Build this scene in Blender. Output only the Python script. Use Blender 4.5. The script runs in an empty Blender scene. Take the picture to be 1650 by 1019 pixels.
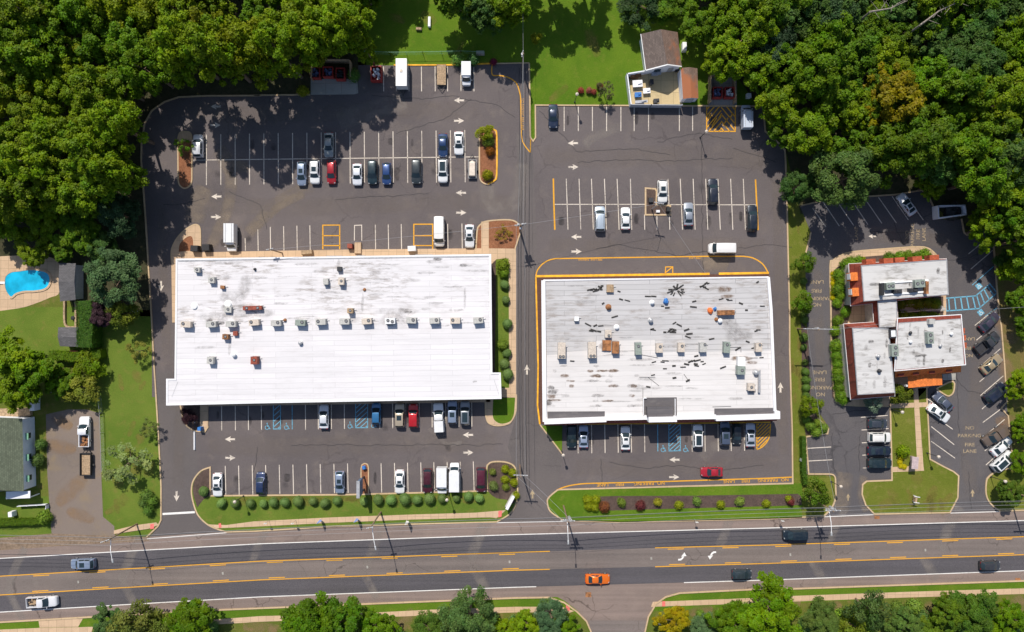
import bpy, bmesh, math, random
import numpy as np
from mathutils import Vector, Matrix, geometry
rnd = random.Random(7)
R = math.radians
scn = bpy.context.scene
COL = scn.collection

# ------------------------------------------------------------------ camera, sky, sun, exposure
S = 0.12            # metres per reference pixel on the ground
HC = 130.0          # height of the drone
CX, CY = 825.0, 509.5
cam_d = bpy.data.cameras.new('drone_camera')
cam = bpy.data.objects.new('drone_camera', cam_d); COL.objects.link(cam)
cam.location = (0, 0, HC); cam.rotation_euler = (0, 0, 0)
cam_d.sensor_fit = 'HORIZONTAL'
cam_d.angle = 2 * math.atan(1650 * S / 2 / HC)
cam_d.clip_start = 1.0; cam_d.clip_end = 4000
scn.camera = cam

SUN_EL = R(49.0)
SHX, SHY = 0.285, -0.958          # direction shadows fall on the ground
wd = bpy.data.worlds.new('World'); scn.world = wd; wd.use_nodes = True
wn = wd.node_tree
sky = wn.nodes.new('ShaderNodeTexSky'); sky.sky_type = 'NISHITA'; sky.sun_disc = False
sky.sun_elevation = SUN_EL; sky.sun_rotation = math.atan2(-SHX, -SHY)
bg = wn.nodes['Background']; bg.inputs['Strength'].default_value = 0.10
wn.links.new(sky.outputs[0], bg.inputs['Color'])
sd = bpy.data.lights.new('sun', 'SUN'); sd.energy = 4.3; sd.angle = R(0.5); sd.color = (1.0, 0.945, 0.86)
sun = bpy.data.objects.new('sun', sd); COL.objects.link(sun)
dirv = Vector((SHX * math.cos(SUN_EL), SHY * math.cos(SUN_EL), -math.sin(SUN_EL)))
sun.rotation_euler = dirv.to_track_quat('-Z', 'Y').to_euler(); sun.location = (-30, 100, 120)
scn.view_settings.view_transform = 'Standard'; scn.view_settings.look = 'None'
scn.view_settings.gamma = 1; scn.view_settings.exposure = 0.18
scn.cycles.max_bounces = 6; scn.cycles.transparent_max_bounces = 12

# ------------------------------------------------------------------ helpers
def W(px, py, z=0.0):
    """reference pixel -> world point lying at height z"""
    k = (HC - z) / HC
    return Vector(((px - CX) * S * k, -(py - CY) * S * k, z))

X0 = (0, 410, 820, 1230); Y0 = (0, 250, 500, 759)
def T(tile, s):
    """points measured in an enlarged tile of the photograph -> reference pixels"""
    r, c = int(tile[0]), int(tile[1]); out = []
    for p in s.split():
        x, y = p.split(',')
        out.append((X0[c] + float(x) / 3.919, Y0[r] + float(y) / 3.919))
    return out
def Q(s):
    return [tuple(float(v) for v in p.split(',')) for p in s.split()]

def tag(o, label=None, cat=None, group=None, kind=None):
    if label: o['label'] = label
    if cat: o['category'] = cat
    if group: o['group'] = group
    if kind: o['kind'] = kind
    return o

def empty(name, loc, rz=0.0):
    o = bpy.data.objects.new(name, None); COL.objects.link(o)
    o.location = loc; o.rotation_euler = (0, 0, rz); o.empty_display_size = 0.5
    return o

class MB:
    def __init__(s): s.v = []; s.f = []; s.m = []; s.cur = 0; s.sm = []; s.smooth = False
    def add(s, vs, fs):
        b = len(s.v); s.v += [tuple(v) for v in vs]
        for f in fs:
            s.f.append(tuple(i + b for i in f)); s.m.append(s.cur); s.sm.append(s.smooth)
        return s
    def poly(s, p3):
        tris = geometry.tessellate_polygon([[Vector(p) for p in p3]])
        out = []
        for t in tris:
            a, b, c = (Vector(p3[i]) for i in t)
            n = (b - a).cross(c - a)
            out.append(t if n.z >= 0 else (t[0], t[2], t[1]))
        return s.add(p3, out)
    def prism(s, bot, top, cap=True, bottom=False):
        n = len(bot)
        area = sum(bot[i][0] * bot[(i + 1) % n][1] - bot[(i + 1) % n][0] * bot[i][1] for i in range(n))
        if area < 0: bot = list(reversed(bot)); top = list(reversed(top))
        s.add(list(bot) + list(top), [(i, (i + 1) % n, n + (i + 1) % n, n + i) for i in range(n)])
        if cap: s.poly(top)
        if bottom: s.add(bot, [tuple(reversed(range(n)))])
        return s
    def box(s, c, d, rz=0.0, taper=1.0):
        """c centre of the base, d = full dims"""
        cx, cy, cz = c; a, b, h = d[0] / 2, d[1] / 2, d[2]
        co, si = math.cos(rz), math.sin(rz); vs = []
        for (z, t) in ((0, 1.0), (h, taper)):
            for (x, y) in ((-a, -b), (a, -b), (a, b), (-a, b)):
                x *= t; y *= t
                vs.append((cx + x * co - y * si, cy + x * si + y * co, cz + z))
        return s.add(vs, [(3, 2, 1, 0), (4, 5, 6, 7), (0, 1, 5, 4), (1, 2, 6, 5), (2, 3, 7, 6), (3, 0, 4, 7)])
    def cyl(s, p0, p1, r0, r1=None, n=8, cap=True):
        p0 = Vector(p0); p1 = Vector(p1); r1 = r0 if r1 is None else r1
        d = (p1 - p0); d = d.normalized() if d.length > 1e-9 else Vector((0, 0, 1))
        u = d.orthogonal().normalized(); w = d.cross(u); vs = []
        for (p, r) in ((p0, r0), (p1, r1)):
            for i in range(n):
                a = 2 * math.pi * i / n
                vs.append(p + (u * math.cos(a) + w * math.sin(a)) * r)
        fs = [(i, (i + 1) % n, n + (i + 1) % n, n + i) for i in range(n)]
        if cap: fs += [tuple(reversed(range(n))), tuple(range(n, 2 * n))]
        return s.add(vs, fs)
    def lathe(s, c, prof, n=14):
        vs = []; fs = []
        for (r, z) in prof:
            for i in range(n):
                a = 2 * math.pi * i / n; vs.append((c[0] + r * math.cos(a), c[1] + r * math.sin(a), c[2] + z))
        for k in range(len(prof) - 1):
            for i in range(n):
                fs.append((k * n + i, k * n + (i + 1) % n, (k + 1) * n + (i + 1) % n, (k + 1) * n + i))
        fs.append(tuple((len(prof) - 1) * n + i for i in range(n)))
        return s.add(vs, fs)
    def ribbon(s, p, w, closed=False, z0=None):
        """flat strip along 3-D points p; z0 given -> solid strip down to z0"""
        p = [Vector(q) for q in p]; n = len(p); L = []; Rr = []
        for i in range(n):
            if closed: a, b, c = p[i - 1], p[i], p[(i + 1) % n]
            else: a, b, c = p[max(i - 1, 0)], p[i], p[min(i + 1, n - 1)]
            d1 = (b - a).xy; d2 = (c - b).xy
            d1 = d1.normalized() if d1.length > 1e-6 else d2.normalized()
            d2 = d2.normalized() if d2.length > 1e-6 else d1
            t = d1 + d2; t = t.normalized() if t.length > 1e-6 else d1
            nn = Vector((-t.y, t.x)); k = 1 / max(0.45, nn.dot(Vector((-d1.y, d1.x))))
            o = nn * (w / 2 * k)
            L.append((b.x + o.x, b.y + o.y, b.z)); Rr.append((b.x - o.x, b.y - o.y, b.z))
        vs = L + Rr; m = n if closed else n - 1
        fs = [(i, n + i, n + (i + 1) % n, (i + 1) % n) for i in range(m)]
        if z0 is not None:
            vs += [(v[0], v[1], z0) for v in L] + [(v[0], v[1], z0) for v in Rr]
            for i in range(m):
                j = (i + 1) % n
                fs += [(i, j, 2 * n + j, 2 * n + i), (n + j, n + i, 3 * n + i, 3 * n + j)]
            if not closed:
                fs += [(0, 2 * n, 3 * n, n), (n - 1, 2 * n - 1, 4 * n - 1, 3 * n - 1)]
        return s.add(vs, fs)
    def build(s, name, mats, parent=None, smooth=False, world=False, sharp=None):
        me = bpy.data.meshes.new(name)
        vs = s.v
        if world and parent is not None:
            o = parent.location; vs = [(v[0] - o[0], v[1] - o[1], v[2] - o[2]) for v in vs]
        me.from_pydata(vs, [], s.f); me.update()
        if not isinstance(mats, (list, tuple)): mats = [mats]
        for m in mats: me.materials.append(m)
        if len(mats) > 1: me.polygons.foreach_set('material_index', s.m)
        if smooth: me.polygons.foreach_set('use_smooth', [True] * len(s.f))
        if sharp: me.set_sharp_from_angle(angle=R(sharp))
        o = bpy.data.objects.new(name, me); COL.objects.link(o)
        if parent is not None: o.parent = parent
        return o

def struct(name, mb, m, parent=None, **k):
    o = mb.build(name, m, parent, **k)
    if parent is None: o['kind'] = 'structure'
    return o

def arc(p, n=6):
    """Catmull-Rom through pixel points"""
    out = []; m = len(p)
    for i in range(m - 1):
        a, b, c, d = p[max(i - 1, 0)], p[i], p[i + 1], p[min(i + 2, m - 1)]
        for k in range(n):
            t = k / n; t2 = t * t; t3 = t2 * t
            out.append(tuple(0.5 * (2 * b[j] + (c[j] - a[j]) * t + (2 * a[j] - 5 * b[j] + 4 * c[j] - d[j]) * t2 + (-a[j] + 3 * b[j] - 3 * c[j] + d[j]) * t3) for j in (0, 1)))
    out.append(p[-1]); return out
def P3(px, z): return [W(x, y, z) for (x, y) in px]
ORD = ['first', 'second', 'third', 'fourth', 'fifth', 'sixth', 'seventh', 'eighth', 'ninth', 'tenth', 'eleventh', 'twelfth',
       'thirteenth', 'fourteenth', 'fifteenth', 'sixteenth', 'seventeenth', 'eighteenth', 'nineteenth', 'twentieth', 'twenty-first', 'twenty-second']

# ------------------------------------------------------------------ materials
def newmat(name):
    m = bpy.data.materials.new(name); m.use_nodes = True
    nt = m.node_tree; return m, nt, nt.nodes['Principled BSDF']
def nd(nt, typ, **kw):
    n = nt.nodes.new('ShaderNode' + typ)
    for k, v in kw.items():
        if k in n.inputs: n.inputs[k].default_value = v
        else: setattr(n, k, v)
    return n
def c4(c): return (c[0], c[1], c[2], 1.0)
def mixc(nt, fac, a, b, blend='MIX'):
    n = nt.nodes.new('ShaderNodeMix'); n.data_type = 'RGBA'; n.blend_type = blend
    for (sock, v) in ((n.inputs[0], fac), (n.inputs[6], a), (n.inputs[7], b)):
        if hasattr(v, 'links') or isinstance(v, bpy.types.NodeSocket): nt.links.new(v, sock)
        elif isinstance(v, (int, float)): sock.default_value = v
        else: sock.default_value = c4(v)
    return n.outputs[2]
def math_(nt, op, a, b=None, c=None):
    n = nt.nodes.new('ShaderNodeMath'); n.operation = op
    for i, v in enumerate((a, b, c)):
        if v is None: continue
        if isinstance(v, (int, float)): n.inputs[i].default_value = v
        else: nt.links.new(v, n.inputs[i])
    return n.outputs[0]
def ramp(nt, v, a, b, lo=0.0, hi=1.0):
    n = nt.nodes.new('ShaderNodeMapRange'); n.interpolation_type = 'SMOOTHSTEP'
    nt.links.new(v, n.inputs[0]); n.inputs[1].default_value = a; n.inputs[2].default_value = b
    n.inputs[3].default_value = lo; n.inputs[4].default_value = hi
    return n.outputs[0]
def pos(nt, scale=(1, 1, 1), rz=0.0, loc=(0, 0, 0)):
    g = nt.nodes.new('ShaderNodeNewGeometry'); mp = nt.nodes.new('ShaderNodeMapping')
    mp.inputs['Scale'].default_value = scale; mp.inputs['Rotation'].default_value = (0, 0, rz); mp.inputs['Location'].default_value = loc
    nt.links.new(g.outputs['Position'], mp.inputs[0]); return mp.outputs[0]
def noise(nt, vec, scale, detail=4.0, rough=0.55, dist=0.0):
    n = nd(nt, 'TexNoise', Scale=scale, Detail=detail, Roughness=rough, Distortion=dist)
    nt.links.new(vec, n.inputs['Vector']); return n.outputs[0]
def bump(nt, b, h, strength, dist):
    n = nd(nt, 'Bump', Strength=strength, Distance=dist); nt.links.new(h, n.inputs['Height']); nt.links.new(n.outputs[0], b.inputs['Normal'])

def plain(name, col, rough=0.6, metal=0.0, var=0.15, vs=3.0, coat=0.0, spec=0.5):
    m, nt, b = newmat(name)
    p = nd(nt, 'TexCoord').outputs['Object']
    f = noise(nt, p, vs, 5)
    d = tuple(max(0, x * (1 - var)) for x in col); l = tuple(min(1, x * (1 + var)) for x in col)
    nt.links.new(mixc(nt, ramp(nt, f, 0.3, 0.7), d, l), b.inputs['Base Color'])
    b.inputs['Roughness'].default_value = rough; b.inputs['Metallic'].default_value = metal
    b.inputs['Specular IOR Level'].default_value = spec
    if coat: b.inputs['Coat Weight'].default_value = coat; b.inputs['Coat Roughness'].default_value = 0.05
    return m

def asphalt(name, dark, light, tan, tanamt=0.35, streak=None, crack_shade=0.3, seed=0.0, patch=0.0):
    m, nt, b = newmat(name)
    v = pos(nt, loc=(seed, seed * 1.7, 0))
    big = noise(nt, v, 0.045, 3, 0.5, 0.6); mid = noise(nt, v, 0.35, 5, 0.6, 0.4); fine = noise(nt, v, 9.0, 3, 0.7)
    col = mixc(nt, ramp(nt, big, 0.32, 0.68), dark, light)
    col = mixc(nt, math_(nt, 'MULTIPLY', ramp(nt, mid, 0.48, 0.78), tanamt), col, tan)
    if streak is not None:
        vs = pos(nt, scale=(0.02, 1.1, 1), rz=R(streak))
        st = noise(nt, vs, 1.0, 3, 0.5)
        col = mixc(nt, ramp(nt, st, 0.35, 0.7, 0.0, 0.5), col, tuple(x * 1.45 for x in light))
    dk = noise(nt, v, 0.9, 4, 0.6)
    col = mixc(nt, ramp(nt, dk, 0.62, 0.8, 0, 0.45), col, tuple(x * 0.6 for x in dark))
    col = mixc(nt, ramp(nt, fine, 0.25, 0.75), mixc(nt, 0.2, col, (0.0, 0.0, 0.0)), mixc(nt, 0.14, col, (0.6, 0.56, 0.52)))
    if crack_shade:
        dv = nt.nodes.new('ShaderNodeVectorMath'); dv.operation = 'MULTIPLY_ADD'
        wn_ = nd(nt, 'TexNoise', Scale=0.5, Detail=4.0); nt.links.new(v, wn_.inputs['Vector'])
        nt.links.new(wn_.outputs['Color'], dv.inputs[0]); dv.inputs[1].default_value = (3, 3, 0); nt.links.new(v, dv.inputs[2])
        vo = nd(nt, 'TexVoronoi', Scale=0.13); vo.feature = 'DISTANCE_TO_EDGE'; nt.links.new(dv.outputs[0], vo.inputs['Vector'])
        ln = ramp(nt, vo.outputs['Distance'], 0.004, 0.013, 1, 0)
        ms = ramp(nt, noise(nt, v, 0.08, 2), 0.48, 0.62)
        col = mixc(nt, math_(nt, 'MULTIPLY', math_(nt, 'MULTIPLY', ln, ms), crack_shade), col, tuple(x * 0.35 for x in dark))
    nt.links.new(col, b.inputs['Base Color'])
    b.inputs['Roughness'].default_value = 0.92; b.inputs['Specular IOR Level'].default_value = 0.25
    bump(nt, b, fine, 0.35, 0.02)
    return m

def grass(name, c1, c2, dry, dryamt=0.5, seed=0.0):
    m, nt, b = newmat(name)
    v = pos(nt, loc=(seed, seed, 0))
    big = noise(nt, v, 0.09, 4, 0.6, 0.5); mid = noise(nt, v, 0.7, 5, 0.65); fine = noise(nt, v, 7.0, 4, 0.75)
    col = mixc(nt, ramp(nt, big, 0.35, 0.65), c1, c2)
    col = mixc(nt, ramp(nt, mid, 0.5, 0.75, 0, dryamt), col, dry)
    col = mixc(nt, ramp(nt, fine, 0.3, 0.7), mixc(nt, 0.38, col, (0.0, 0.01, 0.0)), mixc(nt, 0.10, col, (0.4, 0.5, 0.1)))
    nt.links.new(col, b.inputs['Base Color']); b.inputs['Roughness'].default_value = 1.0; b.inputs['Specular IOR Level'].default_value = 0.1
    bump(nt, b, fine, 0.8, 0.08)
    return m

def mulch(name, c1, c2, sc=5.0):
    m, nt, b = newmat(name)
    v = pos(nt); a = noise(nt, v, sc, 5, 0.75); big = noise(nt, v, 0.6, 3)
    col = mixc(nt, ramp(nt, a, 0.35, 0.68), c1, c2)
    col = mixc(nt, ramp(nt, big, 0.4, 0.7, 0, 0.4), col, tuple(x * 0.6 for x in c1))
    nt.links.new(col, b.inputs['Base Color']); b.inputs['Roughness'].default_value = 1.0
    bump(nt, b, a, 0.8, 0.06); return m

def concrete(name, c, joint=1.5, jw=0.03, rz=0.0):
    m, nt, b = newmat(name)
    v = pos(nt, rz=rz)
    br = nd(nt, 'TexBrick', Scale=1.0); br.offset = 0.0
    br.inputs['Brick Width'].default_value = joint; br.inputs['Row Height'].default_value = joint; br.inputs['Mortar Size'].default_value = jw
    br.inputs['Color1'].default_value = c4(tuple(x * 0.94 for x in c)); br.inputs['Color2'].default_value = c4(tuple(x * 1.06 for x in c)); br.inputs['Mortar'].default_value = c4(tuple(x * 0.6 for x in c))
    nt.links.new(v, br.inputs['Vector'])
    f = noise(nt, v, 0.9, 6, 0.7); g = noise(nt, v, 12, 3)
    col = mixc(nt, ramp(nt, f, 0.45, 0.8, 0, 0.5), br.outputs[0], tuple(x * 0.62 for x in c))
    col = mixc(nt, ramp(nt, g, 0.3, 0.7, 0, 0.22), col, tuple(x * 0.55 for x in c))
    nt.links.new(col, b.inputs['Base Color']); b.inputs['Roughness'].default_value = 0.9; b.inputs['Specular IOR Level'].default_value = 0.2
    return m

def membrane(name, c, dirt, rot, row, bw, stain, ylo, yhi, seed=0.0, mort=0.72, xlo=None, xhi=None):
    """seamed roofing sheets, weathered; stains strongest between world y = ylo..yhi"""
    m, nt, b = newmat(name)
    v = pos(nt, rz=rot)
    br = nd(nt, 'TexBrick', Scale=1.0); br.offset = 0.37; br.inputs['Bias'].default_value = 0.1
    br.inputs['Brick Width'].default_value = bw; br.inputs['Row Height'].default_value = row; br.inputs['Mortar Size'].default_value = 0.045; br.inputs['Mortar Smooth'].default_value = 0.6
    br.inputs['Color1'].default_value = c4(c); br.inputs['Color2'].default_value = c4(tuple(x * 0.93 for x in c)); br.inputs['Mortar'].default_value = c4(tuple(x * mort for x in c))
    wob = nd(nt, 'TexNoise', Scale=0.25, Detail=2.0); nt.links.new(v, wob.inputs['Vector'])
    mad = nt.nodes.new('ShaderNodeVectorMath'); mad.operation = 'MULTIPLY_ADD'; nt.links.new(wob.outputs['Color'], mad.inputs[0]); mad.inputs[1].default_value = (0.5, 0.25, 0); nt.links.new(v, mad.inputs[2])
    nt.links.new(mad.outputs[0], br.inputs['Vector'])
    big = noise(nt, v, 0.12, 3, 0.5)
    col = mixc(nt, ramp(nt, big, 0.4, 0.75, 0, 0.35), br.outputs[0], tuple(x * 0.86 for x in c))
    sv = pos(nt, scale=(0.35, 1.6, 1), loc=(seed, seed, 0))
    s1 = noise(nt, sv, 0.9, 6, 0.72); s2 = noise(nt, pos(nt, loc=(seed, 3, 0)), 0.16, 3, 0.5)
    sp = nt.nodes.new('ShaderNodeSeparateXYZ'); nt.links.new(pos(nt), sp.inputs[0])
    mask = ramp(nt, sp.outputs[1], ylo, yhi, 0.12, 1.0)
    if xlo is not None: mask = math_(nt, 'MULTIPLY', mask, ramp(nt, sp.outputs[0], xlo, xhi, 1.0, 0.25))
    k = math_(nt, 'MULTIPLY', math_(nt, 'MULTIPLY', ramp(nt, s1, 0.46, 0.64), ramp(nt, s2, 0.38, 0.60)), mask)
    col = mixc(nt, math_(nt, 'MULTIPLY', k, stain), col, dirt)
    fl = noise(nt, sv, 5.0, 5, 0.8)
    col = mixc(nt, math_(nt, 'MULTIPLY', ramp(nt, fl, 0.58, 0.72), 0.5), col, tuple(x * 0.62 for x in c))
    bn = noise(nt, pos(nt, scale=(0.06, 1.05, 1), rz=rot, loc=(seed, 1.3, 0)), 1.0, 4, 0.6)
    col = mixc(nt, ramp(nt, bn, 0.42, 0.7, 0, 0.32), col, tuple(x * 0.74 for x in c))
    nt.links.new(col, b.inputs['Base Color']); b.inputs['Roughness'].default_value = 0.75; b.inputs['Specular IOR Level'].default_value = 0.3
    return m

def shingle(name, c, row=0.25, rz=0.0, stain=None, samt=0.0):
    m, nt, b = newmat(name)
    v = pos(nt, rz=rz)
    br = nd(nt, 'TexBrick', Scale=1.0)
    br.inputs['Brick Width'].default_value = 0.5; br.inputs['Row Height'].default_value = row; br.inputs['Mortar Size'].default_value = 0.02
    br.inputs['Color1'].default_value = c4(tuple(x * 0.8 for x in c)); br.inputs['Color2'].default_value = c4(tuple(x * 1.2 for x in c)); br.inputs['Mortar'].default_value = c4(tuple(x * 0.55 for x in c))
    nt.links.new(v, br.inputs['Vector']); col = br.outputs[0]
    f = noise(nt, v, 0.5, 5, 0.6)
    col = mixc(nt, ramp(nt, f, 0.4, 0.75, 0, 0.4), col, tuple(x * 0.6 for x in c))
    if stain: col = mixc(nt, ramp(nt, noise(nt, v, 0.22, 3), 0.45, 0.6, 0, samt), col, stain)
    nt.links.new(col, b.inputs['Base Color']); b.inputs['Roughness'].default_value = 0.9
    return m

def paint_mark(name, c, wear=0.45):
    m, nt, b = newmat(name)
    v = pos(nt); f = noise(nt, v, 3.5, 6, 0.8); g = noise(nt, v, 0.25, 3)
    k = math_(nt, 'ADD', f, math_(nt, 'MULTIPLY', g, 0.35))
    a = ramp(nt, k, 0.62, 0.86, 1.0, 1.0 - wear)
    nt.links.new(mixc(nt, ramp(nt, f, 0.3, 0.7), tuple(x * 0.88 for x in c), c), b.inputs['Base Color'])
    nt.links.new(a, b.inputs['Alpha']); b.inputs['Roughness'].default_value = 0.8
    return m

def leafmat(name, trans=0.25):
    """leaf colour = the tree's own object colour, varied leaf by leaf and bough by bough"""
    m, nt, b = newmat(name)
    oi = nd(nt, 'ObjectInfo'); at = nd(nt, 'Attribute', attribute_name='tint')
    sp = nt.nodes.new('ShaderNodeSeparateColor'); nt.links.new(at.outputs['Color'], sp.inputs[0])
    hsv = nd(nt, 'HueSaturation', Saturation=1.08)
    nt.links.new(oi.outputs['Color'], hsv.inputs['Color'])
    nt.links.new(math_(nt, 'ADD', math_(nt, 'MULTIPLY', sp.outputs[0], 0.05), 0.475), hsv.inputs['Hue'])
    nt.links.new(math_(nt, 'ADD', math_(nt, 'MULTIPLY', sp.outputs[1], 1.0), 0.75), hsv.inputs['Value'])
    nt.links.new(hsv.outputs[0], b.inputs['Base Color'])
    b.inputs['Roughness'].default_value = 0.6; b.inputs['Specular IOR Level'].default_value = 0.25
    tr = nd(nt, 'BsdfTranslucent'); nt.links.new(hsv.outputs[0], tr.inputs['Color'])
    mx = nd(nt, 'MixShader'); mx.inputs[0].default_value = trans
    nt.links.new(b.outputs[0], mx.inputs[1]); nt.links.new(tr.outputs[0], mx.inputs[2])
    nt.links.new(mx.outputs[0], nt.nodes['Material Output'].inputs['Surface'])
    return m

M = {}
M['lotA'] = asphalt('asphalt_plaza', (0.082, 0.066, 0.069), (0.118, 0.095, 0.095), (0.19, 0.15, 0.125), 0.42, seed=3)
M['lotB'] = asphalt('asphalt_second_lot', (0.082, 0.066, 0.069), (0.110, 0.089, 0.090), (0.17, 0.135, 0.115), 0.38, seed=21)
M['lotC'] = asphalt('asphalt_office_lot', (0.062, 0.056, 0.064), (0.082, 0.074, 0.080), (0.14, 0.112, 0.095), 0.3, seed=40, crack_shade=0.4)
M['lane'] = asphalt('asphalt_new_lane', (0.042, 0.039, 0.049), (0.060, 0.054, 0.065), (0.09, 0.08, 0.08), 0.1, streak=-1.9, crack_shade=0.0, seed=9)
M['road'] = asphalt('asphalt_old_road', (0.118, 0.094, 0.086), (0.155, 0.122, 0.108), (0.21, 0.175, 0.15), 0.3, streak=-1.9, crack_shade=0.5, seed=5)
M['shoulder'] = asphalt('asphalt_shoulder', (0.165, 0.120, 0.102), (0.21, 0.152, 0.128), (0.29, 0.215, 0.17), 0.4, streak=-2.2, crack_shade=0.6, seed=15)
M['gravel'] = asphalt('worn_driveway', (0.165, 0.128, 0.105), (0.205, 0.155, 0.125), (0.26, 0.18, 0.08), 0.5, crack_shade=0.2, seed=33)
M['aisle'] = asphalt('asphalt_aisle', (0.082, 0.069, 0.070), (0.115, 0.095, 0.092), (0.15, 0.125, 0.11), 0.2, seed=55)
M['floor'] = mulch('forest_floor', (0.030, 0.034, 0.010), (0.075, 0.062, 0.03), 1.2)
M['lawn'] = grass('lawn_grass', (0.075, 0.160, 0.008), (0.120, 0.205, 0.012), (0.21, 0.22, 0.035), 0.5)
M['lawn2'] = grass('side_lawn', (0.100, 0.165, 0.020), (0.150, 0.205, 0.030), (0.23, 0.19, 0.05), 0.6, 20)
M['lawn3'] = grass('office_lawn', (0.13, 0.155, 0.018), (0.17, 0.18, 0.028), (0.27, 0.22, 0.07), 0.6, 31)
M['rough'] = grass('rough_grass', (0.10, 0.135, 0.02), (0.15, 0.155, 0.03), (0.30, 0.18, 0.085), 0.8, 11)
M['dirtgrass'] = grass('dirt_grass', (0.20, 0.13, 0.055), (0.14, 0.14, 0.03), (0.34, 0.19, 0.09), 0.8, 51)
M['mulch_red'] = mulch('red_mulch', (0.20, 0.075, 0.032), (0.34, 0.15, 0.075))
M['mulch_brown'] = mulch('brown_mulch', (0.060, 0.040, 0.032), (0.13, 0.085, 0.068))
M['walk'] = concrete('tan_concrete', (0.58, 0.41, 0.265), 1.5, 0.03, R(1))
M['walk_red'] = concrete('brown_paved_walk', (0.12, 0.062, 0.048), 0.6, 0.02)
M['kerb'] = concrete('kerb_concrete', (0.56, 0.41, 0.25), 3.0, 0.03)
M['kerb_y'] = plain('kerb_yellow_paint', (0.78, 0.38, 0.015), 0.7, var=0.2, vs=1.0)
M['pave'] = concrete('grey_concrete', (0.38, 0.36, 0.32), 3.0, 0.04)
M['white'] = paint_mark('white_paint', (0.74, 0.65, 0.55), 0.65)
M['white_r'] = paint_mark('white_road_paint', (0.85, 0.82, 0.78), 0.35)
M['yellow'] = paint_mark('yellow_paint', (0.80, 0.38, 0.015), 0.3)
M['cream'] = paint_mark('faded_fire_lane_paint', (0.46, 0.35, 0.21), 0.8)
M['blue'] = paint_mark('blue_paint', (0.16, 0.44, 0.60), 0.6)
M['pink'] = plain('red_ramp_mat', (0.72, 0.16, 0.14), 0.8)
M['white_metal'] = plain('white_painted_metal', (0.80, 0.80, 0.80), 0.5, var=0.06)
M['grey_metal'] = plain('grey_metal', (0.42, 0.42, 0.43), 0.45, 0.3, var=0.15)
M['unit'] = plain('unit_casing', (0.46, 0.45, 0.42), 0.55, 0.1, var=0.15)
M['unit_beige'] = plain('unit_casing_beige', (0.58, 0.50, 0.42), 0.55, 0.1, var=0.15)
M['unit_green'] = plain('unit_casing_green', (0.26, 0.30, 0.26), 0.55, 0.1, var=0.15)
M['rust'] = plain('rusted_metal', (0.30, 0.13, 0.05), 0.8, 0.1, var=0.5, vs=1.5)
M['rust_red'] = plain('red_brown_metal', (0.26, 0.055, 0.03), 0.7, var=0.35)
M['black'] = plain('black_rubber', (0.018, 0.018, 0.02), 0.7, var=0.3)
M['dark'] = plain('dark_grille', (0.03, 0.03, 0.035), 0.6)
M['glass'] = plain('car_glass', (0.024, 0.040, 0.050), 0.07, var=0.1)
M['glass_b'] = plain('window_glass', (0.03, 0.045, 0.05), 0.1, var=0.2)
M['wood'] = plain('weathered_wood', (0.36, 0.25, 0.15), 0.85, var=0.3)
M['polewood'] = plain('pole_wood', (0.24, 0.16, 0.10), 0.9, var=0.3)
M['wire'] = plain('wire', (0.30, 0.30, 0.31), 0.5, var=0.05)
M['wire_d'] = plain('wire_dark', (0.05, 0.05, 0.055), 0.6, var=0.05)
M['head'] = plain('lamp_glass', (0.34, 0.35, 0.36), 0.15, var=0.05)
M['tail'] = plain('tail_lamp', (0.35, 0.01, 0.012), 0.2, var=0.1)
M['bark'] = plain('bark', (0.16, 0.11, 0.075), 0.95, var=0.35)
M['leaf'] = leafmat('leaves', 0.35); M['leaf_s'] = leafmat('shrub_leaves', 0.15)
M['wall_tan'] = plain('stucco_wall', (0.55, 0.48, 0.40), 0.9)
M['wall_white'] = plain('white_siding', (0.74, 0.75, 0.80), 0.8, var=0.06, vs=1.0)
M['wall_grey'] = plain('grey_siding', (0.42, 0.43, 0.47), 0.85, var=0.1)
M['brick'] = plain('orange_brick', (0.48, 0.17, 0.07), 0.9, var=0.2)
M['para'] = plain('parapet_white', (0.78, 0.77, 0.78), 0.6, var=0.05)
M['roofA'] = membrane('white_membrane', (0.74, 0.715, 0.725), (0.30, 0.26, 0.235), R(-0.9), 0.98, 11.0, 0.9, -6.0, 4.0, 4.0, 0.72, -40.0, 0.0)
M['roofBn'] = membrane('grey_membrane', (0.53, 0.515, 0.515), (0.24, 0.20, 0.17), R(-0.8), 0.95, 16.0, 0.7, -12, 0, 8.0, 0.42)
M['roofBs'] = membrane('pale_membrane', (0.70, 0.67, 0.655), (0.22, 0.17, 0.12), R(-0.8), 0.95, 16.0, 0.9, -20, -21, 15.0, 0.70)
M['roofC'] = membrane('office_membrane', (0.60, 0.585, 0.57), (0.24, 0.22, 0.20), R(2.0), 2.6, 20.0, 0.9, -60, -59, 2.0, 0.8)
M['dkroof'] = membrane('dark_roofing', (0.12, 0.11, 0.115), (0.22, 0.2, 0.19), 0, 1.0, 9.0, 0.5, -60, -59, 5.0, 0.7)
M['tile_red'] = shingle('dark_red_tiles', (0.27, 0.055, 0.032), 0.3, R(90))
M['tile_or'] = shingle('orange_tiles', (0.74, 0.20, 0.04), 0.3, R(90))
M['tile_mid'] = shingle('brick_red_tiles', (0.42, 0.095, 0.04), 0.3)
M['sh_brown'] = shingle('brown_shingles', (0.15, 0.115, 0.10), 0.25, R(88), (0.30, 0.12, 0.05), 0.0)
M['sh_rust'] = shingle('rusty_shingles', (0.19, 0.125, 0.095), 0.25, R(88), (0.34, 0.115, 0.045), 0.9)
M['sh_green'] = shingle('green_shingles', (0.125, 0.145, 0.095), 0.25, R(90))
M['sh_grey'] = shingle('grey_shingles', (0.115, 0.11, 0.115), 0.25)
M['water'] = plain('pool_water', (0.01, 0.40, 0.63), 0.06, var=0.25, vs=0.35)

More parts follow.
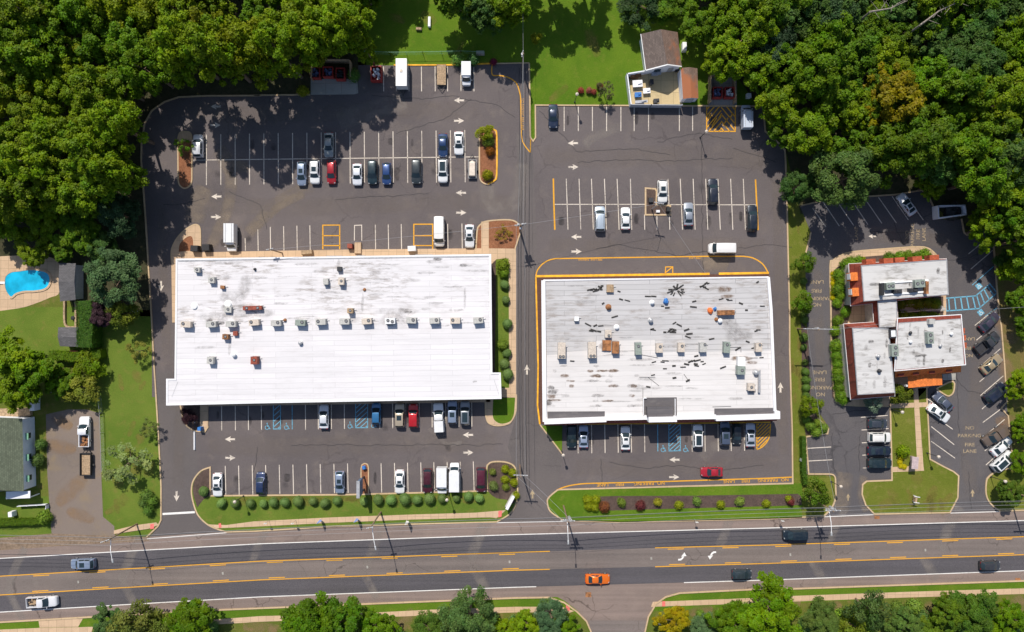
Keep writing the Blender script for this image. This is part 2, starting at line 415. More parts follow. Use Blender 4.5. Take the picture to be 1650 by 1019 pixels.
# ------------------------------------------------------------------ the setting: ground, lots, road
def sheet(name, px, z, m, parent=None):
    b = MB(); b.poly(P3(px, z)); return struct(name, b, m, parent)
def slab(name, px, z, m, parent=None, z0=-0.02):
    b = MB(); b.prism(P3(px, 0), P3(px, 0)) if False else None
    bot = [Vector((v.x, v.y, z0)) for v in P3(px, 0)]; top = [Vector((v.x, v.y, z)) for v in P3(px, 0)]
    b.prism(bot, top); return struct(name, b, m, parent)
def gp(px, z):
    """ground pixels (height ~0) lifted to z without moving sideways"""
    return [Vector((v.x, v.y, z)) for v in P3(px, 0)]
def kerb(px, parent=None, closed=False, w=0.26, z=0.15, m='kerb'):
    b = MB(); b.ribbon(gp(px, z), w, closed, z0=-0.01); return struct('kerb', b, M[m], parent)

b = MB(); b.poly([(-900, -900, 0), (900, -900, 0), (900, 900, 0), (-900, 900, 0)])
ground = struct('ground', b, M['rough'])
sheet('forest_floor', Q('-160,-160 600,-160 590,100 560,110 400,150 290,158 246,180 232,215 229,260 245,500 120,500 90,415 -160,420'), 0.003, M['floor'])
sheet('forest_floor', Q('1120,-160 1810,-160 1810,420 1600,400 1500,330 1290,345 1268,250 1235,190 1185,120 1120,60'), 0.0035, M['floor'])

# lawns lying level with the ground
sheet('lawn', Q('560,-60 1130,-60 1120,60 1185,120 1235,190 1268,250 1268,330 1229,173 862,172 852,102 577,108 577,60 600,20'), 0.004, M['lawn'])
sheet('lawn', Q('130,500 244,500 250,600 258,700 260,780 260,840 236,866 184,860 166,834 163,700 160,660 130,640'), 0.004, M['lawn2'])
sheet('lawn', Q('-60,495 120,495 120,590 -60,590'), 0.004, M['lawn2'])
sheet('lawn', Q('1268,250 1275,350 1310,372 1300,410 1305,470 1300,770 1350,770 1350,835 1277,835 1277,700 1272,500'), 0.004, M['lawn3'])
sheet('lawn', Q('190,110 590,100 590,155 290,158 246,180 232,215 229,260 245,510 180,510'), 0.004, M['floor'])
sheet('lawn', Q('-60,800 84,800 84,862 -60,872'), 0.004, M['lawn2'])
sheet('lawn', Q('-60,1085 -60,985 300,975 830,950 945,960 965,1085'), 0.004, M['rough'])
sheet('lawn', Q('1030,1085 1040,950 1200,940 1720,925 1720,1085'), 0.004, M['rough'])
sheet('verge', Q('-60,1085 -60,988 300,978 830,960 900,958 930,970 948,996 935,996 920,984 830,985 410,1001 340,1005 150,1012 -60,1020'), 0.008, M['lawn'])
sheet('verge', Q('1050,985 1060,958 1200,946 1720,930 1720,950 1280,972 1060,985'), 0.008, M['lawn'])
sheet('lawn', Q('1590,765 1720,720 1720,838 1610,825 1588,800'), 0.004, M['lawn3'])
sheet('lawn', Q('1600,400 1720,380 1720,730 1628,760 1624,660 1608,510'), 0.005, M['dirtgrass'])

# asphalt sheets
lot_a = sheet('parking_lot', T('00', '893,1019 895,900 915,780 960,700 1040,645 1130,615 1300,607 1646,605') + Q('500,153 577,151 577,106 700,105.5 793,103') + Q('852.7,102 854.4,222 862,235 866,430 862,700 862,840 820,842 760,842 600,846 360,858') + Q('334,845 314,822 312,700 300,660') + Q('290,640 245,640') + T('10', '958,1019 945,800 920,400 893,10'), 0.010, M['lotA'])
drive_w = sheet('exit_driveway', Q('248,600 318,600 318,820 322,832 335,846 366,858 366,868 236,872 254,850 259,838 259,785 255,691'), 0.0125, M['aisle'])
aisle = sheet('access_aisle', Q('832,215 858,228 866,420 863,500 868,640 870,690 906,732 900,790 884,802 882,812 886,824 908,840 908,852 795,850 800,842 820,829 832,812 836,790 834,764 828,750 818,720 832,668 832,540 836,400'), 0.0125, M['aisle'])
lot_b = sheet('parking_lot', Q('862,169.7 1228,171.5 1229.5,174 1233,212 1235,217 1255.5,232 1264.5,242 1265.7,260 1268,344 1270,428.6 1272,510 1272,563.8 1276,694 1277,778 1240,780 901.6,789 870,800 855,700 858,230'), 0.0110, M['lotB'])
lot_c = sheet('parking_lot', Q('1289,332 1324,324 1368,319 1442,314 1485,307 1493,311 1512,351 1530,356 1549,353 1553,375 1558,379 1564,377.6 1583,366 1592,372.5 1599,382.7 1602.5,416 1605,454 1610,510 1612.7,525.5 1618,589 1621.7,648 1624,670 1628,717 1635,755 1607.6,759 1592,769 1588.5,779 1588.5,797 1595,811 1612,826 1612,838 1280,850 1328,832 1340,818 1346,800 1345,767 1299,764 1299,704 1336,690 1304,640 1304,597 1299,500 1297.6,410 1306.5,375'), 0.0105, M['lotC'])
sheet('gravel_driveway', Q('74,668 110,660 139,660 160,666 163,760 166,833 184,848 186,876 84,872 80,820 76,759'), 0.012, M['gravel'])
sheet('dumpster_pad', T('01', '355,500 650,500 655,590 625,597 355,600'), 0.016, M['pave'])
sheet('trailer_bay', T('01', '655,412 815,412 815,590 655,590'), 0.014, M['aisle'])

yl1 = Q('-40,931 0,928.7 210,916.5 420,904.4 830,890.4 1055,883 1240,878.4 1650,865 1700,863.2')
yl2 = Q('-40,961 0,959 210,946.5 420,934.6 830,919 1057,913.4 1240,908 1650,894 1700,892.3')
wl1 = Q('-40,902.5 0,900 210,888 420,876.4 830,861.6 1240,851 1650,839 1700,837.4')
wl2 = Q('-40,989 0,986.6 210,974 420,962 830,946.5 1102,939 1240,934.7 1650,919.8 1700,918')
ktop = Q('-40,876 0,874 120,869 240,865 365,857 410,856 537,848 665,844.5 830,841 910,840.5 1000,841.5 1240,836 1410,828.5 1530,826 1610,823.5 1720,820.5')
kbot = Q('-40,1005 0,1002.7 135,995 337,983.5 410,980.5 830,963.6 884,962.7 1095,955.8 1210,950 1273,949 1650,936 1720,934')
def ext(p):
    (a, b_), (c, d) = p[1], p[2]; (e, f), (g, h) = p[-3], p[-2]; return [(-700, b_ + (d - b_) / (c - a) * (-700 - a))] + p + [(2400, h + (h - f) / (g - e) * (2400 - g))]
yl1, yl2, wl1, wl2, ktop, kbot = (ext(p) for p in (yl1, yl2, wl1, wl2, ktop, kbot))
road = sheet('road', ktop + list(reversed(kbot)), 0.014, M['shoulder'])
sheet('road', Q('884,955 909,968 930,984 945,1000 956,1030 956,1080 1036,1080 1037,1030 1044,994 1057,973 1073,962 1096,953'), 0.0135, M['shoulder'])
sheet('road', Q('948,1000 1043,1000 1037,1030 1036,1080 956,1080 956,1030'), 0.018, M['road'])
sheet('road_centre_lane', yl1 + list(reversed(yl2)), 0.018, M['road'], road)
sheet('travel_lane', wl1 + list(reversed(yl1)), 0.0185, M['lane'], road)
sheet('travel_lane', yl2 + list(reversed(wl2)), 0.0185, M['lane'], road)

# pavements and paths
sheet('dirt_shoulder', Q('-40,868 0,867 84,860 186,864 240,866 240,872 100,880 -40,890'), 0.017, mulch('dirt', (0.17, 0.12, 0.08), (0.30, 0.215, 0.15), 2.5))
slab('pavement', Q('365,846 410,840 537.6,833.5 665,829 767,826 815,822 800,835 790,833.5 665,837 537.6,842 410,848.5 350,851 336,845'), 0.175, M['walk'])
slab('pavement', Q('184,855 215,847 252,842 256,846 240,852 184,860.5'), 0.12, M['walk'])
for q in ('338,999 420,993 462,992 588,988 707,982 830,978 905,978 925,985 918,987.5 905,986.5 830,987 707,991 588,996 462,1000.5 420,1002 338,1007', '1052,970 1197.6,964.5 1278,960.5 1459.6,954 1720,946 1720,955 1459.6,963 1278,969.5 1197.6,973 1049,978', '-40,1016.5 64,1012 126,1011 150,1010 146,1025 -40,1036', '62,999 135,994.5 126,1010.5 64,1011.5'):
    slab('pavement', Q(q), 0.03, M['walk'])
for q in ('352,844 356,843 357,850 353,851', '803,824 809,823 808,833 803,834', '912,975 918,975 918,985 912,985', '1067,969 1072,969 1072,977 1067,977.5', '242,845 248,844 248,852 242,853'):
    p = Q(q); z = 0.182 if p[0][1] < 900 else 0.036
    sheet('ramp_mat', p, 0.20 if p[0][0] > 300 and p[0][1] < 900 else (0.125 if p[0][1] < 900 else 0.036), M['pink'])

# road kerbs
kerb([p for p in kbot if p[0] < 890] + Q('909,971 930,986 945,1001 952.7,1019 955,1080'), road)
kerb(Q('1036,1080 1039,1019 1044.5,994 1057,973 1072.6,962') + [p for p in kbot if p[0] > 1080], road)
kerb(Q('908,838.6 1000,841.5 1240,836 1328,832'), road, z=0.12)
kerb(Q('1408,828.5 1530,826'), road, z=0.12); kerb(Q('1610,823.5 1720,820.5'), road, z=0.12)

# raised islands of the first lot
isl = arc(Q('365,857 349,852 334,844.5 321,832 315,820 310,802 309,787 312.6,773 324,759 339,753'), 4)[:-1] + Q('339,753 339,799 560.6,797.2 742,792.3 785.5,791 783.5,760') + arc(Q('785,750 793,744.5 813,744.5 828,751 832.8,767 834,797 830,815 820,829 800,841'), 4) + Q('665,844.5 537.6,848 410,856')
slab('lawn', isl, 0.13, M['lawn2']); kerb(isl, None, True)
sheet('planting_bed', arc(Q('312,800 310.5,787 314,773 325,760 338,754.5'), 4) + Q('338,798 327,806 318,818'), 0.136, M['mulch_brown'])
sheet('planting_bed', arc(Q('786,760 787,750 794,746 813,746 827,752.5 831.5,767 832,797 828,812 818,806 800,803 790,796 786,791'), 3), 0.136, M['mulch_brown'])
def island(px, mk, bed, kz=0.15, km='kerb', ins=None):
    slab('traffic_island', px, 0.12, bed); kerb(px, None, True, z=kz, m=km)
is_w = arc(Q('309.6,290 307,299 298,304 290,299 287.5,290'), 4) + arc(Q('287,225 290,215 298,212.5 307,215 309.6,225'), 4)
island(is_w, None, M['mulch_red'])
sheet('island_cap', arc(Q('288,228 290,216 298,213.5 306,216 308.6,228'), 4), 0.128, M['walk'])
is_e = arc(Q('772.5,280 775,292 786,297.5 797,291 800.4,280'), 4) + arc(Q('800.4,220 797,210 786,207.5 775,211 772.5,220'), 4)
island(is_e, None, M['mulch_red'])
kerb(arc(Q('786,297 797,291 800.4,280 800.4,220 797,210 786,207.5'), 4), None, False, 0.3, 0.163, 'kerb_y')
is_nw = arc(Q('277,424 276.5,404 283,388 293.4,375 305,366.5 315,362 322,366 323.6,380 323.6,403'), 4) + Q('323.6,424')
slab('pavement', is_nw, 0.13, M['walk']); kerb(is_nw[:-1], None, False, 0.2, 0.15)
sheet('planting_bed', arc(Q('288,406 290,393 300,383 308,381 311,388 311,404'), 4), 0.136, M['mulch_red'])
is_ne = Q('767,402 768.5,375') + arc(Q('770,367 775,361.5 786,356.5 821,354.7 835,361 839,371 835,385 830,401'), 4)
slab('traffic_island', is_ne, 0.12, M['mulch_red']); kerb(is_ne, None, False)
sheet('pavement', Q('775.5,357.5 787.6,356.5 787.6,402 775.5,402'), 0.128, M['walk'])
# walks round the white-roofed building
slab('pavement', Q('281,408 415,405 560,402.5 775,400.5 831,401 832,416 800,418 790,428 290,432 276,420'), 0.125, M['walk'])
slab('pavement', Q('276.5,420 287,420 287,520 278,520'), 0.124, M['walk'])
slab('lawn', Q('790,416 819.5,416 820.5,632 790,632'), 0.11, M['lawn2'])
slab('pavement', Q('819.5,414 831.5,414 832,540 832,640 782,644 782,626 820.5,625'), 0.128, M['walk'])
sheet('planting_bed', Q('790,416 799,416 799,480 797,625 790,625'), 0.114, M['mulch_brown'])  # no bed here: brown strip paints the building's shadow along the lawn
is_se = Q('782,640 832,637 831.5,662') + arc(Q('829,670 822,681 810,685.5 796,685.5 786,680 782.5,668'), 4)
slab('pavement', is_se, 0.12, M['walk']); kerb(is_se, None, True)
sheet('lawn', arc(Q('795,640 794,670 800,680 810,683 822,679 828,668 830,641'), 4), 0.128, M['lawn'])
slab('traffic_island', T('20', '1140,590 1265,590 1265,765 1230,760 1185,735 1160,690'), 0.12, M['mulch_brown'])
slab('pavement', T('20', '1265,590 1316,590 1316,730') + arc(T('20', '1312,750 1295,765 1265,768'), 4), 0.124, M['walk'])
kerb(T('20', '1140,600 1160,690 1185,735 1230,762 1295,768 1316,735'), None)
slab('pavement', Q('330,628 790,622 790,648 330,655'), 0.12, M['walk'])

# perimeter kerbs of the first lot
kerb(T('00', '1646,605 1300,607 1130,615 1040,645 960,700 915,780 895,900 893,1019') + T('10', '920,400 945,800 958,1019') + T('20', '975,350 1000,750 1015,1019') + Q('260,785 259.8,838 255,848 237,865'), lot_a)
kerb(Q('410,154 500,153'), lot_a); kerb(T('01', '880,413 1250,412 1390,407 1500,403'), lot_a, m='kerb_y', z=0.14)
kerb(Q('793,103 852.7,102'), lot_a, w=0.2)
# divider between the lots
dv_ = Q('852.7,102 862.5,169.7 862.9,222 859,227.5 854.6,222')
slab('lawn', Q('852.7,102 862.7,110 862.9,170 862.9,222 859,227.5 854.6,222 853.5,160'), 0.12, M['lawn']); kerb(Q('852.7,102 853.7,160 854.6,222 859,228 862.9,222 862.5,170 1228,171.5 1229.5,174 1233,212 1255.5,232 1264.5,242 1265.7,260 1268,344 1270,428.6 1272,510 1272,563.8 1276,694 1277,779 1240,780 901.6,789'), lot_b)
# lawn and bed in front of the second lot
fl = Q('1277,779 1240,780 901.6,789') + arc(Q('896.5,791 884,802 882,810 886,823 899,833 908,838.6'), 4) + Q('1000,841.5 1240,836 1292,834 1292,779')
slab('lawn', fl, 0.12, M['lawn']); kerb(arc(Q('901.6,789 896.5,791 884,802 882,810 886,823 899,833 908,838.6'), 4), None)
sheet('planting_bed', Q('948,801 990,799.5 1120,799 1286,796 1291,800 1292,814 1240,816 1100,819.5 985,823 960,820 945,812'), 0.126, M['mulch_brown'])
# walk round the second building
slab('pavement', Q('863.6,447 1238.5,441 1242,500 1250,640 1250,668 1243,681 1100,682.5 880,684.5 871,682 866.5,650 868,589 865,500'), 0.125, M['walk_red'])
kerb(Q('863.4,445.5 1143,441.6'), lot_b, w=0.42, z=0.15, m='kerb_y'); kerb(Q('1158,441.4 1238.5,440'), lot_b, w=0.42, z=0.15, m='kerb_y')
kerb(Q('863.4,446.5 864.7,500 867,589 866,653 869.8,683.7'), lot_b, w=0.30, z=0.15, m='kerb_y')
kerb(Q('869.8,684 905.5,731'), lot_b, w=0.26, z=0.15); kerb(Q('881,683.8 1100,682.3 1241,680.5'), lot_b, w=0.24, z=0.15, m='kerb_y')
slab('lawn', Q('871,686 906,686 905.5,729'), 0.12, M['lawn'])
ib = Q('1040,303.6 1056,304.9 1057.8,309 1057.3,330.4 1079.8,331.7 1079.8,346.5 1040,346.5')
slab('traffic_island', ib, 0.12, M['mulch_brown']); kerb(ib, None, True, 0.3, 0.15, 'kerb')
# small island with the pylon in the front row
ip = Q('582,797 582,755') + arc(Q('583.5,749 588,747 592.5,749 594,755'), 3) + Q('594,797')
slab('traffic_island', ip, 0.135, M['mulch_red']); kerb(ip, None, False, 0.2, 0.155)

# office plot
ko = Q('1431.6,655 1360,653 1347,645 1343.5,633 1339.7,577 1338.5,510 1337,429 1342,420 1352.5,412.5 1373,406 1430,401 1480,398 1498,402 1510.7,414')
slab('pavement', arc(list(reversed(ko))[0:8], 3) + ko[:1] if False else arc(Q('1431.6,655 1360,653 1347,645 1343.5,633 1339.7,577 1338.5,510 1337,429 1342,420 1352.5,412.5 1373,406 1430,401 1480,398 1498,402 1510.7,414'), 3) + Q('1524,430 1524,500 1520,600 1480,640 1433,640'), 0.12, M['walk'])
kerb(arc(ko, 3), lot_c)
sheet('planting_bed', Q('1341,640 1340.5,560 1340,440 1350,430 1366,422 1380,424 1372,500 1366,520 1372,648 1362,650 1350,643'), 0.128, M['mulch_brown'])
sheet('planting_bed', Q('1360,428 1378,415 1430,411 1480,408 1500,408 1508,416 1508,430 1380,440'), 0.128, M['mulch_brown'])
sheet('planting_bed', Q('1440,478 1520,478 1520,515 1440,520'), 0.128, M['mulch_brown'])
lw = Q('1436.7,774 1436.7,757 1434,655 1434,628 1492.8,625 1492.8,640 1495,678.6 1498,740 1520,752 1536,760 1544,766.7 1542.6,802 1530,826 1408.6,828.5 1394.6,814 1388.7,797 1389.5,781 1396,775.6')
slab('lawn', lw, 0.12, M['lawn3']); kerb(lw[11:] + lw[:3], None)
kerb(lw[4:12], None)
sheet('path', Q('1471.5,624 1479,624 1488,751 1489,759 1436,761 1436,753 1478,751'), 0.130, M['walk'])
sheet('path', Q('1434,650.5 1493,648.5 1493,656 1434,658.5'), 0.134, M['walk'])
eb = arc(Q('1509,626 1535,614.5 1536,631 1529,638 1522,636 1510,628'), 3)
slab('lawn', eb, 0.12, M['lawn3']); kerb(eb, None, True)
kerb(Q('1291,331.7 1324,324 1368,319 1442,314 1485,307 1493,311 1512,351'), lot_c)
kerb(Q('1549,353 1553,375 1558,379 1564,377.6 1583,366 1592,372.5 1599,382.7 1602.5,416 1605,454 1610,510 1612.7,525.5 1618,589 1621.7,648 1612.7,658 1624,670 1628,717 1635,755'), lot_c)
kerb(arc(Q('1635,754 1607.6,759 1592,769 1588.5,779 1588.5,797 1595,811 1610,823.5'), 3), lot_c)
kerb(Q('1298,704 1302.7,764 1337,764') + arc(Q('1342,765 1345.5,770 1346,784.5 1346,802 1340,818 1328,831'), 3), lot_c)
kerb(Q('1306.5,375 1297.6,410'), lot_c); kerb(Q('1316.8,673.5 1334.6,691 1333,699 1299,704'), lot_c)
sheet('planting_bed', Q('1291,520 1302,530 1304,597 1306.5,640 1318,676 1333,692 1331,697 1298,702 1293,640'), 0.012, M['mulch_brown'])
# pool terrace and path on the west plot
sheet('pool_terrace', arc(Q('-30,415 60,412 95,425 96,470 80,480 55,490 30,497 -30,505'), 4), 0.02, M['walk'])

# ------------------------------------------------------------------ painted markings (parts of their lots)
class Paint:
    def __init__(s, z): s.b = MB(); s.z = z
    def line(s, a, c, w=0.15): s.b.ribbon(gp([a, c], s.z), w); return s
    def path(s, p, w=0.15, closed=False): s.b.ribbon(gp(p, s.z), w, closed); return s
    def done(s, name, m, parent): return s.b.build(name, M[m], parent)
ZM = 0.024
def hatch(poly, n, ang, w, z, b):
    """parallel diagonal bars clipped to a convex polygon"""
    P = [Vector((v.x, v.y)) for v in gp(poly, 0)]
    d = Vector((math.cos(ang), math.sin(ang))); nn = Vector((-d.y, d.x))
    lo = min(p.dot(nn) for p in P); hi = max(p.dot(nn) for p in P)
    for i in range(n):
        k = lo + (hi - lo) * (i + 0.5) / n; ts = []
        for j in range(len(P)):
            a, c = P[j], P[(j + 1) % len(P)]; da, dc = a.dot(nn) - k, c.dot(nn) - k
            if da * dc < 0: ts.append((a + (c - a) * (da / (da - dc))).dot(d))
        if len(ts) >= 2:
            t0, t1 = min(ts), max(ts)
            b.ribbon([tuple(nn * k + d * t0) + (z,), tuple(nn * k + d * t1) + (z,)], w)

pa = Paint(ZM)
for i in range(19):
    x = 332.7 + 23.12 * i; k = i / 18
    pa.line((x, 217 - 7 * k), (x + 0.8 * k, 298.5 - 4.5 * k))
pa.line((311, 258.4), (771, 253))
for x, y0 in ((395, 384), (415.5, 370), (435.5, 366), (457, 365), (478.4, 364), (499.3, 363.5), (604.7, 362.5), (625.6, 362), (646.5, 361.5), (721.3, 361), (744.3, 360.5)):
    pa.line((x, y0), (x + 0.6, 404.5 - (x - 395) * 0.011))
pa.path(Q('571,388 571.3,363.5 582.8,363 583,388'))
for x in (618, 638.4, 658.8, 679, 701, 721, 742.5, 763.4): pa.line((x, 107.5), (x + 0.3, 147.5))
for i, x in enumerate((357, 379, 400, 421, 492, 512.6, 533.8, 554.7, 611.6, 632.5, 653.7, 675.4, 696, 718, 739, 760)):
    pa.line((x, 640), (x + 0.4, 694 - i * 0.42))
for i, (x, x2) in enumerate(((363, 364), (384.5, 385.5), (406.5, 407.5), (428, 429.2), (450, 451), (472, 473), (494, 495), (516, 517), (538, 539), (560, 561), (614, 615), (635.6, 636.5), (656.7, 657.6), (678, 679), (699, 700), (720.5, 721.5), (741.5, 742.5), (762.6, 764))):
    pa.line((x, 751 - i * 0.42), (x2, 798 - i * 0.4))
pa.done('parking_lines', 'white', lot_a)
py = Paint(ZM)
for x0, x1 in ((520.2, 547.4), (666.8, 697.3)):
    py.path([(x0, 402), (x0, 363.2 if x0 < 600 else 361.7), (x1, 363 if x0 < 600 else 361.5), (x1, 402)], 0.22)
    for y in (380, 396): py.line((x0, y), (x1, y), 0.2)
py.path(arc(Q('793,103 793,120.5 804,122 815.7,124 826,129 833,136 837.5,150 839,163 840.4,217 844,232 854.4,246'), 4), 0.2)
py.line((854.4, 246), (855, 220), 0.2)
py.done('loading_zone_lines', 'yellow', lot_a)
pb = Paint(ZM)
for x0, x1, y1 in ((440.6, 452, 691.5), (573, 592.4, 689.5)):
    pb.path([(x0, 640), (x0, y1), (x1, y1), (x1, 640)], 0.14)
    hatch([(x0, 640), (x1, 640), (x1, y1), (x0, y1)], 9 if x1 - x0 > 15 else 7, R(42), 0.14, ZM, pb.b)
pb.line((470.7, 640), (471, 692))
pb.done('accessible_bay_lines', 'blue', lot_a)

pa = Paint(ZM)
for a, c in ((912.4, 915.2), (933, 935.8), (953, 956), (973.9, 977), (994.3, 997.6), (1015.7, 1018), (1076.4, 1079.3), (1096, 1099.7), (1116.8, 1120), (1137, 1140.5), (1156.8, 1160.6), (1177.2, 1180.8), (1197.6, 1201)):
    pa.line((a, 288.5), (c, 370.4))
pa.line((1038.4, 346), (1038.9, 370.4)); pa.line((1058.4, 347), (1058.8, 370.4))
pa.line((894, 329.6), (1039, 329.6)); pa.line((1080, 330), (1218, 330.5))
for x in (886, 909, 931.8, 954.5, 977.4, 1000.4, 1021.8, 1045, 1094.6, 1116): pa.line((x, 172), (x, 211.5))
for i, x in enumerate((931, 953, 974.4, 995.6, 1017, 1038.4, 1114.7, 1135.6, 1156.8, 1177.7, 1199)):
    pa.line((x, 684), (x + 0.6, 731 - i * 0.45))
pa.done('parking_lines', 'white', lot_b)
pb = Paint(ZM)
pb.line((1059.7, 684), (1060, 727.5)); pb.path([(1077.7, 684), (1077.8, 727), (1096.3, 726.5), (1096, 684)], 0.14)
hatch([(1077.7, 684), (1096, 684), (1096.3, 726.5), (1077.8, 727)], 9, R(42), 0.14, ZM, pb.b)
pb.done('accessible_bay_lines', 'blue', lot_b)
py = Paint(ZM)
py.path(Q('891.6,288 892.5,329 894,370.6'), 0.28); py.path(Q('1217.3,289.5 1219.3,330 1221.4,371'), 0.28)
py.path(arc(Q('863.4,446 864.5,440 867,434 875,425 886,419 896.5,417'), 4) + Q('1139,413.3') + arc(Q('1197.6,413.3 1213,416 1228,425 1236.4,437.5 1238.5,446'), 4), 0.22)
py.path(Q('1072,440.5 1072.5,430.5 1084,430.2 1084,440'), 0.18); py.line((1073, 439), (1083, 431), 0.18)
py.path(Q('1138.6,172 1138.6,212 1184.7,212 1184.7,172'), 0.2)
for i in range(5):
    x = 1141 + i * 9
    py.path([(x - 1, 183 + 8), (x + 4, 183)] if i % 2 == 0 else [(x - 3, 203), (x + 5, 190)], 0.2)
hatch(Q('1139,172 1162,172 1162,212 1139,212'), 7, R(50), 0.2, ZM, py.b); hatch(Q('1162,172 1184.5,172 1184.5,212 1162,212'), 6, R(-50), 0.2, ZM, py.b)
zn = Q('1219.5,683 1219.5,724.5') + arc(Q('1219.5,724.5 1228,720.5 1236,712 1240,701.6 1241.5,683'), 4)
py.path(zn, 0.2); hatch(Q('1219.5,683 1241,683 1240,702 1234,714 1219.5,724'), 8, R(45), 0.2, ZM, py.b)
py.path(arc(Q('897,790 908,785.5 922,782 945,779.4 1000,778'), 4) + Q('1075,776 1240,770.7 1276,769'), 0.22)
py.done('fire_lane_lines', 'yellow', lot_b)

pa = Paint(ZM)
for t, s in (('13', '310,335 395,455'), ('13', '372,290 480,450'), ('13', '480,315 570,445'), ('13', '550,275 660,440'), ('13', '638,272 748,432'), ('13', '727,268 840,430'), ('13', '813,262 915,410'), ('13', '970,355 1010,412'),
             ('13', '1435,510 1295,625'), ('13', '1448,602 1308,722'), ('23', '1405,140 1345,190'), ('23', '1385,250 1350,280'), ('23', '1497,243 1358,365'), ('23', '1428,400 1365,452'), ('23', '1515,415 1370,540'), ('23', '1430,580 1380,625'),
             ('23', '1505,620 1385,710'), ('23', '1523,690 1392,800'), ('23', '1445,850 1398,888'), ('23', '1470,920 1405,978'), ('23', '615,677 785,665'), ('23', '620,757 790,748'), ('23', '622,838 790,830'), ('23', '625,916 790,908'), ('23', '628,997 790,990'),
             ('23', '275,873 428,864'), ('23', '278,953 435,945'), ('23', '1035,560 1085,592'), ('23', '1060,735 1205,850'), ('23', '1060,828 1210,935'), ('23', '1095,680 1195,752'), ('23', '1455,0 1335,97')):
    p = T(t, s); pa.line(p[0], p[1])
pa.done('parking_lines', 'white', lot_c)
pb = Paint(ZM)
hp = T('13', '1150,905 1340,890 1430,815 1475,870 1360,970 1155,985'); pb.path(hp, 0.22, True)
for i in range(5):
    f = (i + 0.5) / 5; a = Vector(hp[0]).lerp(Vector(hp[1]), f); c = Vector(hp[5]).lerp(Vector(hp[4]), f); pb.line(tuple(a), tuple(c), 0.24)
for i in range(4):
    f = (i + 0.3) / 4; a = Vector(hp[1]).lerp(Vector(hp[2]), f); c = Vector(hp[4]).lerp(Vector(hp[3]), f); pb.line(tuple(a), tuple(c), 0.24)
pb.path(T('13', '1455,703 1318,822'), 0.15); pb.path(T('13', '1475,965 1400,1019'), 0.15)
pb.done('crosswalk_bars', 'blue', lot_c)

def symbol(px, py, s, m, parent, rz=0.0, z=ZM, bgm=None):
    """wheelchair sign painted on the ground, s = height in metres"""
    c = gp([(px, py)], z)[0]; b = MB(); co, si = math.cos(rz), math.sin(rz)
    def L(x, y): return (c.x + s * (x * co - y * si), c.y + s * (x * si + y * co), z)
    ring = [L(-0.06 + 0.27 * math.cos(a), -0.2 + 0.27 * math.sin(a)) for a in [R(110 + i * 20) for i in range(15)]]
    b.ribbon(ring, s * 0.075)
    b.ribbon([L(-0.04, 0.28), L(-0.02, -0.02), L(0.2, -0.02), L(0.32, -0.38), L(0.42, -0.34)], s * 0.085)
    b.ribbon([L(-0.04, 0.12), L(0.16, 0.10)], s * 0.07)
    hd = [L(-0.05 + 0.085 * math.cos(R(45 * i)), 0.40 + 0.085 * math.sin(R(45 * i))) for i in range(8)]
    b.poly(hd)
    o = b.build('wheelchair_symbol', M[m], parent)
    if bgm:
        q = MB(); q.box((c.x, c.y, z - 0.006), (s * 1.15, s * 1.15, 0.003), rz); q.build('symbol_panel', M[bgm], parent)
    return o
for x, y in ((431, 687), (462, 687), (564.4, 685), (602, 684)): symbol(x, y, 1.35, 'blue', lot_a)
for x, y in ((1068.8, 723), (1105, 723)): symbol(x, y, 1.35, 'blue', lot_b)
for p, a in ((T('13', '1360,828')[0], 38), (T('13', '1372,995')[0], 38)): symbol(p[0], p[1], 0.95, 'white_r', lot_c, R(a), ZM + 0.008, 'blue')

def arrow(px, py, d, parent, L=2.05, m='white', z=ZM):
    c = gp([(px, py)], z)[0]; a = {'R': 0, 'U': 90, 'L': 180, 'D': 270}[d]; co, si = math.cos(R(a)), math.sin(R(a))
    pt = [(-0.5, -0.09), (0.02, -0.09), (-0.06, -0.28), (0.5, 0), (-0.06, 0.28), (0.02, 0.09), (-0.5, 0.09), (-0.42, 0)]
    b = MB(); b.poly([(c.x + L * (x * co - y * si), c.y + L * (x * si + y * co), z) for x, y in pt])
    return b.build('arrow_marking', M[m], parent)
for x, y, d in ((348, 172, 'L'), (347, 202, 'R'), (349, 317, 'L'), (348, 350, 'R'), (740, 162, 'L'), (739.5, 195, 'R'), (743, 311, 'L'), (743, 343, 'R'), (371, 708, 'L'), (371, 738, 'R'), (754.4, 701, 'L'), (754.4, 729.5, 'R')): arrow(x, y, d, lot_a)
arrow(259.5, 461, 'D', lot_a); arrow(284.6, 799.6, 'D', drive_w); arrow(849, 596, 'U', aisle); arrow(858, 796.5, 'U', aisle, 1.8, 'cream')
for x, y, d in ((923.5, 231, 'L'), (923.5, 269.5, 'R'), (928.7, 382, 'L'), (928.7, 405.6, 'R'), (1257.5, 625, 'U'), (1087, 741, 'L'), (1086, 769, 'R')): arrow(x, y, d, lot_b)
arrow(1406, 381, 'L', lot_c, 1.6); arrow(1366.5, 801.5, 'U', lot_c, 1.4, 'cream'); arrow(1567, 795, 'U', lot_c, 1.5, 'cream')
def turn_arrow(px, py, flip):
    c = gp([(px, py)], 0.03)[0]; b = MB(); s = -1 if flip else 1
    def L(x, y): return (c.x + s * x, c.y + s * y, 0.03)
    b.ribbon([L(-1.0, -0.62), L(-0.55, -0.6), L(-0.2, -0.35), L(0.02, 0.05)], 0.34)
    b.poly([L(-0.42, 0.0), L(0.62, 0.1), L(0.22, 0.82)])
    b.build('turn_arrow_marking', M['white_r'], road)
turn_arrow(1101, 897, False); turn_arrow(1145.5, 895, True)

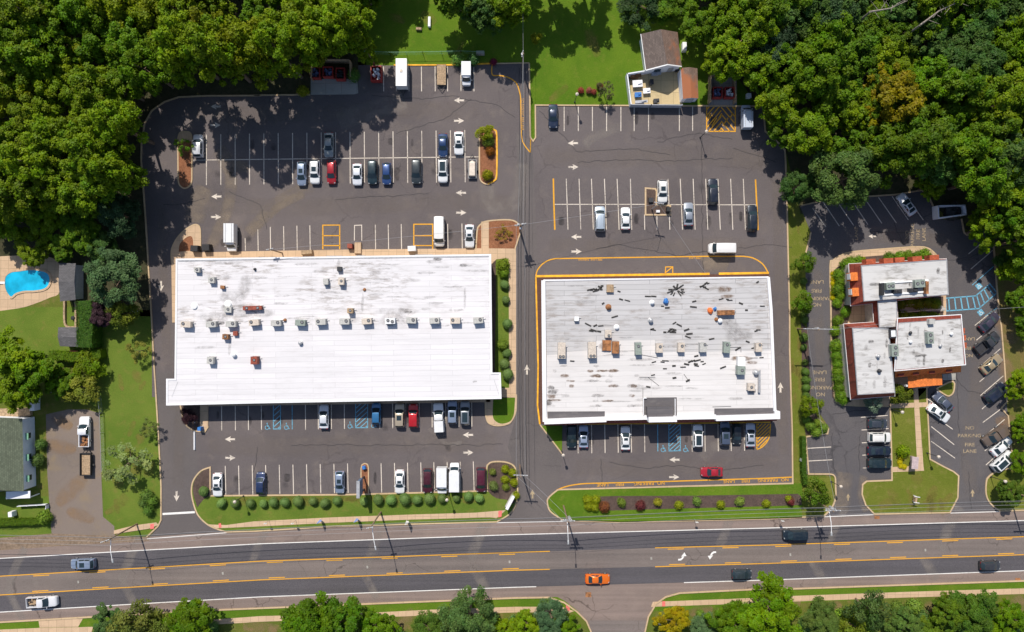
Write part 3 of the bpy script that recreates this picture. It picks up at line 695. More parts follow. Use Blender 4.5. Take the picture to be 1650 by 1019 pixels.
# road lines
ZR = 0.026
rl = Paint(ZR)
def cut(p, x0, x1):
    out = []
    for (a, c) in zip(p, p[1:]):
        for t in (a, c):
            if x0 <= t[0] <= x1 and (not out or out[-1] != t): out.append(t)
        for xx in (x0, x1):
            if a[0] < xx < c[0]: f = (xx - a[0]) / (c[0] - a[0]); out.append((xx, a[1] + f * (c[1] - a[1])))
    return sorted(set(out))
def y_at(p, x):
    for a, c in zip(p, p[1:]):
        if a[0] <= x <= c[0]: return a[1] + (x - a[0]) / (c[0] - a[0]) * (c[1] - a[1])
rl.path(wl1, 0.16); rl.path(cut(wl2, -700, 864), 0.16); rl.path(cut(wl2, 1102, 2400), 0.16)
rl.path(cut(ktop, 237, 366), 0.14) if False else None
rl.line((237, 868.5), (366, 858.5), 0.14); rl.line((800, 842.5), (908, 840.5), 0.14); rl.line((1328, 833), (1408, 829.5), 0.14); rl.line((1530, 827), (1612, 824.5), 0.14)
rl.line((262, 828.5), (314, 825.5), 0.4)
rl.done('edge_lines', 'white_r', road)
ry = Paint(ZR)
for p in (yl1, yl2):
    ry.path(cut(p, -700, 886), 0.17); ry.path(cut(p, 1055.5, 2400), 0.17)
for x in (53.6, 144, 240, 338, 430, 526, 615, 711, 804, 1076, 1164, 1249, 1343.6, 1429, 1518, 1605):
    ry.line((x, y_at(yl1, x) + 2.7), (x + 26, y_at(yl1, x + 26) + 2.7), 0.17)
for x in (52, 149, 244.5, 343, 433, 530, 623, 716, 810, 1078, 1168, 1258, 1346, 1434, 1518, 1608):
    ry.line((x, y_at(yl2, x) - 2.7), (x + 26, y_at(yl2, x + 26) - 2.7), 0.17)
ry.done('centre_lane_lines', 'yellow', road)
for x, y in ((126, 938), (359, 924), (592, 914), (821, 905.6), (1049.5, 900), (1273.5, 894), (1491, 886.5)):
    b = MB(); b.box(tuple(gp([(x, y)], 0.02)[0]), (0.32, 0.5, 0.02), 0.1); b.build('manhole_frame' if False else 'valve_cover', M['pave'], road)
b = MB(); b.box(tuple(gp([(948, 958.5)], 0.015)[0]), (1.1, 0.95, 0.012)); b.build('drain_grate', M['rust'], road)
for x, y in ((1413, 834), (1640, 934)):
    b = MB(); b.box(tuple(gp([(x, y)], 0.015)[0]), (1.0, 0.6, 0.02)); b.build('drain_grate', M['rust'], road)

def text(words, px, py, size, rz, m, parent, z=ZM, sx=1.0):
    cu = bpy.data.curves.new('tmp', 'FONT'); cu.body = words; cu.size = size; cu.align_x = 'CENTER'; cu.align_y = 'CENTER'
    to = bpy.data.objects.new('tmp', cu); me = bpy.data.meshes.new_from_object(to)
    bpy.data.objects.remove(to); me.name = 'pavement_lettering'
    me.materials.clear(); me.materials.append(M[m])
    o = bpy.data.objects.new('pavement_lettering', me); COL.objects.link(o)
    c = gp([(px, py)], z)[0]; o.location = c; o.rotation_euler = (0, 0, rz); o.scale = (sx, 1, 1)
    if parent is not None: o.parent = parent
    return o
for w_, x, y in (('LANE', 971, 781.5), ('FIRE', 998.6, 780.6), ('PARKING', 1037.5, 779.4), ('NO', 1065, 778.6), ('LANE', 1174.7, 776), ('FIRE', 1201.5, 775.1), ('PARKING', 1237, 774.1), ('NO', 1264.5, 773)):
    text(w_, x, y, 0.85, R(181.5), 'yellow', lot_b, ZM, 1.1)
for s, x, y in (('NO PARKING FIRE LANE', 841.7, 184.5),): text(s, x, y, 0.72, R(-90), 'yellow', lot_a, ZM, 0.78)
text('FIRE LANE  PARKING', 951, 418.6, 0.5, R(180), 'yellow', lot_b, ZM, 1.0); text('FIRE LANE', 1119, 416, 0.5, R(180), 'yellow', lot_b, ZM, 1.0)
for i, w_ in enumerate(('LANE', 'FIRE', 'PARKING', 'NO')):
    text(w_, (1316, 1315.5, 1319, 1316)[i], (454.5, 468.5, 481, 491)[i], 1.0, R(180), 'cream', lot_c, ZM, 1.15)
    text(w_, (1320.5, 1320.5, 1321.5, 1322)[i], (600, 611.5, 624.5, 635.5)[i], 1.0, R(180), 'cream', lot_c, ZM, 1.15)
    text(w_, (1562.5, 1562, 1562.5, 1562.5)[::-1][i], (727.5, 717, 702.5, 690)[i], 0.95, 0, 'cream', lot_c, ZM, 1.15)
    text(w_, (1489, 1479.5, 1470.5, 1461.5)[i], (378, 378, 379, 379)[i], 0.95, R(90), 'cream', lot_c, ZM, 1.15)
for i, w_ in enumerate(('LANE', 'FIRE', 'NO')): text(w_, 1561, (546, 561, 573)[i], 0.9, R(180), 'cream', lot_c, ZM, 1.1)
text('LANE', 1380, 377, 0.95, R(90), 'cream', lot_c, ZM, 1.1)

# cracks, tar lines and dirt tracked over the asphalt, plus wire shadows painted as dark lines
def stain_mat(name, c, amt, sc=0.4):
    m, nt, b = newmat(name)
    at = nd(nt, 'Attribute', attribute_name='edge'); v = pos(nt)
    f = noise(nt, v, sc, 4, 0.6, 0.5)
    k = math_(nt, 'MULTIPLY', ramp(nt, at.outputs['Fac'], 0.0, 1.0), ramp(nt, f, 0.15, 0.85))
    nt.links.new(math_(nt, 'MULTIPLY', k, amt), b.inputs['Alpha']); b.inputs['Base Color'].default_value = c4(c); b.inputs['Roughness'].default_value = 1.0
    return m
M['dirt_t'] = stain_mat('tracked_dirt', (0.27, 0.215, 0.165), 0.75)
M['oil'] = stain_mat('oil_stain', (0.03, 0.028, 0.03), 0.6)
M['dry_t'] = stain_mat('dry_grass_patch', (0.27, 0.20, 0.05), 0.5, 0.35); M['bare_t'] = stain_mat('bare_soil_patch', (0.32, 0.20, 0.11), 0.65, 0.35)
M['patch_t'] = stain_mat('pale_patch', (0.30, 0.26, 0.23), 0.55)
M['tar'] = plain('crack_tar_shade', (0.028, 0.026, 0.028), 0.8)  # dark tone for cracks, also stands in for the wires' shadows
def stain(px, w, m, parent, z, pts3=None):
    p = pts3 or gp(px, z); n = len(p); vs = []; ed = []
    for i in range(n):
        d = (p[min(i + 1, n - 1)] - p[max(i - 1, 0)]).xy.normalized(); o = Vector((-d.y, d.x, 0))
        ww = w[i] if isinstance(w, (list, tuple)) else w
        for k, e in ((-1, 0), (-0.5, 0.8), (0, 1), (0.5, 0.8), (1, 0)):
            vs.append(p[i] + o * (k * ww / 2)); ed.append(e if 0 < i < n - 1 else 0)
    b = MB(); b.add(vs, [(5 * i + k, 5 * i + k + 1, 5 * i + k + 6, 5 * i + k + 5) for i in range(n - 1) for k in range(4)])
    o = b.build('surface_stain', M[m], parent)
    a = o.data.attributes.new('edge', 'FLOAT', 'POINT'); a.data.foreach_set('value', ed); return o
stain(arc(Q('398,378 425,350 450,325 480,308 505,300')), 3.2, 'dirt_t', lot_a, 0.020)
stain(arc(Q('405,372 428,352 455,330 492,312')), 2.0, 'dirt_t', lot_a, 0.0205)
stain(arc(Q('370,270 372,300 366,340 352,370 340,400')), 3.0, 'dirt_t', lot_a, 0.021)
stain(arc(Q('330,300 318,330 312,360')), 5.0, 'dirt_t', lot_a, 0.0215)
stain(arc(Q('545,200 580,185 620,172 655,160')), 5.0, 'patch_t', lot_a, 0.020)
stain(arc(Q('350,240 362,255 372,270 400,262')), 4.0, 'dirt_t', lot_a, 0.022)
stain(arc(Q('780,225 790,330 835,320 840,260')), 4.0, 'patch_t', lot_a, 0.02)
stain(arc(Q('690,690 720,715 745,712')), 1.0, 'patch_t', lot_a, 0.021)
stain(arc(Q('940,236 955,222 980,212 1000,205')), 2.5, 'patch_t', lot_b, 0.020)
stain(arc(Q('1130,425 1150,420 1175,428')), 5.0, 'dirt_t', lot_b, 0.020)
stain(arc(Q('1130,740 1150,720 1180,718')), 3.0, 'patch_t', lot_b, 0.020)
stain(arc(Q('1362,760 1358,790 1355,825')), 4.0, 'dirt_t', lot_c, 0.020)
stain(arc(Q('1392,765 1388,800 1398,825')), 2.0, 'dirt_t', lot_c, 0.021)
for (a, c, w_) in ((20, 912, 2.2), (205, 895, 2.5), (410, 880, 2.0), (600, 872, 2.5), (765, 866, 3.0), (1165, 850, 2.5), (1525, 845, 3.0), (1340, 850, 2.0)):
    stain(arc([(a + 22, c - 30), (a + 8, c - 5), (a - 2, c + 22), (a - 10, c + 44)]), w_, 'patch_t', road, 0.0225)
for (a, c, w_) in ((20, 965, 2.0), (205, 950, 2.2), (590, 930, 2.0), (770, 925, 2.6), (1310, 905, 2.4), (1490, 900, 2.6)):
    stain(arc([(a - 8, c - 14), (a + 6, c + 12), (a + 18, c + 36)]), w_, 'patch_t', road, 0.0226)
for x, y in ((350, 281), (590, 283), (570, 276), (700, 276), (486, 282), (432, 688), (620, 688), (1008, 356), (1130, 302), (1417, 716), (400, 385), (640, 788), (460, 784), (722, 722), (950, 714), (1080, 360), (1500, 700)):
    stain([(x, y - 9), (x + 0.5, y), (x, y + 9)], 1.5, 'oil', None if False else (lot_a if x < 850 else lot_b if x < 1280 else lot_c), 0.0225)
sq = random.Random(41)
M['worn_t'] = stain_mat('worn_lane', (0.22, 0.18, 0.155), 0.38, 0.18)
for q_, w_, L_ in (('330,330 450,335 600,330 760,325 830,330', 4.5, lot_a), ('300,180 450,185 620,178 780,180', 4.5, lot_a), ('330,716 470,720 640,715 810,714', 5.0, lot_a), ('292,600 290,700 287,790', 3.0, lot_a), ('262,330 262,420 266,520 272,600', 2.5, lot_a), ('870,250 990,255 1120,250 1240,262', 5.0, lot_b), ('880,395 1000,398 1120,396 1240,398', 4.0, lot_b), ('1252,280 1255,420 1258,560 1262,740', 3.0, lot_b), ('920,752 1040,756 1160,752 1260,748', 4.5, lot_b), ('1318,430 1320,540 1325,640', 2.5, lot_c), ('1400,380 1480,384 1545,400 1570,460', 4.0, lot_c), ('1570,520 1575,620 1560,720 1565,800', 4.0, lot_c)):
    stain(arc(Q(q_)), w_, 'worn_t', L_, 0.0196)
def blot(x, y, L, w, m, z, a=None):
    a = sq.uniform(0, 3.14) if a is None else a; dx, dy = math.cos(a) * L / 2, math.sin(a) * L / 2
    stain(arc([(x - dx, y - dy), (x - dx * .5, y - dy * .5 + sq.uniform(-2, 2)), (x, y), (x + dx * .5, y + dy * .5 + sq.uniform(-2, 2)), (x + dx, y + dy)], 3), [w * t for t in (.3, .6, .8, .9, 1, 1, 1, 1, 1, .9, .8, .6, .3)][:13], m, None, z)['kind'] = 'structure'
for i in range(26): blot(sq.uniform(345, 770), sq.choice((235, 278, 386, 672, 778)) + sq.uniform(-8, 8), sq.uniform(10, 24), sq.uniform(.6, 1.6), 'oil', .0226, 1.57)
for i in range(16): blot(sq.uniform(900, 1210), sq.choice((192, 310, 350, 706)) + sq.uniform(-8, 8), sq.uniform(10, 24), sq.uniform(.6, 1.6), 'oil', .0226, 1.57)
for i in range(18): blot(sq.uniform(350, 780), 806 + sq.uniform(-5, 3), sq.uniform(20, 45), sq.uniform(1, 2.2), 'dry_t', .138, 0)
for i in range(14): blot(sq.uniform(180, 245), sq.uniform(600, 830), sq.uniform(15, 40), sq.uniform(1.2, 3.0), 'dry_t', .008)
for i in range(12): blot(sq.uniform(1395, 1535), sq.uniform(770, 820), sq.uniform(14, 36), sq.uniform(1, 2.6), 'dry_t', .126)
for i in range(12): blot(sq.uniform(1276, 1290), sq.uniform(370, 760), sq.uniform(14, 30), sq.uniform(.8, 1.5), 'dry_t', .008, 1.57)
for x, y, L, w in ((1342, 980, 30, 3.5), (1362, 1000, 26, 3.0), (1496, 985, 34, 4.0), (1520, 1008, 40, 3.0), (1640, 975, 30, 4), (1130, 985, 40, 3.0), (1215, 965, 30, 2), (650, 1005, 60, 3), (420, 1012, 60, 3), (1275, 975, 34, 2.5), (1620, 530, 60, 4), (1622, 600, 70, 4), (1632, 680, 60, 3)): blot(x, y, L, w, 'bare_t', .013)
for x, y, L, w in ((690, 30, 30, 3), (735, 92, 60, 1.5), (640, 30, 30, 2), (1110, 120, 30, 2.5), (955, 70, 50, 3), (900, 150, 40, 2)): blot(x, y, L, w, 'dry_t', .009)
for x, y, L, w in ((95, 720, 60, 3.5), (115, 790, 70, 4), (100, 680, 40, 3), (130, 830, 50, 3)): blot(x, y, L, w, 'bare_t', .016)
cr = random.Random(3)
def crack_shade(pts_, w, parent, jit=1.5):  # thin dark ribbon for real cracks and for painted wire shadows
    p = []
    for a, c in zip(pts_, pts_[1:]):
        n = max(2, int(math.hypot(c[0] - a[0], c[1] - a[1]) / 7))
        for i in range(n):
            f = i / n; p.append((a[0] + f * (c[0] - a[0]) + cr.uniform(-jit, jit), a[1] + f * (c[1] - a[1]) + cr.uniform(-jit, jit)))
    p.append(pts_[-1]); b = MB(); b.ribbon(gp(p, 0.0232), w); b.build('crack_shade', M['tar'], parent)
for s in ('470,718 560,717 620,718 680,716 760,718 810,716', '410,760 415,720', '540,322 590,318 640,316 690,312', '600,155 680,160 730,155 800,170 830,190', '640,215 720,190 760,160', '370,310 420,330 430,370', '262,330 290,330 330,320', '700,250 705,300'):
    crack_shade(Q(s), 0.09, lot_a)
for s in ('870,180 930,245 1020,240 1080,250', '960,400 1000,395 1058,405 1065,385', '1057,405 1090,412 1140,405 1200,410', '1180,240 1220,250 1250,262', '930,262 1000,258 1080,260 1180,255', '980,745 1040,755 1090,750 1160,758 1230,750', '1275,400 1240,395 1180,402', '970,790 968,740', '1060,230 1120,215 1180,225', '1130,218 1131,300 1133,440'):  # last entry paints the overhead wires' shadow as a dark streak
    crack_shade(Q(s), 0.09, lot_b)
for s in ('1400,372 1450,376 1500,368', '1440,360 1455,395', '1520,420 1560,415 1600,400', '1540,610 1560,630 1600,640', '1395,660 1340,668', '1385,700 1384,760', '1340,700 1345,760', '1560,760 1565,820', '1540,560 1545,700'):
    crack_shade(Q(s), 0.09, lot_c)
for x in (836.5, 841, 846.5): crack_shade([(x, 110), (x + 1, 250), (x - 1, 400), (x, 640), (x + 2, 760)], 0.10, aisle, 0.5)  # these straight lines paint in the overhead wires' shadows along the aisle

# ------------------------------------------------------------------ buildings
def roof_parts(root, outline, z, m, name='roof'):
    b = MB(); b.poly(P3(outline, z)); return b.build(name, M[m], root, world=True)
def walls(root, px, z, m, z0=0.0, zt=None, name='wall'):
    t = P3(px, z); b = MB()
    b.prism([Vector((v.x, v.y, z0)) for v in t], [Vector((v.x, v.y, zt or z - 0.02)) for v in t]); return b.build(name, M[m], root, world=True)
def coping(root, px, z, w=0.35, h=0.14, m='para', closed=True, name='parapet'):
    b = MB(); b.ribbon(P3(px, z), w, closed, z0=z - h); return b.build(name, M[m], root, world=True)

# long white-roofed shopping strip
ZA = 4.5
bA = empty('shopping_strip', W(540, 530)); tag(bA, 'long low shopping strip with a bright white roof, left of the central drive', 'building')
walls(bA, Q('286.5,420 788,413 790,626 286.5,633'), ZA, 'wall_tan')
A_out = Q('284.5,418.4 790,411 792,602 805.5,602 806.8,641.6 410,649 269,652.3 269,612 282.5,612')
roof_parts(bA, A_out, ZA, 'roofA')
walls(bA, Q('269.5,612.3 805.3,602.5 806.3,641.2 410,648.6 269.5,651.8'), ZA, 'para', 3.5, ZA - 0.03, 'canopy')
coping(bA, A_out, ZA + 0.10, 0.32, 0.13)
b = MB(); b.ribbon(P3(Q('287,421 410,418 788,413.4'), ZA + 0.05), 0.22); b.build('roof_edge_strip', M['grey_metal'], bA, world=True)
for s in ('277,640 284,622 287,615', '804,636 796,612'):
    b = MB(); b.ribbon(P3(Q(s), ZA + 0.02), 0.06); b.build('roof_seam', M['grey_metal'], bA, world=True)
for i in range(14):
    x = 300 + i * 37; y = 633.3 - (x - 286) * 0.0139 + 0.5
    v = W(x, y, ZA); b = MB(); b.box((v.x, v.y - 0.04, 0.3), (3.6, 0.08, 2.3), R(-0.8)); f = b.build('storefront_window', M['glass_b'], bA, world=True)
    b = MB(); b.box((v.x + 1.9, v.y - 0.06, 0.05), (0.15, 0.12, 2.75), R(-0.8)); b.build('window_post', M['white_metal'], f, world=False); f.children[0].location = tuple(-x_ for x_ in bA.location)
for i in range(10):
    x = 276 + i * 58; v = W(x, 649.6 - (x - 276) * 0.0185, ZA); b = MB(); b.box((v.x, v.y + 0.4, 0), (0.3, 0.3, 3.5)); b.build('column', M['wall_tan'], bA, world=True)
for x, w_ in ((534, 3.0), (577, 1.6), (681, 3.2)):
    v = W(x, 412 + (790 - x) * 0.0138, ZA); b = MB(); b.box((v.x, v.y + 0.5, 0.05), (w_, 0.08, 2.6)); b.build('loading_door', M['grey_metal'], bA, world=True)

# grey and white roofed strip on the right
ZB = 4.3
bB = empty('shopping_strip', W(1062, 560)); tag(bB, 'square low shop building with a littered half grey, half white roof', 'building')
B_out = Q('875.5,452 1238.5,446.8 1242.8,500 1249,663 1252,664 1252.5,672 1153,673.5 1090,674 1046,674.5 977,676.5 877.6,680')
walls(bB, B_out, ZB, 'wall_tan')
dvd = '881,572.7 912,570.3 912,567 960.5,564.5 961.5,549 1055,548 1056.5,568 1104,567.5 1245,565'
roof_parts(bB, Q('875.5,452 1238.5,446.8 1242.8,500 1245,565') + list(reversed(Q(dvd)))[1:], ZB, 'roofBn', 'roof_membrane')
roof_parts(bB, Q(dvd + ' 1249,663 1252,664 1252.5,672 1153,673.5 977,676.5 877.6,680'), ZB, 'roofBs', 'roof_membrane')
coping(bB, Q('877.6,680 876.5,570 875.5,452'), ZB + 0.42, 0.75, 0.44, closed=False)
coping(bB, Q('875.5,452 1238.5,446.8'), ZB + 0.12, 0.28, 0.14, closed=False)
coping(bB, Q('1238.5,446.8 1242.8,500 1249,663'), ZB + 0.35, 0.5, 0.37, closed=False)
for s, z in (('877,680 977,676.3', 5.0), ('977,674.6 1046,673', 4.7), ('1045.5,676.8 1090.8,676', 6.0), ('1090.5,673.2 1154,672', 4.7), ('1154,674.6 1253,671.5 1253,663', 5.0)):
    coping(bB, Q(s), z, 0.95 if z > 4.8 else 0.8, z - 3.4, closed=False)
for s, z in (('882,663.5 974.5,663 974.5,674 882.5,675.5', ZB + 0.05), ('1151,658.5 1248.5,657.5 1249,669.5 1151,670.5', ZB + 0.05), ('1035.6,641 1090.5,640.5 1090.8,671.5 1035.6,671.5', ZB + 0.055)):
    roof_parts(bB, Q(s), z, 'dkroof', 'lower_roof')
b = MB(); t = P3(Q('1043,656 1084,655.5 1085,672.5 1043.5,673'), 5.6); b.prism([Vector((v.x, v.y, ZB + .03)) for v in t], t); b.build('raised_roof', M['dkroof'], bB, world=True)
for s in ('1037,671 1037,642 1042,642', '1088,671 1088,643'):
    b = MB(); b.ribbon(P3(Q(s), ZB + 0.4), 0.12, z0=ZB); b.build('roof_edge_strip', M['para'], bB, world=True)
b = MB(); b.ribbon(P3(Q('877,679.5 974,676 1045,675.5 1090,675 1153,673 1252,671.5'), 3.3), 1.6, z0=3.1); b.build('canopy', M['rust_red'], bB, world=True)
for i in range(10):
    v = W(893 + i * 37.5, 679.7 - i * 0.9, ZB); b = MB(); b.box((v.x, v.y - 0.03, 0.3), (3.4, 0.1, 2.3), R(-1)); b.build('storefront_window', M['glass_b'], bB, world=True)

# office building with mansard roofs
bC = empty('office_building', W(1450, 530)); tag(bC, 'brick office building with dark red mansard roofs and an orange entrance gable', 'building')
def mansard(outer, z1, inner, z2, wall='wall_tan', tile='tile_red', roof='roofC'):
    o = P3(outer, z1); i = P3(inner, z2); n = len(o)
    c = sum(o, Vector()) / n; ins = [Vector((v.x + (c.x - v.x) * 0.03, v.y + (c.y - v.y) * 0.03, z1)) for v in o]
    zt = min(z1, z2 - 0.2)
    b = MB(); b.prism([Vector((v.x, v.y, 0)) for v in ins], [Vector((v.x, v.y, zt)) for v in ins]); b.build('wall', M[wall], bC, world=True)
    b = MB(); b.prism(o, i, cap=False, bottom=False); b.build('mansard_roof', M[tile], bC, world=True)
    b = MB(); b.poly([v + Vector((0, 0, -0.06)) for v in i]); b.build('flat_roof', M[roof], bC, world=True)
    b = MB(); b.ribbon(o, 0.14, True, z0=z1 - 0.15); b.build('gutter', M['white_metal'], bC, world=True)
    b = MB(); b.ribbon(i, 0.16, True, z0=z2 - 0.2); b.build('roof_edge_strip', M['grey_metal'], bC, world=True)
mansard(T('13', '540,688 1155,655 1166,882 553,952'), 3.3, T('13', '620,700 1158,662 1168,880 637,922'), 6.2)
mansard(T('13', '690,930 842,905') + T('23', '852,105 700,112'), 3.3, T('13', '725,925 838,905') + T('23', '848,103 735,108'), 5.6)
mansard(T('23', '508,88 705,75 795,120 830,542 552,564'), 3.2, T('23', '565,115 705,112 790,120 830,520 598,533'), 6.0)
mansard(T('23', '848,52 1250,28 1278,345 830,384'), 6.3, T('23', '852,80 1248,52 1270,343 834,378'), 6.25, 'brick')
b = MB(); o_ = P3(T('23', '832,425 1248,392 1250,352 832,386'), 3.4); i_ = P3(T('23', '832,386 1250,350'), 6.2)
b.add([o_[0], o_[1], i_[1], i_[0]], [(0, 1, 2, 3)]); b.build('mansard_roof', M['tile_or'], bC, world=True)
for x, y in T('23', '875,398 968,390 1070,381 1178,372'):
    v = W(x, y, 5.2); b = MB(); b.box((v.x, v.y - 0.1, 3.9), (1.0, 0.9, 1.0), R(4)); d = b.build('dormer', M['tile_or'], bC, world=True)
    b = MB(); b.box((v.x - bC.location.x, v.y - 0.57 - bC.location.y, 4.1), (0.7, 0.06, 0.7), R(4)); b.build('dormer_window', M['glass_b'], d)
    b = MB(); b.box((v.x - bC.location.x, v.y - 0.1 - bC.location.y, 4.9), (1.1, 1.0, 0.06), R(4)); b.build('dormer_roof', M['tile_red'], d)
for x, y in T('13', '680,672 790,667 862,662 972,655 1080,647'):
    v = W(x, y, 4.8); b = MB(); b.box((v.x, v.y, 3.3), (1.9, 1.0, 1.5), R(4), .92); b.build('dormer', M['tile_mid'], bC, world=True)
for x, y in T('13', '580,767 590,865'):
    v = W(x, y, 5.1); b = MB(); b.box((v.x, v.y, 3.6), (1.7, 1.55, 1.55), R(4)); d = b.build('dormer', M['tile_or'], bC, world=True)
    b = MB(); b.box((v.x - 0.88 - bC.location.x, v.y - bC.location.y, 3.8), (0.06, 1.1, 1.2), R(4)); b.build('dormer_window', M['white_metal'], d)
for x, y in T('23', '1262,130 1268,175 1273,222'):
    v = W(x, y, 5.0); b = MB(); b.box((v.x + 0.1, v.y, 3.2), (0.6, 1.0, 1.7), R(-4)); b.build('dormer', M['tile_mid'], bC, world=True)
b = MB(); e = P3(T('23', '915,492 1130,473 1128,398 912,410'), 3.3); r1 = W(*T('23', '1028,480')[0], 3.75); r0 = W(*T('23', '1026,402')[0], 3.75)
b.add([e[0], r1, r0, e[3]], [(0, 1, 2, 3)]); b.add([r1, e[1], e[2], r0], [(0, 1, 2, 3)]); b.add([e[0], e[1], r1], [(0, 1, 2)]); b.build('entrance_gable', M['tile_or'], bC, world=True)
for v in (e[0], e[1]):
    b = MB(); b.box((v.x * 0.995 + 0.3 * (1 if v is e[0] else -1), v.y + 0.4, 0), (0.35, 0.35, 3.1)); b.build('porch_post', M['wall_white'], bC, world=True)
b = MB(); v = P3(T('23', '1130,405 1215,400 1215,440 1135,442'), 0.3)
b.prism([Vector((q.x, q.y, 0)) for q in v], v); b.build('side_step', M['pave'], bC, world=True)
for s, w_ in (('478,130 545,560', 4), ):
    for k in range(4):
        f = (k + 0.5) / 4; p0, p1 = T('23', s); v = W(p0[0] + f * (p1[0] - p0[0]), p0[1] + f * (p1[1] - p0[1]), 1.6)
        b = MB(); b.box((v.x + 0.42, v.y, 1.0), (0.12, 1.2, 1.3), R(5)); b.build('window', M['glass_b'], bC, world=True)
sheet('path', T('13', '855,952 1110,938 1150,968 1150,985 870,995'), 0.132, M['pave'])
for s in ('858,952 1112,936', '868,995 1150,972'):
    b = MB(); b.ribbon(P3(T('13', s), 1.0), 0.07, z0=0.92); p_ = P3(T('13', s), 1.0)
    for k in range(6): q = p_[0].lerp(p_[1], k / 5); b.box((q.x, q.y, .12), (.06, .06, .8))
    o = b.build('handrail', M['white_metal']); tag(o, 'white handrail along the %s side of the courtyard path' % ('upper' if '936' in s else 'lower'), 'handrail')
# sunken service well on the north wing
b = MB(); wl = P3(T('13', '742,810 1038,790 1042,862 760,884'), 6.35); b.ribbon(wl, 0.3, True, z0=6.1); b.build('service_well_curb', M['white_metal'], bC, world=True)

# house, shed and yard behind the second lot
hs = empty('house', W(1066, 90)); tag(hs, 'small house with a grey-brown gable roof, rust streaked on its right slope', 'house')
rt, rb_ = W(1065, 47.5, 4.8), W(1075.5, 104.5, 4.8)
lt, lb, qt, qb = W(1033, 55, 2.9), W(1041, 113.5, 2.9), W(1091.8, 52, 2.9), W(1098.5, 107.5, 2.9)
b = MB(); b.add([lt, lb, rb_, rt], [(0, 1, 2, 3)]); b.build('roof', M['sh_brown'], hs, world=True)
b = MB(); b.add([rt, rb_, qb, qt], [(0, 1, 2, 3)]); b.build('roof', M['sh_rust'], hs, world=True)
g = [lt.lerp(qt, 0.03), lb.lerp(qb, 0.03), qb.lerp(lb, 0.03), qt.lerp(lt, 0.03)]
g = [Vector((v.x, v.y * 1 + (0.25 if k in (1, 2) else -0.25), 2.8)) for k, v in enumerate(g)]
b = MB(); b.prism([Vector((v.x, v.y, 0)) for v in g], g); m1 = (g[1] + g[2]) / 2; m0 = (g[0] + g[3]) / 2
b.add([g[1], g[2], Vector((m1.x, m1.y, 4.7))], [(0, 1, 2)]); b.add([g[3], g[0], Vector((m0.x, m0.y, 4.7))], [(0, 1, 2)]); b.build('wall', M['wall_white'], hs, world=True)
b = MB(); b.ribbon([lt, lb], 0.22, z0=2.75); b.build('gutter', M['white_metal'], hs, world=True)
b = MB(); b.ribbon([lb + Vector((0, 0, .05)), rb_ + Vector((0, 0, .05)), qb + Vector((0, 0, .05))], 0.2, z0=None); b.build('barge_board', M['white_metal'], hs, world=True)
v = g[1].lerp(g[2], 0.35); b = MB(); b.box((v.x, v.y - 0.05, 0.9), (1.2, 0.08, 1.2)); b.build('window', M['glass_b'], hs, world=True)
v = g[1].lerp(g[2], 0.75); b = MB(); b.box((v.x, v.y - 0.05, 0.05), (0.95, 0.08, 2.05)); b.build('door', M['grey_metal'], hs, world=True)
b = MB(); q = W(1097, 75, 1); b.box((q.x + .7, q.y, 0), (0.8, 1.6, 1.1)); b.build('bulkhead', M['white_metal'], hs, world=True)
sh = empty('shed', W(1109, 134)); tag(sh, 'long brown-roofed shed on the right side of the fenced yard', 'shed')
s_ = P3(T('02', '1085,430 1190,433 1197,622 1100,626'), 2.6); mid0 = (s_[0] + s_[1]) / 2 + Vector((0, 0, .5)); mid1 = (s_[2] + s_[3]) / 2 + Vector((0, 0, .5))
b = MB(); b.add([s_[0], s_[3], mid1, mid0], [(0, 1, 2, 3)]); b.add([mid0, mid1, s_[2], s_[1]], [(0, 1, 2, 3)]); b.build('roof', M['sh_rust'], sh, world=True)
w4 = [Vector((v.x, v.y + 0.15 * (-1 if k < 2 else 1), 2.5)) for k, v in enumerate(s_)]
b = MB(); b.prism([Vector((v.x, v.y, 0)) for v in w4], w4); b.build('wall', M['wall_white'], sh, world=True)
b = MB(); v = (w4[2] + w4[3]) / 2; b.box((v.x, v.y - 0.05, 0.05), (1.5, 0.08, 2.0)); b.build('door', M['wall_grey'], sh, world=True)
sheet('patio', T('02', '760,470 890,455 1095,440 1098,660 775,660'), 0.02, concrete('tan_patio', (0.56, 0.44, 0.25), 2.4, 0.04))
def fence(name, label, px, z, m, posts=2.0, thick=0.1, cat='fence', mesh=False):
    p = P3(px, z); root = empty(name, Vector((p[0].x, p[0].y, 0))); tag(root, label, cat)
    b = MB()
    if mesh:
        b.ribbon(p, 0.05, z0=z - 0.05)
        for a, c in zip(p, p[1:]):
            n = int((c - a).length / 0.3)
            for i in range(n):
                u = a.lerp(c, i / n); w_ = a.lerp(c, min(1, (i + 5) / n)); b.ribbon([Vector((u.x, u.y, z)), Vector((w_.x, w_.y, 0.05))], 0.008); b.ribbon([Vector((u.x, u.y, 0.05)), Vector((w_.x, w_.y, z))], 0.008)
    else: b.ribbon(p, thick, z0=0.02)
    b.build('panel', M[m], root, world=True)
    for a, c in zip(p, p[1:]):
        n = max(1, int((c - a).length / posts))
        for i in range(n + 1):
            u = a.lerp(c, i / n); b = MB(); b.box((u.x, u.y, 0), ((0.07, 0.07, z + 0.08) if mesh else (0.14, 0.14, z + 0.08))); b.build('post', M[m], root, world=True)
    return root
fence('yard_fence', 'white wall-like fence along the left side of the cluttered yard', T('02', '865,447 748,466 772,658'), 1.9, 'wall_white', 2.4, 0.2)
fence('yard_fence', 'grey fence with a gate closing the yard towards the parking lot', T('02', '772,660 900,662 1095,664'), 1.7, 'wall_grey', 2.4, 0.12)
M['fence_green'] = plain('green_wire', (0.16, 0.34, 0.22), 0.6)
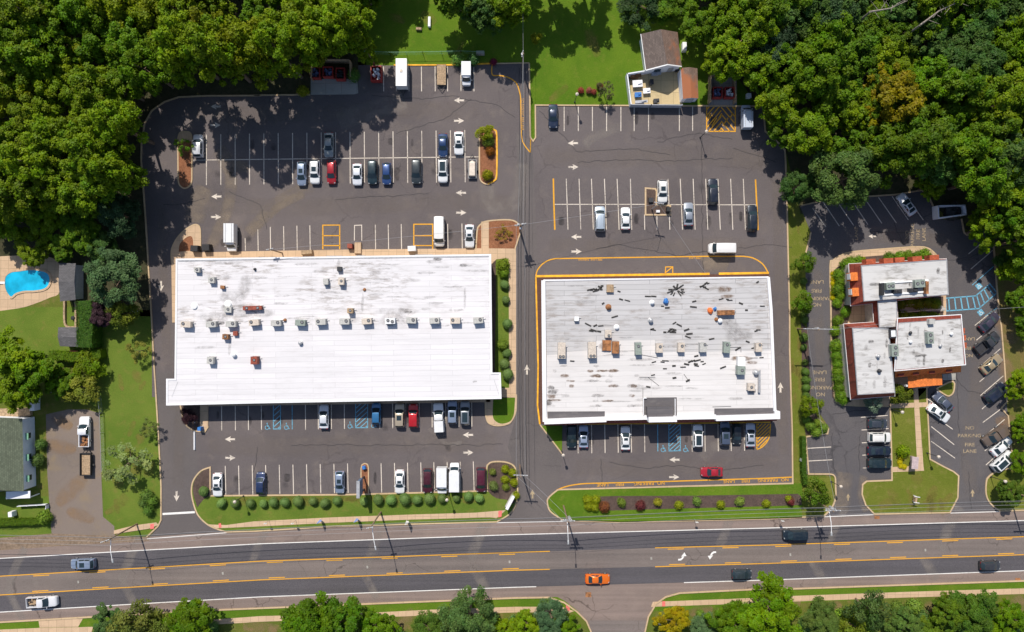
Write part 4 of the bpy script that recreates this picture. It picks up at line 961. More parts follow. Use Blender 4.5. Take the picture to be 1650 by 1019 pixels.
fence('chain_link_fence', 'green chain link fence across the lawn behind the top parking row', T('01', '690,322 850,330 1060,328 1300,322 1450,328'), 1.6, 'fence_green', 3.0, mesh=True)
fence('chain_link_fence', 'thin fence between the gravel drive and the side lawn', T('20', '305,521 612,520 628,660 640,1019'), 1.2, 'grey_metal', 3.0, mesh=True)

# west neighbour: white house, deck, pool, sheds
hw = empty('house', W(10, 735)); tag(hw, 'white sided house with a green shingle roof at the left edge of the photo', 'house')
ev = [W(36, 674.5, 3.4), W(38.5, 792, 3.4)]; rg = [W(-14, 672.5, 5.6), W(-12, 790, 5.6)]; ew = [W(-64, 670.5, 3.4), W(-62, 789, 3.4)]
b = MB(); b.add([ev[0], rg[0], rg[1], ev[1]], [(0, 1, 2, 3)]); b.add([rg[0], ew[0], ew[1], rg[1]], [(0, 1, 2, 3)]); b.build('roof', M['sh_green'], hw, world=True)
g = [Vector((ev[0].x - .1, ev[0].y - .2, 3.3)), Vector((ev[1].x - .1, ev[1].y + .2, 3.3)), Vector((ew[1].x + .3, ew[1].y + .2, 3.3)), Vector((ew[0].x + .3, ew[0].y - .2, 3.3))]
b = MB(); b.prism([Vector((v.x, v.y, 0)) for v in g], g)
for a, c in ((0, 3), (1, 2)): mm = (g[a] + g[c]) / 2; b.add([g[a], g[c], Vector((mm.x, mm.y, 5.4))], [(0, 1, 2)])
b.build('wall', M['wall_white'], hw, world=True)
for k in (0.25, 0.55, 0.85):
    v = g[0].lerp(g[1], k); b = MB(); b.box((v.x + 0.04, v.y, 1.2), (0.08, 1.0, 1.3)); f = b.build('window', M['glass_b'], hw, world=True)
    b = MB(); b.box((v.x + 0.3 - hw.location.x, v.y - hw.location.y, 2.5), (0.55, 1.2, 0.1)); b.build('awning', M['fence_green'], f)
p_ = P3(T('30', '38,132 190,128 190,172 38,178'), 2.6); b = MB(); b.prism([v - Vector((0, 0, .15)) for v in p_], p_, bottom=True); b.build('porch_roof', M['wall_white'], hw, world=True)
for v in (p_[2], p_[3]):
    b = MB(); b.box((v.x - .1, v.y + .15, 0), (0.18, 0.18, 2.45)); b.build('porch_post', M['white_metal'], hw, world=True)
p_ = P3(T('20', '-40,625 188,618 190,668 -40,680'), 0.7); dk = MB(); dk.prism([Vector((v.x, v.y, 0)) for v in p_], p_); o = dk.build('wooden_deck', M['wood']); tag(o, 'weathered wooden deck behind the white house at the left edge', 'deck')
b = MB(); q = W(51.5, 650, 1.6); b.box((q.x, q.y, 0), (0.9, 2.9, 1.6)); o = b.build('garden_screen', M['wall_white']); tag(o, 'white garden screen at the corner of the wooden deck', 'screen')
fence('picket_fence', 'low white fence in front of the house at the left edge', T('30', '110,225 290,215 288,240'), 0.9, 'wall_white', 1.5, 0.08)
pl = empty('swimming_pool', W(45, 455)); tag(pl, 'kidney shaped swimming pool with bright blue water', 'swimming pool')
pc = arc(Q('7,455 9,445 18,438 32,436 48,434 66,435.5 78,440 82,449 80,460 72,467 56,470 40,470.5 27,474 19,480 12,474 8,465 7,455'), 4)
b = MB(); b.prism(gp(pc[:-1], 0.03), gp(pc[:-1], 0.10)); b.build('water', M['water'], pl, world=True)
b = MB(); b.ribbon(gp(pc[:-1], 0.15), 0.38, True, z0=0.0); b.build('coping', M['walk'], pl, world=True)
b = MB(); v = gp([(4, 456)], 0)[0]; b.box((v.x, v.y, .1), (1.2, .45, .12)); b.build('diving_board', M['white_metal'], pl, world=True)
def hut(name, label, px, z, m, cat='shed', ridge=0.4, wm='wall_grey'):
    t = P3(px, z); c = sum(t, Vector()) / 4; root = empty(name, Vector((c.x, c.y, 0))); tag(root, label, cat)
    m0 = (t[0] + t[3]) / 2 + Vector((0, 0, ridge)); m1 = (t[1] + t[2]) / 2 + Vector((0, 0, ridge))
    b = MB(); b.add([t[0], m0, m1, t[1]], [(0, 1, 2, 3)]); b.add([m0, t[3], t[2], m1], [(0, 1, 2, 3)]); b.build('roof', M[m], root, world=True)
    w_ = [v.lerp(Vector((c.x, c.y, z)), 0.08) - Vector((0, 0, .06)) for v in t]; b = MB(); b.prism([Vector((v.x, v.y, 0)) for v in w_], w_); b.build('wall', M[wm], root, world=True)
    b = MB(); v = (w_[2] + w_[3]) / 2; b.box((v.x, v.y - .04, .05), (0.9, .06, 1.7)); b.build('door', M['wood'], root, world=True)
    return root
hut('pool_house', 'long dark-roofed pool house beside the blue swimming pool', T('10', '375,682 478,684 478,915 380,925'), 2.5, 'sh_grey')
hut('garden_shed', 'small grey-roofed shed at the corner of the pool lawn', T('20', '368,108 490,108 492,232 378,228'), 2.3, 'sh_grey')
tb = arc(T('20', '414,-60 414,60 424,98 445,108 485,106'), 3) + T('20', '485,-60')
b = MB(); b.ribbon(gp(tb, 0.45), 0.35, z0=0); o = b.build('planter_wall', M['wood']); tag(o, 'curved timber edging of the gravel bed beside the tall hedge', 'edging')
b = MB(); v = gp(T('20', '470,50'), 0)[0]; b.lathe((v.x, v.y, 0), [(0.4, 0), (0.42, 0.5), (0.3, 0.62), (0.1, 0.65)]); o = b.build('fire_pit', M['black']); tag(o, 'round black fire pit in the gravel bed by the hedge', 'fire pit')
b = MB(); v = gp(T('20', '470,262'), 0)[0]; b.box((v.x, v.y, 0), (1.5, 0.4, 0.5), 0, 0.9); o = b.build('toy_box', M['pink']); tag(o, 'small orange red box behind the grey garden shed', 'box')

# weathering on the roofs: dirt where water stands
M['ponding'] = stain_mat('ponding_dirt', (0.32, 0.30, 0.29), 0.42, 1.2); M['rustrun'] = stain_mat('rust_run', (0.20, 0.12, 0.07), 0.85, 1.5); M['soot'] = stain_mat('dark_dirt', (0.10, 0.09, 0.085), 0.85, 1.6)
ws = random.Random(19)
def roof_stain(px, py, L, w, m, root, z, ang=0.0):
    a = R(ang); q_ = [(px + math.cos(a) * L * t + ws.uniform(-.6, .6), py - math.sin(a) * L * t + ws.uniform(-.6, .6)) for t in (-.5, -.3, -.1, .1, .3, .5)]
    p = [v - root.location for v in P3(q_, z)]; stain(None, [w * k for k in (.4, .9, 1, 1, .8, .3)], m, root, z, p)
for (x, y, L, w, m, a) in ((365, 424, 60, .9, 'ponding', 0), (352, 447, 50, 1.2, 'ponding', 0), (375, 478, 50, 3.0, 'ponding', 0), (385, 500, 70, 3.5, 'ponding', 0), (345, 512, 60, 2.5, 'ponding', 0), (395, 460, 40, 3, 'ponding', 80), (425, 505, 40, 2.0, 'ponding', 0), (352, 521, 26, .9, 'soot', 0), (366, 494, 22, .7, 'soot', 5), (338, 517, 12, 1.2, 'soot', 30), (418, 497, 18, .8, 'soot', 0), (516, 437, 30, .7, 'ponding', 0), (546, 424, 16, .8, 'ponding', 80), (705, 418, 18, .7, 'soot', 0), (700, 422, 30, .9, 'ponding', 0), (747, 428, 14, .7, 'soot', 0), (605, 440, 24, 1, 'ponding', 0), (640, 502, 80, 1.6, 'ponding', 0), (637, 515, 60, 3, 'ponding', 0), (629, 518, 18, 2.2, 'soot', 0), (584, 488, 34, .7, 'ponding', 88), (658, 503, 18, .5, 'soot', 0), (735, 500, 30, .7, 'ponding', 0), (749, 480, 40, .6, 'ponding', 88), (665, 452, 30, .8, 'ponding', 0), (430, 415.5, 40, .5, 'soot', 1), (330, 560, 40, .8, 'ponding', 0), (370, 561, 30, .7, 'ponding', 85), (765, 615, 8, .4, 'soot', 3)): roof_stain(x, y, L, w, m, bA, ZA + .006 + ws.uniform(0, .004), a)
for k in range(40): roof_stain(ws.uniform(295, 770), 425 + 100 * ws.random() ** 1.2, ws.uniform(16, 50), ws.uniform(.25, .7), 'ponding', bA, ZA + .012 + k * .0002, .9)
for (x, y, L, w, m, a) in ((888, 625, 14, 1.0, 'soot', 0), (890, 632, 18, 1.0, 'soot', 0), (889, 640, 14, .8, 'rustrun', 0), (884, 648, 12, 1.6, 'soot', 80), (893, 645, 26, .6, 'rustrun', 0), (1180, 528, 26, 4.5, 'ponding', 60), (1190, 541, 50, 3.2, 'ponding', 0), (1170, 518, 16, 2.2, 'ponding', 80), (1168, 466, 26, 1.4, 'rustrun', 0), (1172, 478, 26, .9, 'rustrun', 0), (905, 546, 34, 1.0, 'ponding', 0), (1195, 578, 40, 1.2, 'rustrun', 0), (1212, 584, 20, .8, 'rustrun', 0), (980, 558, 34, 2.0, 'rustrun', 0), (1212, 630, 14, 1.5, 'soot', 0)): roof_stain(x, y, L, w, m, bB, ZB + .008 + ws.uniform(0, .003), a)
for k in range(44): roof_stain(ws.choice((890, 915, 955, 985, 965, 1020)) + ws.uniform(-10, 12), 590 + 8 * ws.randrange(9), ws.uniform(8, 26), ws.uniform(.4, .9), ws.choice(('ponding', 'rustrun', 'ponding')), bB, ZB + .012 + k * .0002, .8)
for k in range(30): roof_stain(ws.uniform(890, 1230), ws.uniform(460, 655), ws.uniform(20, 60), ws.uniform(.3, .7), 'ponding', bB, ZB + .022 + k * .0002, .8)
for k in range(40):
    x, y = ws.choice(((ws.uniform(1396, 1520), ws.uniform(430, 470)), (ws.uniform(1386, 1430), ws.uniform(540, 620)), (ws.uniform(1455, 1545), ws.uniform(522, 585)), (ws.uniform(1455, 1545), ws.uniform(522, 585)))); roof_stain(x, y, ws.uniform(6, 24), ws.uniform(.3, .9), ws.choice(('ponding', 'ponding', 'soot')), bC, 6.155 + k * .0005 if y < 500 else (5.955 if x < 1440 else 6.205) + k * .0005, ws.choice((3, 88)))

# ------------------------------------------------------------------ rooftop equipment
def roof_unit(px, py, w, d, h, z, m, label, rz=0.0, fans=((0.2, 0.1),), fr=0.28, group=None, cat='air conditioner', name='rooftop_unit', curb=True):
    c = W(px, py, z + h * 0.8); root = empty(name, Vector((c.x, c.y, z)), rz); tag(root, label, cat, group)
    b = MB(); b.box((0, 0, 0.12 if curb else 0), (w, d, h - 0.12), 0, 0.98)
    b.box((0, 0, h), (w * 1.03, d * 1.03, 0.05)); b.build('casing', M[m], root)
    if curb: b = MB(); b.box((0, 0, 0), (w * 1.12, d * 1.15, 0.12)); b.build('base_rail', M['grey_metal'], root)
    for fx, fy in fans:
        b = MB(); b.lathe((fx * w, fy * d, h + 0.05), [(fr * 1.12, 0), (fr * 1.12, 0.10), (fr, 0.10), (fr, 0.03), (0.02, 0.03)], 12); f = b.build('fan', M['dark'], root)
        b = MB()
        for k in range(4): b.box((fx * w, fy * d, h + 0.09), (fr * 1.9, 0.05, 0.03), R(45 * k))
        b.build('fan_guard', M['grey_metal'], f)
    b = MB()
    for k in range(5): b.box((-w * 0.3 + k * w * 0.15, -d * 0.5 - 0.012, 0.3), (w * 0.09, 0.025, h * 0.5))
    b.build('louvre', M['dark'], root)
    b = MB(); b.cyl((w * 0.5, d * 0.2, 0.15), (w * 0.5 + 0.5, d * 0.25, 0.15), 0.05); b.build('conduit', M['grey_metal'], root)
    return root
rowA = ((300, 523, 'unit_beige'), (340.6, 523, 'unit'), (372.5, 522.5, 'unit'), (409.5, 520, 'unit_beige'), (445, 521, 'unit'), (484, 520.4, 'unit_green'), (517, 519, 'unit'), (555, 518.4, 'unit'), (591, 518, 'unit_beige'), (628.7, 517.5, 'white_metal'), (662.6, 516.6, 'unit'), (700, 517, 'unit'), (733.6, 517, 'unit_beige'), (770.6, 516.6, 'unit'))
for i, (x, y, m) in enumerate(rowA):
    nm = {'unit': 'grey', 'unit_beige': 'beige', 'unit_green': 'greenish', 'white_metal': 'white'}[m]
    roof_unit(x, y, 1.75, 1.05, 1.15, ZA, m, '%s rooftop air conditioner, %s from the left in the long row across the white roof' % (nm, ORD[i]), R((-3, 2, 0, 4, 1)[i % 5]), ((0.22 if i % 3 else -0.25, 0.12),) if i != 9 else ((-0.2, 0.1), (0.25, -0.1)), 0.27, 'air conditioners in a row on the white roof')
for x, y, w_, d, h, m, l in ((341, 451.6, 1.1, 1.1, 0.9, 'unit', 'small grey roof box alone near the top left of the white roof'), (317.7, 435, 1.0, 0.9, 0.8, 'unit', 'small pale roof box nearest the top left corner of the white roof'),
        (525, 454, 0.9, 1.1, 0.9, 'unit', 'grey roof box, left of a pair near the top middle of the white roof'), (550, 453.5, 1.0, 1.3, 1.1, 'unit_beige', 'beige roof box, right of a pair near the top middle of the white roof'),
        (547, 433.7, 0.8, 0.8, 0.7, 'dark', 'dark roof box near the rear edge of the white roof'), (564.4, 501, 1.0, 0.9, 1.1, 'wood', 'brown roof box just above the row of air conditioners'),
        (363.6, 543, 1.05, 0.95, 0.9, 'rust', 'orange-brown square roof box below the air conditioner row'), (379.4, 537.5, 0.8, 0.8, 0.6, 'rust_red', 'small dark red roof box beside the orange-brown one'),
        (339.4, 581, 1.15, 1.25, 1.1, 'unit', 'grey roof box standing alone at the lower left of the white roof'), (410, 581, 1.2, 1.4, 1.2, 'rust_red', 'red-brown rusted roof box at the lower left of the white roof'),
        (367.4, 499, 1.3, 1.1, 0.6, 'unit', 'pale roof box amid the stains at the left of the white roof'), (358.5, 463, 0.7, 0.6, 0.6, 'rust', 'small rusty box near the small grey one on the white roof')):
    roof_unit(x, y, w_, d, h, ZA, m, l, R(rnd.uniform(-4, 4)), ((0.05, 0.05),) if w_ > 0.9 else (), 0.22, cat='roof unit')
roof_unit(407, 496.5, 3.4, 0.75, 0.8, ZA, 'rust_red', 'long red-brown and blue-grey duct unit above the air conditioner row on the white roof', R(2), ((-0.3, 0), (0.3, 0)), 0.25, cat='roof unit')
def vent(px, py, z, r, h, label, m='white_metal', cat='roof vent'):
    c = W(px, py, z + h * .7); b = MB(); b.lathe((0, 0, 0), [(r * 1.3, 0), (r * 0.6, 0.08), (r * 0.6, h * 0.55), (r, h * 0.6), (r, h * 0.75), (r * 0.6, h * 0.95), (0.03, h)], 14)
    o = b.build('roof_vent', M[m], smooth=True, sharp=40); o.location = (c.x, c.y, z); tag(o, label, cat); return o
vent(483.5, 553, ZA, 0.38, 0.7, 'grey dome vent alone on the lower half of the white roof', 'grey_metal')
vent(376, 572, ZA, 0.42, 0.8, 'white dome vent between two roof boxes at the lower left of the white roof')
vent(312.6, 493.7, ZA, 0.55, 0.3, 'low round white vent cap near the left edge of the white roof')
vent(367, 490, ZA, 0.6, 0.35, 'low round white vent cap amid the stained area of the white roof')
vent(418, 496, ZA, 0.45, 0.7, 'metal chimney vent right of the long duct unit on the white roof', 'grey_metal')
vent(410, 434, ZA, 0.22, 0.5, 'thin pipe vent near the rear edge of the white roof', 'dark'); vent(587, 467, ZA, 0.25, 0.3, 'tiny brown vent in the upper middle of the white roof', 'rust')
vent(458.5, 516, ZA, 0.25, 0.5, 'rusty stack vent in the air conditioner row on the white roof', 'rust')
for x, y, w_, d, h, m, fans, l in (
        (905, 565, 1.35, 2.9, 1.3, 'unit_beige', ((-0.2, -0.38), (0.22, -0.38)), 'long beige rooftop unit with two fans, nearest the left edge of its roof'),
        (954, 564, 1.4, 2.9, 1.3, 'unit_beige', ((-0.2, -0.38), (0.22, -0.38)), 'long beige rooftop unit with two fans beside the rusty boxes'),
        (977.5, 557, 1.6, 1.9, 0.28, 'rust', (), 'low square rust-covered roof hatch'), (992, 560, 1.2, 2.2, 1.1, 'rust', (), 'tall narrow rust-streaked rooftop box'),
        (980, 538, 1.15, 1.4, 0.8, 'unit_beige', ((0.1, -0.25),), 'beige rooftop unit above the rusty boxes on the grey roof'),
        (1028.5, 562, 1.1, 2.2, 1.1, 'unit_green', ((0.0, 0.2),), 'greenish grey rooftop air conditioner, leftmost of the row of six along the roof divide'),
        (1062.4, 561, 1.15, 1.7, 1.0, 'unit_beige', ((0.1, 0.15),), 'pinkish grey rooftop air conditioner, second from left along the roof divide'),
        (1097.6, 560, 1.15, 1.7, 1.0, 'unit_beige', ((0.1, 0.15),), 'pinkish grey rooftop air conditioner, third from left along the roof divide'),
        (1132.8, 560, 1.2, 1.7, 1.0, 'unit', ((0.25, 0.3),), 'grey rooftop air conditioner, fourth from left along the roof divide'),
        (1171, 560, 1.1, 2.0, 1.1, 'unit_green', ((0.0, 0.25),), 'greenish rooftop air conditioner, fifth from left along the roof divide'),
        (1222.4, 560, 1.1, 1.6, 1.0, 'unit_beige', ((0.15, 0.3),), 'pinkish rooftop air conditioner, rightmost along the roof divide'),
        (1194, 597, 1.4, 1.5, 1.2, 'unit_green', ((0.1, 0.0),), 'dark green-grey rooftop unit on the white half of the roof'),
        (1194.5, 583, 1.3, 1.6, 0.9, 'white_metal', (), 'white duct box standing above the dark green-grey rooftop unit'),
        (1210.4, 624, 1.2, 1.3, 1.0, 'unit_beige', ((0, 0),), 'cluttered beige rooftop unit near the lower right roof corner'),
        (983, 465, 1.25, 1.4, 0.5, 'wood', (), 'yellow-tan square roof hatch at the rear of the grey roof'),
        (1170, 504, 3.0, 0.9, 0.9, 'rust', (), 'long brown duct unit on the right of the grey roof'),
        (929, 514, 0.8, 0.8, 0.7, 'white_metal', (), 'small white roof box near the left of the grey roof')):
    roof_unit(x, y, w_, d, h, ZB, m, l, R(rnd.uniform(-2, 2)), fans, 0.24, cat='air conditioner' if fans else 'roof unit')
for x, y, r, h, m, l in ((994, 527.6, 0.4, 0.6, 'white_metal', 'white dome vent above the rusty boxes on the grey roof'), (1049, 516.6, 0.42, 0.9, 'grey_metal', 'round metal vent with a dark body in the middle of the grey roof'), (1051.4, 487.5, 0.38, 0.8, 'white_metal', 'white vent left of the blue tarp on the grey roof'),
        (1160.6, 517, 0.42, 0.7, 'white_metal', 'white vent below the long brown duct unit'), (1219, 601, 0.45, 0.9, 'grey_metal', 'round metal vent at the head of a grey duct near the right roof edge'), (981, 495, 0.45, 0.8, 'rust', 'rusty turbine vent on the left of the grey roof'), (1155, 515, 0.3, 0.5, 'rust', 'small rusty vent beside the white one on the right of the grey roof')):
    vent(x, y, ZB, r, h, l, m)
b = MB(); b.ribbon(P3(Q('1219.5,604 1224,600 1224,633'), ZB + 0.55), 0.4, z0=ZB + 0.1); o = b.build('roof_duct', M['grey_metal']); tag(o, 'L-shaped grey duct near the right edge of the white half roof', 'duct')
M['tarp_blue'] = plain('blue_tarp', (0.03, 0.17, 0.48), 0.6); M['tarp_or'] = plain('orange_bucket', (0.75, 0.16, 0.03), 0.6)
def lump(px, py, z, r, h, m, label, name, cat, sd=1):
    c = W(px, py, z); q = random.Random(sd); b = MB(); n = 9; pr = ((1, 0), (0.95, .45), (0.55, .85), (0.1, 1)); vs = []; fs = []
    for (a, t) in pr:
        for i in range(n): k = r * a * q.uniform(.8, 1.2); vs.append((k * math.cos(6.283 * i / n), 1.2 * k * math.sin(6.283 * i / n), h * t * q.uniform(.85, 1.1)))
    for k in range(3):
        for i in range(n): fs.append((k * n + i, k * n + (i + 1) % n, (k + 1) * n + (i + 1) % n, (k + 1) * n + i))
    fs.append(tuple(3 * n + i for i in range(n))); b.add(vs, fs); o = b.build(name, M[m]); o.location = (c.x, c.y, z); tag(o, label, cat); return o
lump(1072.6, 486, ZB, 0.5, 0.8, 'tarp_blue', 'crumpled blue tarp on the grey roof', 'tarp', 'tarp'); lump(1144, 501, ZB, 0.5, 0.7, 'tarp_or', 'orange plastic heap on the grey roof left of the brown duct', 'plastic_heap', 'heap', 4)
lump(1152, 498, ZB, 0.3, 0.5, 'tarp_blue', 'small dark blue bundle right of the orange heap', 'bundle', 'bundle', 5); lump(1181, 503, ZB, 0.35, 0.4, 'para', 'white sack at the right end of the brown duct', 'sack', 'sack', 6)
# torn roofing strips lying about
M['scrap'] = plain('torn_roofing', (0.05, 0.047, 0.045), 0.9, var=.5)
strips = [(t, p) for t, s in (('12', '508,852 520,855 530,848 545,860 560,852 570,845 582,850 575,835 588,828 548,850'), ('12', '695,862 708,912 748,920 878,893 915,893 595,938 1165,960 1170,925 970,955 1000,965 1500,980 1600,955 1465,938 1340,910 1380,912 1395,918 1215,830 1225,825 1235,835 1245,810 1258,812 1250,845 1570,803'),
        ('22', '500,92 545,98 580,100 520,132 535,128 570,135 668,42 910,125 905,120 985,140 1010,135 1020,125 1035,140 1042,130 1030,120 1075,95 1122,125 1140,150 1130,170 1045,82 1280,182 1560,132 1575,125 1508,200 1540,240 1445,245 1595,300'),
        ('22', '915,328 970,328 988,320 985,370 1042,352 1100,360 1122,342 1145,325 1165,320 1183,290 1190,318 1180,340 1185,352 1220,325 1232,340 1045,428 1130,445 910,410 1352,362 880,485 400,322'), ('12', '1020,850 1030,862 1045,835 1050,850 1062,832 1075,838 1088,830 1095,850 1085,868 1075,875 1042,880 1028,875 1015,865 1100,865')) for p in T(t, s)]
sr = random.Random(12)
for k, (t, p) in enumerate(strips):
    v = W(p[0], p[1], ZB); b = MB(); L = sr.uniform(0.5, 1.3); b.box((0, 0, 0), (L, sr.uniform(0.18, 0.36), 0.05), 0); b.box((L * 0.1, 0.03, 0.05), (L * 0.6, 0.16, 0.04), R(6))
    a = sr.uniform(-0.5, 0.6) if k < len(strips) - 14 else math.atan2(-(p[1] - 467), p[0] - 1090)
    o = b.build('roofing_strip', M['scrap']); o.location = (v.x, v.y, ZB + 0.01); o.rotation_euler = (0, 0, a); tag(o, 'torn black roofing strip lying on the grey and white shop roof', 'roofing scrap', 'torn roofing strips on the shop roof')
for s in ('1034,572 1060,577', '1044,608 1062,622', '1030,608 1056,608', '1102,603 1111,616', '1176,560 1194,560 1194,568', '1209,577 1221,577', '1148,656 1178,655', '1036,627 1036,641', '876,503 877,530'):
    b = MB(); p = P3(Q(s), ZB + 0.06); b.ribbon(p, 0.07, z0=ZB); o = b.build('roof_cable', M['wire_d']); tag(o, 'dark cable lying loose on the grey and white shop roof', 'cable', 'cables on the shop roof')
# office roof equipment
for x, y, w_, d, h, z, m, fans, l in ((T('13', '800,828')[0] + (1.5, 1.3, 0.9, 6.2, 'unit_green', ((-0.2, 0), (0.25, 0)), 'green-grey unit at the left end of the office roof service well')), (T('13', '985,812')[0] + (1.8, 1.4, 0.9, 6.2, 'unit_green', ((-0.25, 0), (0.25, 0.1)), 'green-grey unit at the right end of the office roof service well')),
        (T('23', '828,255')[0] + (1.2, 2.1, 0.9, 6.1, 'unit_green', ((0.0, -0.25), (0.1, 0.25)), 'dark fan unit between the two lower office roofs')), (T('23', '1052,175')[0] + (1.1, 2.1, 0.9, 6.2, 'unit_green', ((0.0, -0.25), (0.0, 0.25)), 'two-fan unit in the middle of the lower right office roof')),
        (T('23', '1062,72')[0] + (1.0, 0.9, 0.7, 6.2, 'unit', (), 'small grey roof box at the rear edge of the lower right office roof'))):
    roof_unit(x, y, w_, d, h, z, m, l, R(4), fans, 0.26, cat='air conditioner')
for t, z, l, m, k in (('748,848', 6.2, 'black screen panel at the left end of the roof service well', 'black', 1), ('1028,838', 6.2, 'brown-black screen panel at the right end of the roof service well', 'rust', 1)):
    p = T('13', t)[0]; c = W(p[0], p[1], z + 0.6); b = MB(); b.box((0, 0, 0), (0.45, 2.2, 0.9)); b.box((0, 0, .9), (0.55, 2.3, .06)); o = b.build('equipment_screen', M[m]); o.location = (c.x, c.y, z); tag(o, l, 'screen')
for t, l in (('855,862', 'left dark wedge-shaped duct in the office roof service well'), ('955,855', 'right dark wedge-shaped duct in the office roof service well')):
    p = T('13', t)[0]; c = W(p[0], p[1], 6.8); b = MB(); b.box((0, 0, 0), (2.0, 0.9, 0.7), 0, 0.55); b.box((0, 0, 0.7), (0.5, 0.4, 0.2)); o = b.build('roof_duct', M['dark']); o.location = (c.x, c.y, 6.16); o.rotation_euler = (0, 0, R(3)); tag(o, l, 'duct')
for t, s, l in (('23', '820,148', 'framed white roof hatch at the inner corner of the office roofs'),):
    p = T(t, s)[0]; c = W(p[0], p[1], 6.3); r_ = empty('roof_hatch', Vector((c.x, c.y, 5.95)), R(3)); tag(r_, l, 'hatch'); b = MB(); b.box((0, 0, 0), (1.4, 1.7, .35)); b.build('frame', M['dark'], r_); b = MB(); b.box((0, 0, .35), (0.8, 1.15, .08)); b.build('cover', M['white_metal'], r_)
for s, m, l in (('738,385', 'dark', 'dark vent on the lower left office roof'), ('930,143', 'dark', 'dark vent on the upper part of the lower right office roof'), ('932,200', 'white_metal', 'white vent left of the two-fan unit on the office roof'), ('1120,225', 'grey_metal', 'metal vent stack right of the two-fan unit on the office roof'), ('730,292', 'grey_metal', 'bent pipe vent on the lower left office roof'), ('1190,150', 'white_metal', 'white vent near the right end of the office roof')):
    p = T('23', s)[0]; vent(p[0], p[1], 6.1, 0.3, 0.6, l, m)

# ------------------------------------------------------------------ vehicles
_paint = {}
def car_paint(rgb, metal=0.25):
    if rgb not in _paint:
        m, nt, b = newmat('car_paint'); p = nd(nt, 'TexCoord').outputs['Object']
        f = noise(nt, p, 1.3, 5, 0.6)
        nt.links.new(mixc(nt, ramp(nt, f, 0.45, 0.8, 0, 0.18), rgb, (0.22, 0.2, 0.18)), b.inputs['Base Color'])
        b.inputs['Metallic'].default_value = metal; b.inputs['Roughness'].default_value = 0.35
        b.inputs['Coat Weight'].default_value = 0.7; b.inputs['Coat Roughness'].default_value = 0.08
        _paint[rgb] = m
    return _paint[rgb]
#        L     W     zhood zbelt zroof  glass-base rear/front, roof rear/front (fractions of L), base/roof half width
CARS = {
 'sedan': (4.75, 1.84, .78, .96, 1.44, -.375, .215, -.225, .045, .90, .66),
 'coupe': (4.75, 1.90, .80, .97, 1.34, -.37, .17, -.20, .00, .88, .62),
 'hatch': (4.25, 1.78, .84, 1.00, 1.52, -.475, .25, -.37, .06, .91, .70),
 'suv':   (4.65, 1.90, .96, 1.10, 1.72, -.48, .235, -.40, .085, .92, .76),
 'minivan': (5.0, 1.98, .98, 1.10, 1.80, -.485, .31, -.42, .15, .93, .78),
 'van':   (5.5, 2.02, 1.05, 1.25, 2.20, -.495, .36, -.485, .25, .97, .88),
}
_cm = {}
def lofted(stations, zb, closed=True):
    """stations: (x, halfwidth, ztop)"""
    b = MB(); prof = ((0.0, 1.0, .03), (.55, 1.0, .02), (.84, 1.0, -.02), (.97, .93, 0), (1.0, .62, 0), (.985, .3, 0), (.93, 0, 0))
    ring = []
    for (x, hw, zt) in stations:
        row = []
        for (fy, fz, dz) in prof: row.append((x, fy * hw, zb + (zt - zb) * fz + dz))
        row = [(x, -p[1], p[2]) for p in reversed(row[1:])] + row
        ring.append(row)
    n = len(ring[0]); vs = [v for r in ring for v in r]
    fs = [(i * n + k, i * n + k + 1, (i + 1) * n + k + 1, (i + 1) * n + k) for i in range(len(ring) - 1) for k in range(n - 1)]
    fs.append(tuple(range(n))); fs.append(tuple(reversed(range((len(ring) - 1) * n, len(ring) * n))))
    fs += [(i * n, (i + 1) * n, (i + 1) * n + n - 1, i * n + n - 1) for i in range(len(ring) - 1)]
    return b.add(vs, fs)
def cabin(b, L, Wd, zb, zr, gr, gf, rr, rf, hb, hr):
    """adds the painted cabin to b; returns glass patches"""
    def ringpts(xr, xf, hw, z, bul):
        f = [(xf * L + bul * (1 - v * v), -v * hw, z) for v in (-1, -.6, -.2, .2, .6, 1)]
        m = (xr + xf) / 2 * L
        r = [(xr * L - bul * .7 * (1 - v * v), v * hw, z) for v in (-1, -.6, -.2, .2, .6, 1)]
        return f + [(m, -hw * 1.03, z)] + r + [(m, hw * 1.03, z)]
    B = ringpts(gr, gf, hb * Wd / 2, zb - .03, .16); T_ = ringpts(rr, rf, hr * Wd / 2, zr - .05, .10); n = len(B)
    c = ((rr + rf) / 2 * L); C_ = [(c + (p[0] - c) * .86, p[1] * .82, zr) for p in T_]
    fs = [(i, (i + 1) % n, n + (i + 1) % n, n + i) for i in range(n)] + [(n + i, n + (i + 1) % n, 2 * n + (i + 1) % n, 2 * n + i) for i in range(n)] + [tuple(2 * n + i for i in range(n))]
    fs = [tuple(reversed(f)) for f in fs]; b.add(B + T_ + C_, fs)
    def patch(idx, u0, u1, t0, t1):
        g = MB(); pts = [Vector(B[i]) for i in idx]; tps = [Vector(T_[i]) for i in idx]; vs = []
        def along(P, u):
            u = u * (len(P) - 1); i = min(int(u), len(P) - 2); return P[i].lerp(P[i + 1], u - i)
        K = 6
        for t in (t0, t1):
            for k in range(K + 1):
                u = u0 + (u1 - u0) * k / K; p = along(pts, u).lerp(along(tps, u), t); q = p - Vector((c, 0, 0)); q.z = 0
                vs.append(p + (q.normalized() if q.length > 0 else q) * .012 + Vector((0, 0, .012)))
        g.add(vs, [(k, k + 1, K + 2 + k, K + 1 + k) for k in range(K)]); return g
    return dict(ws=patch(range(0, 6), .05, .95, .08, .97), rw=patch(range(7, 13), .07, .93, .12, .93),
                sl=(patch((5, 6, 7), .14, .50, .15, .9), patch((5, 6, 7), .54, .9, .15, .9)), sr=(patch((12, 13, 0), .1, .46, .15, .9), patch((12, 13, 0), .5, .86, .15, .9)))
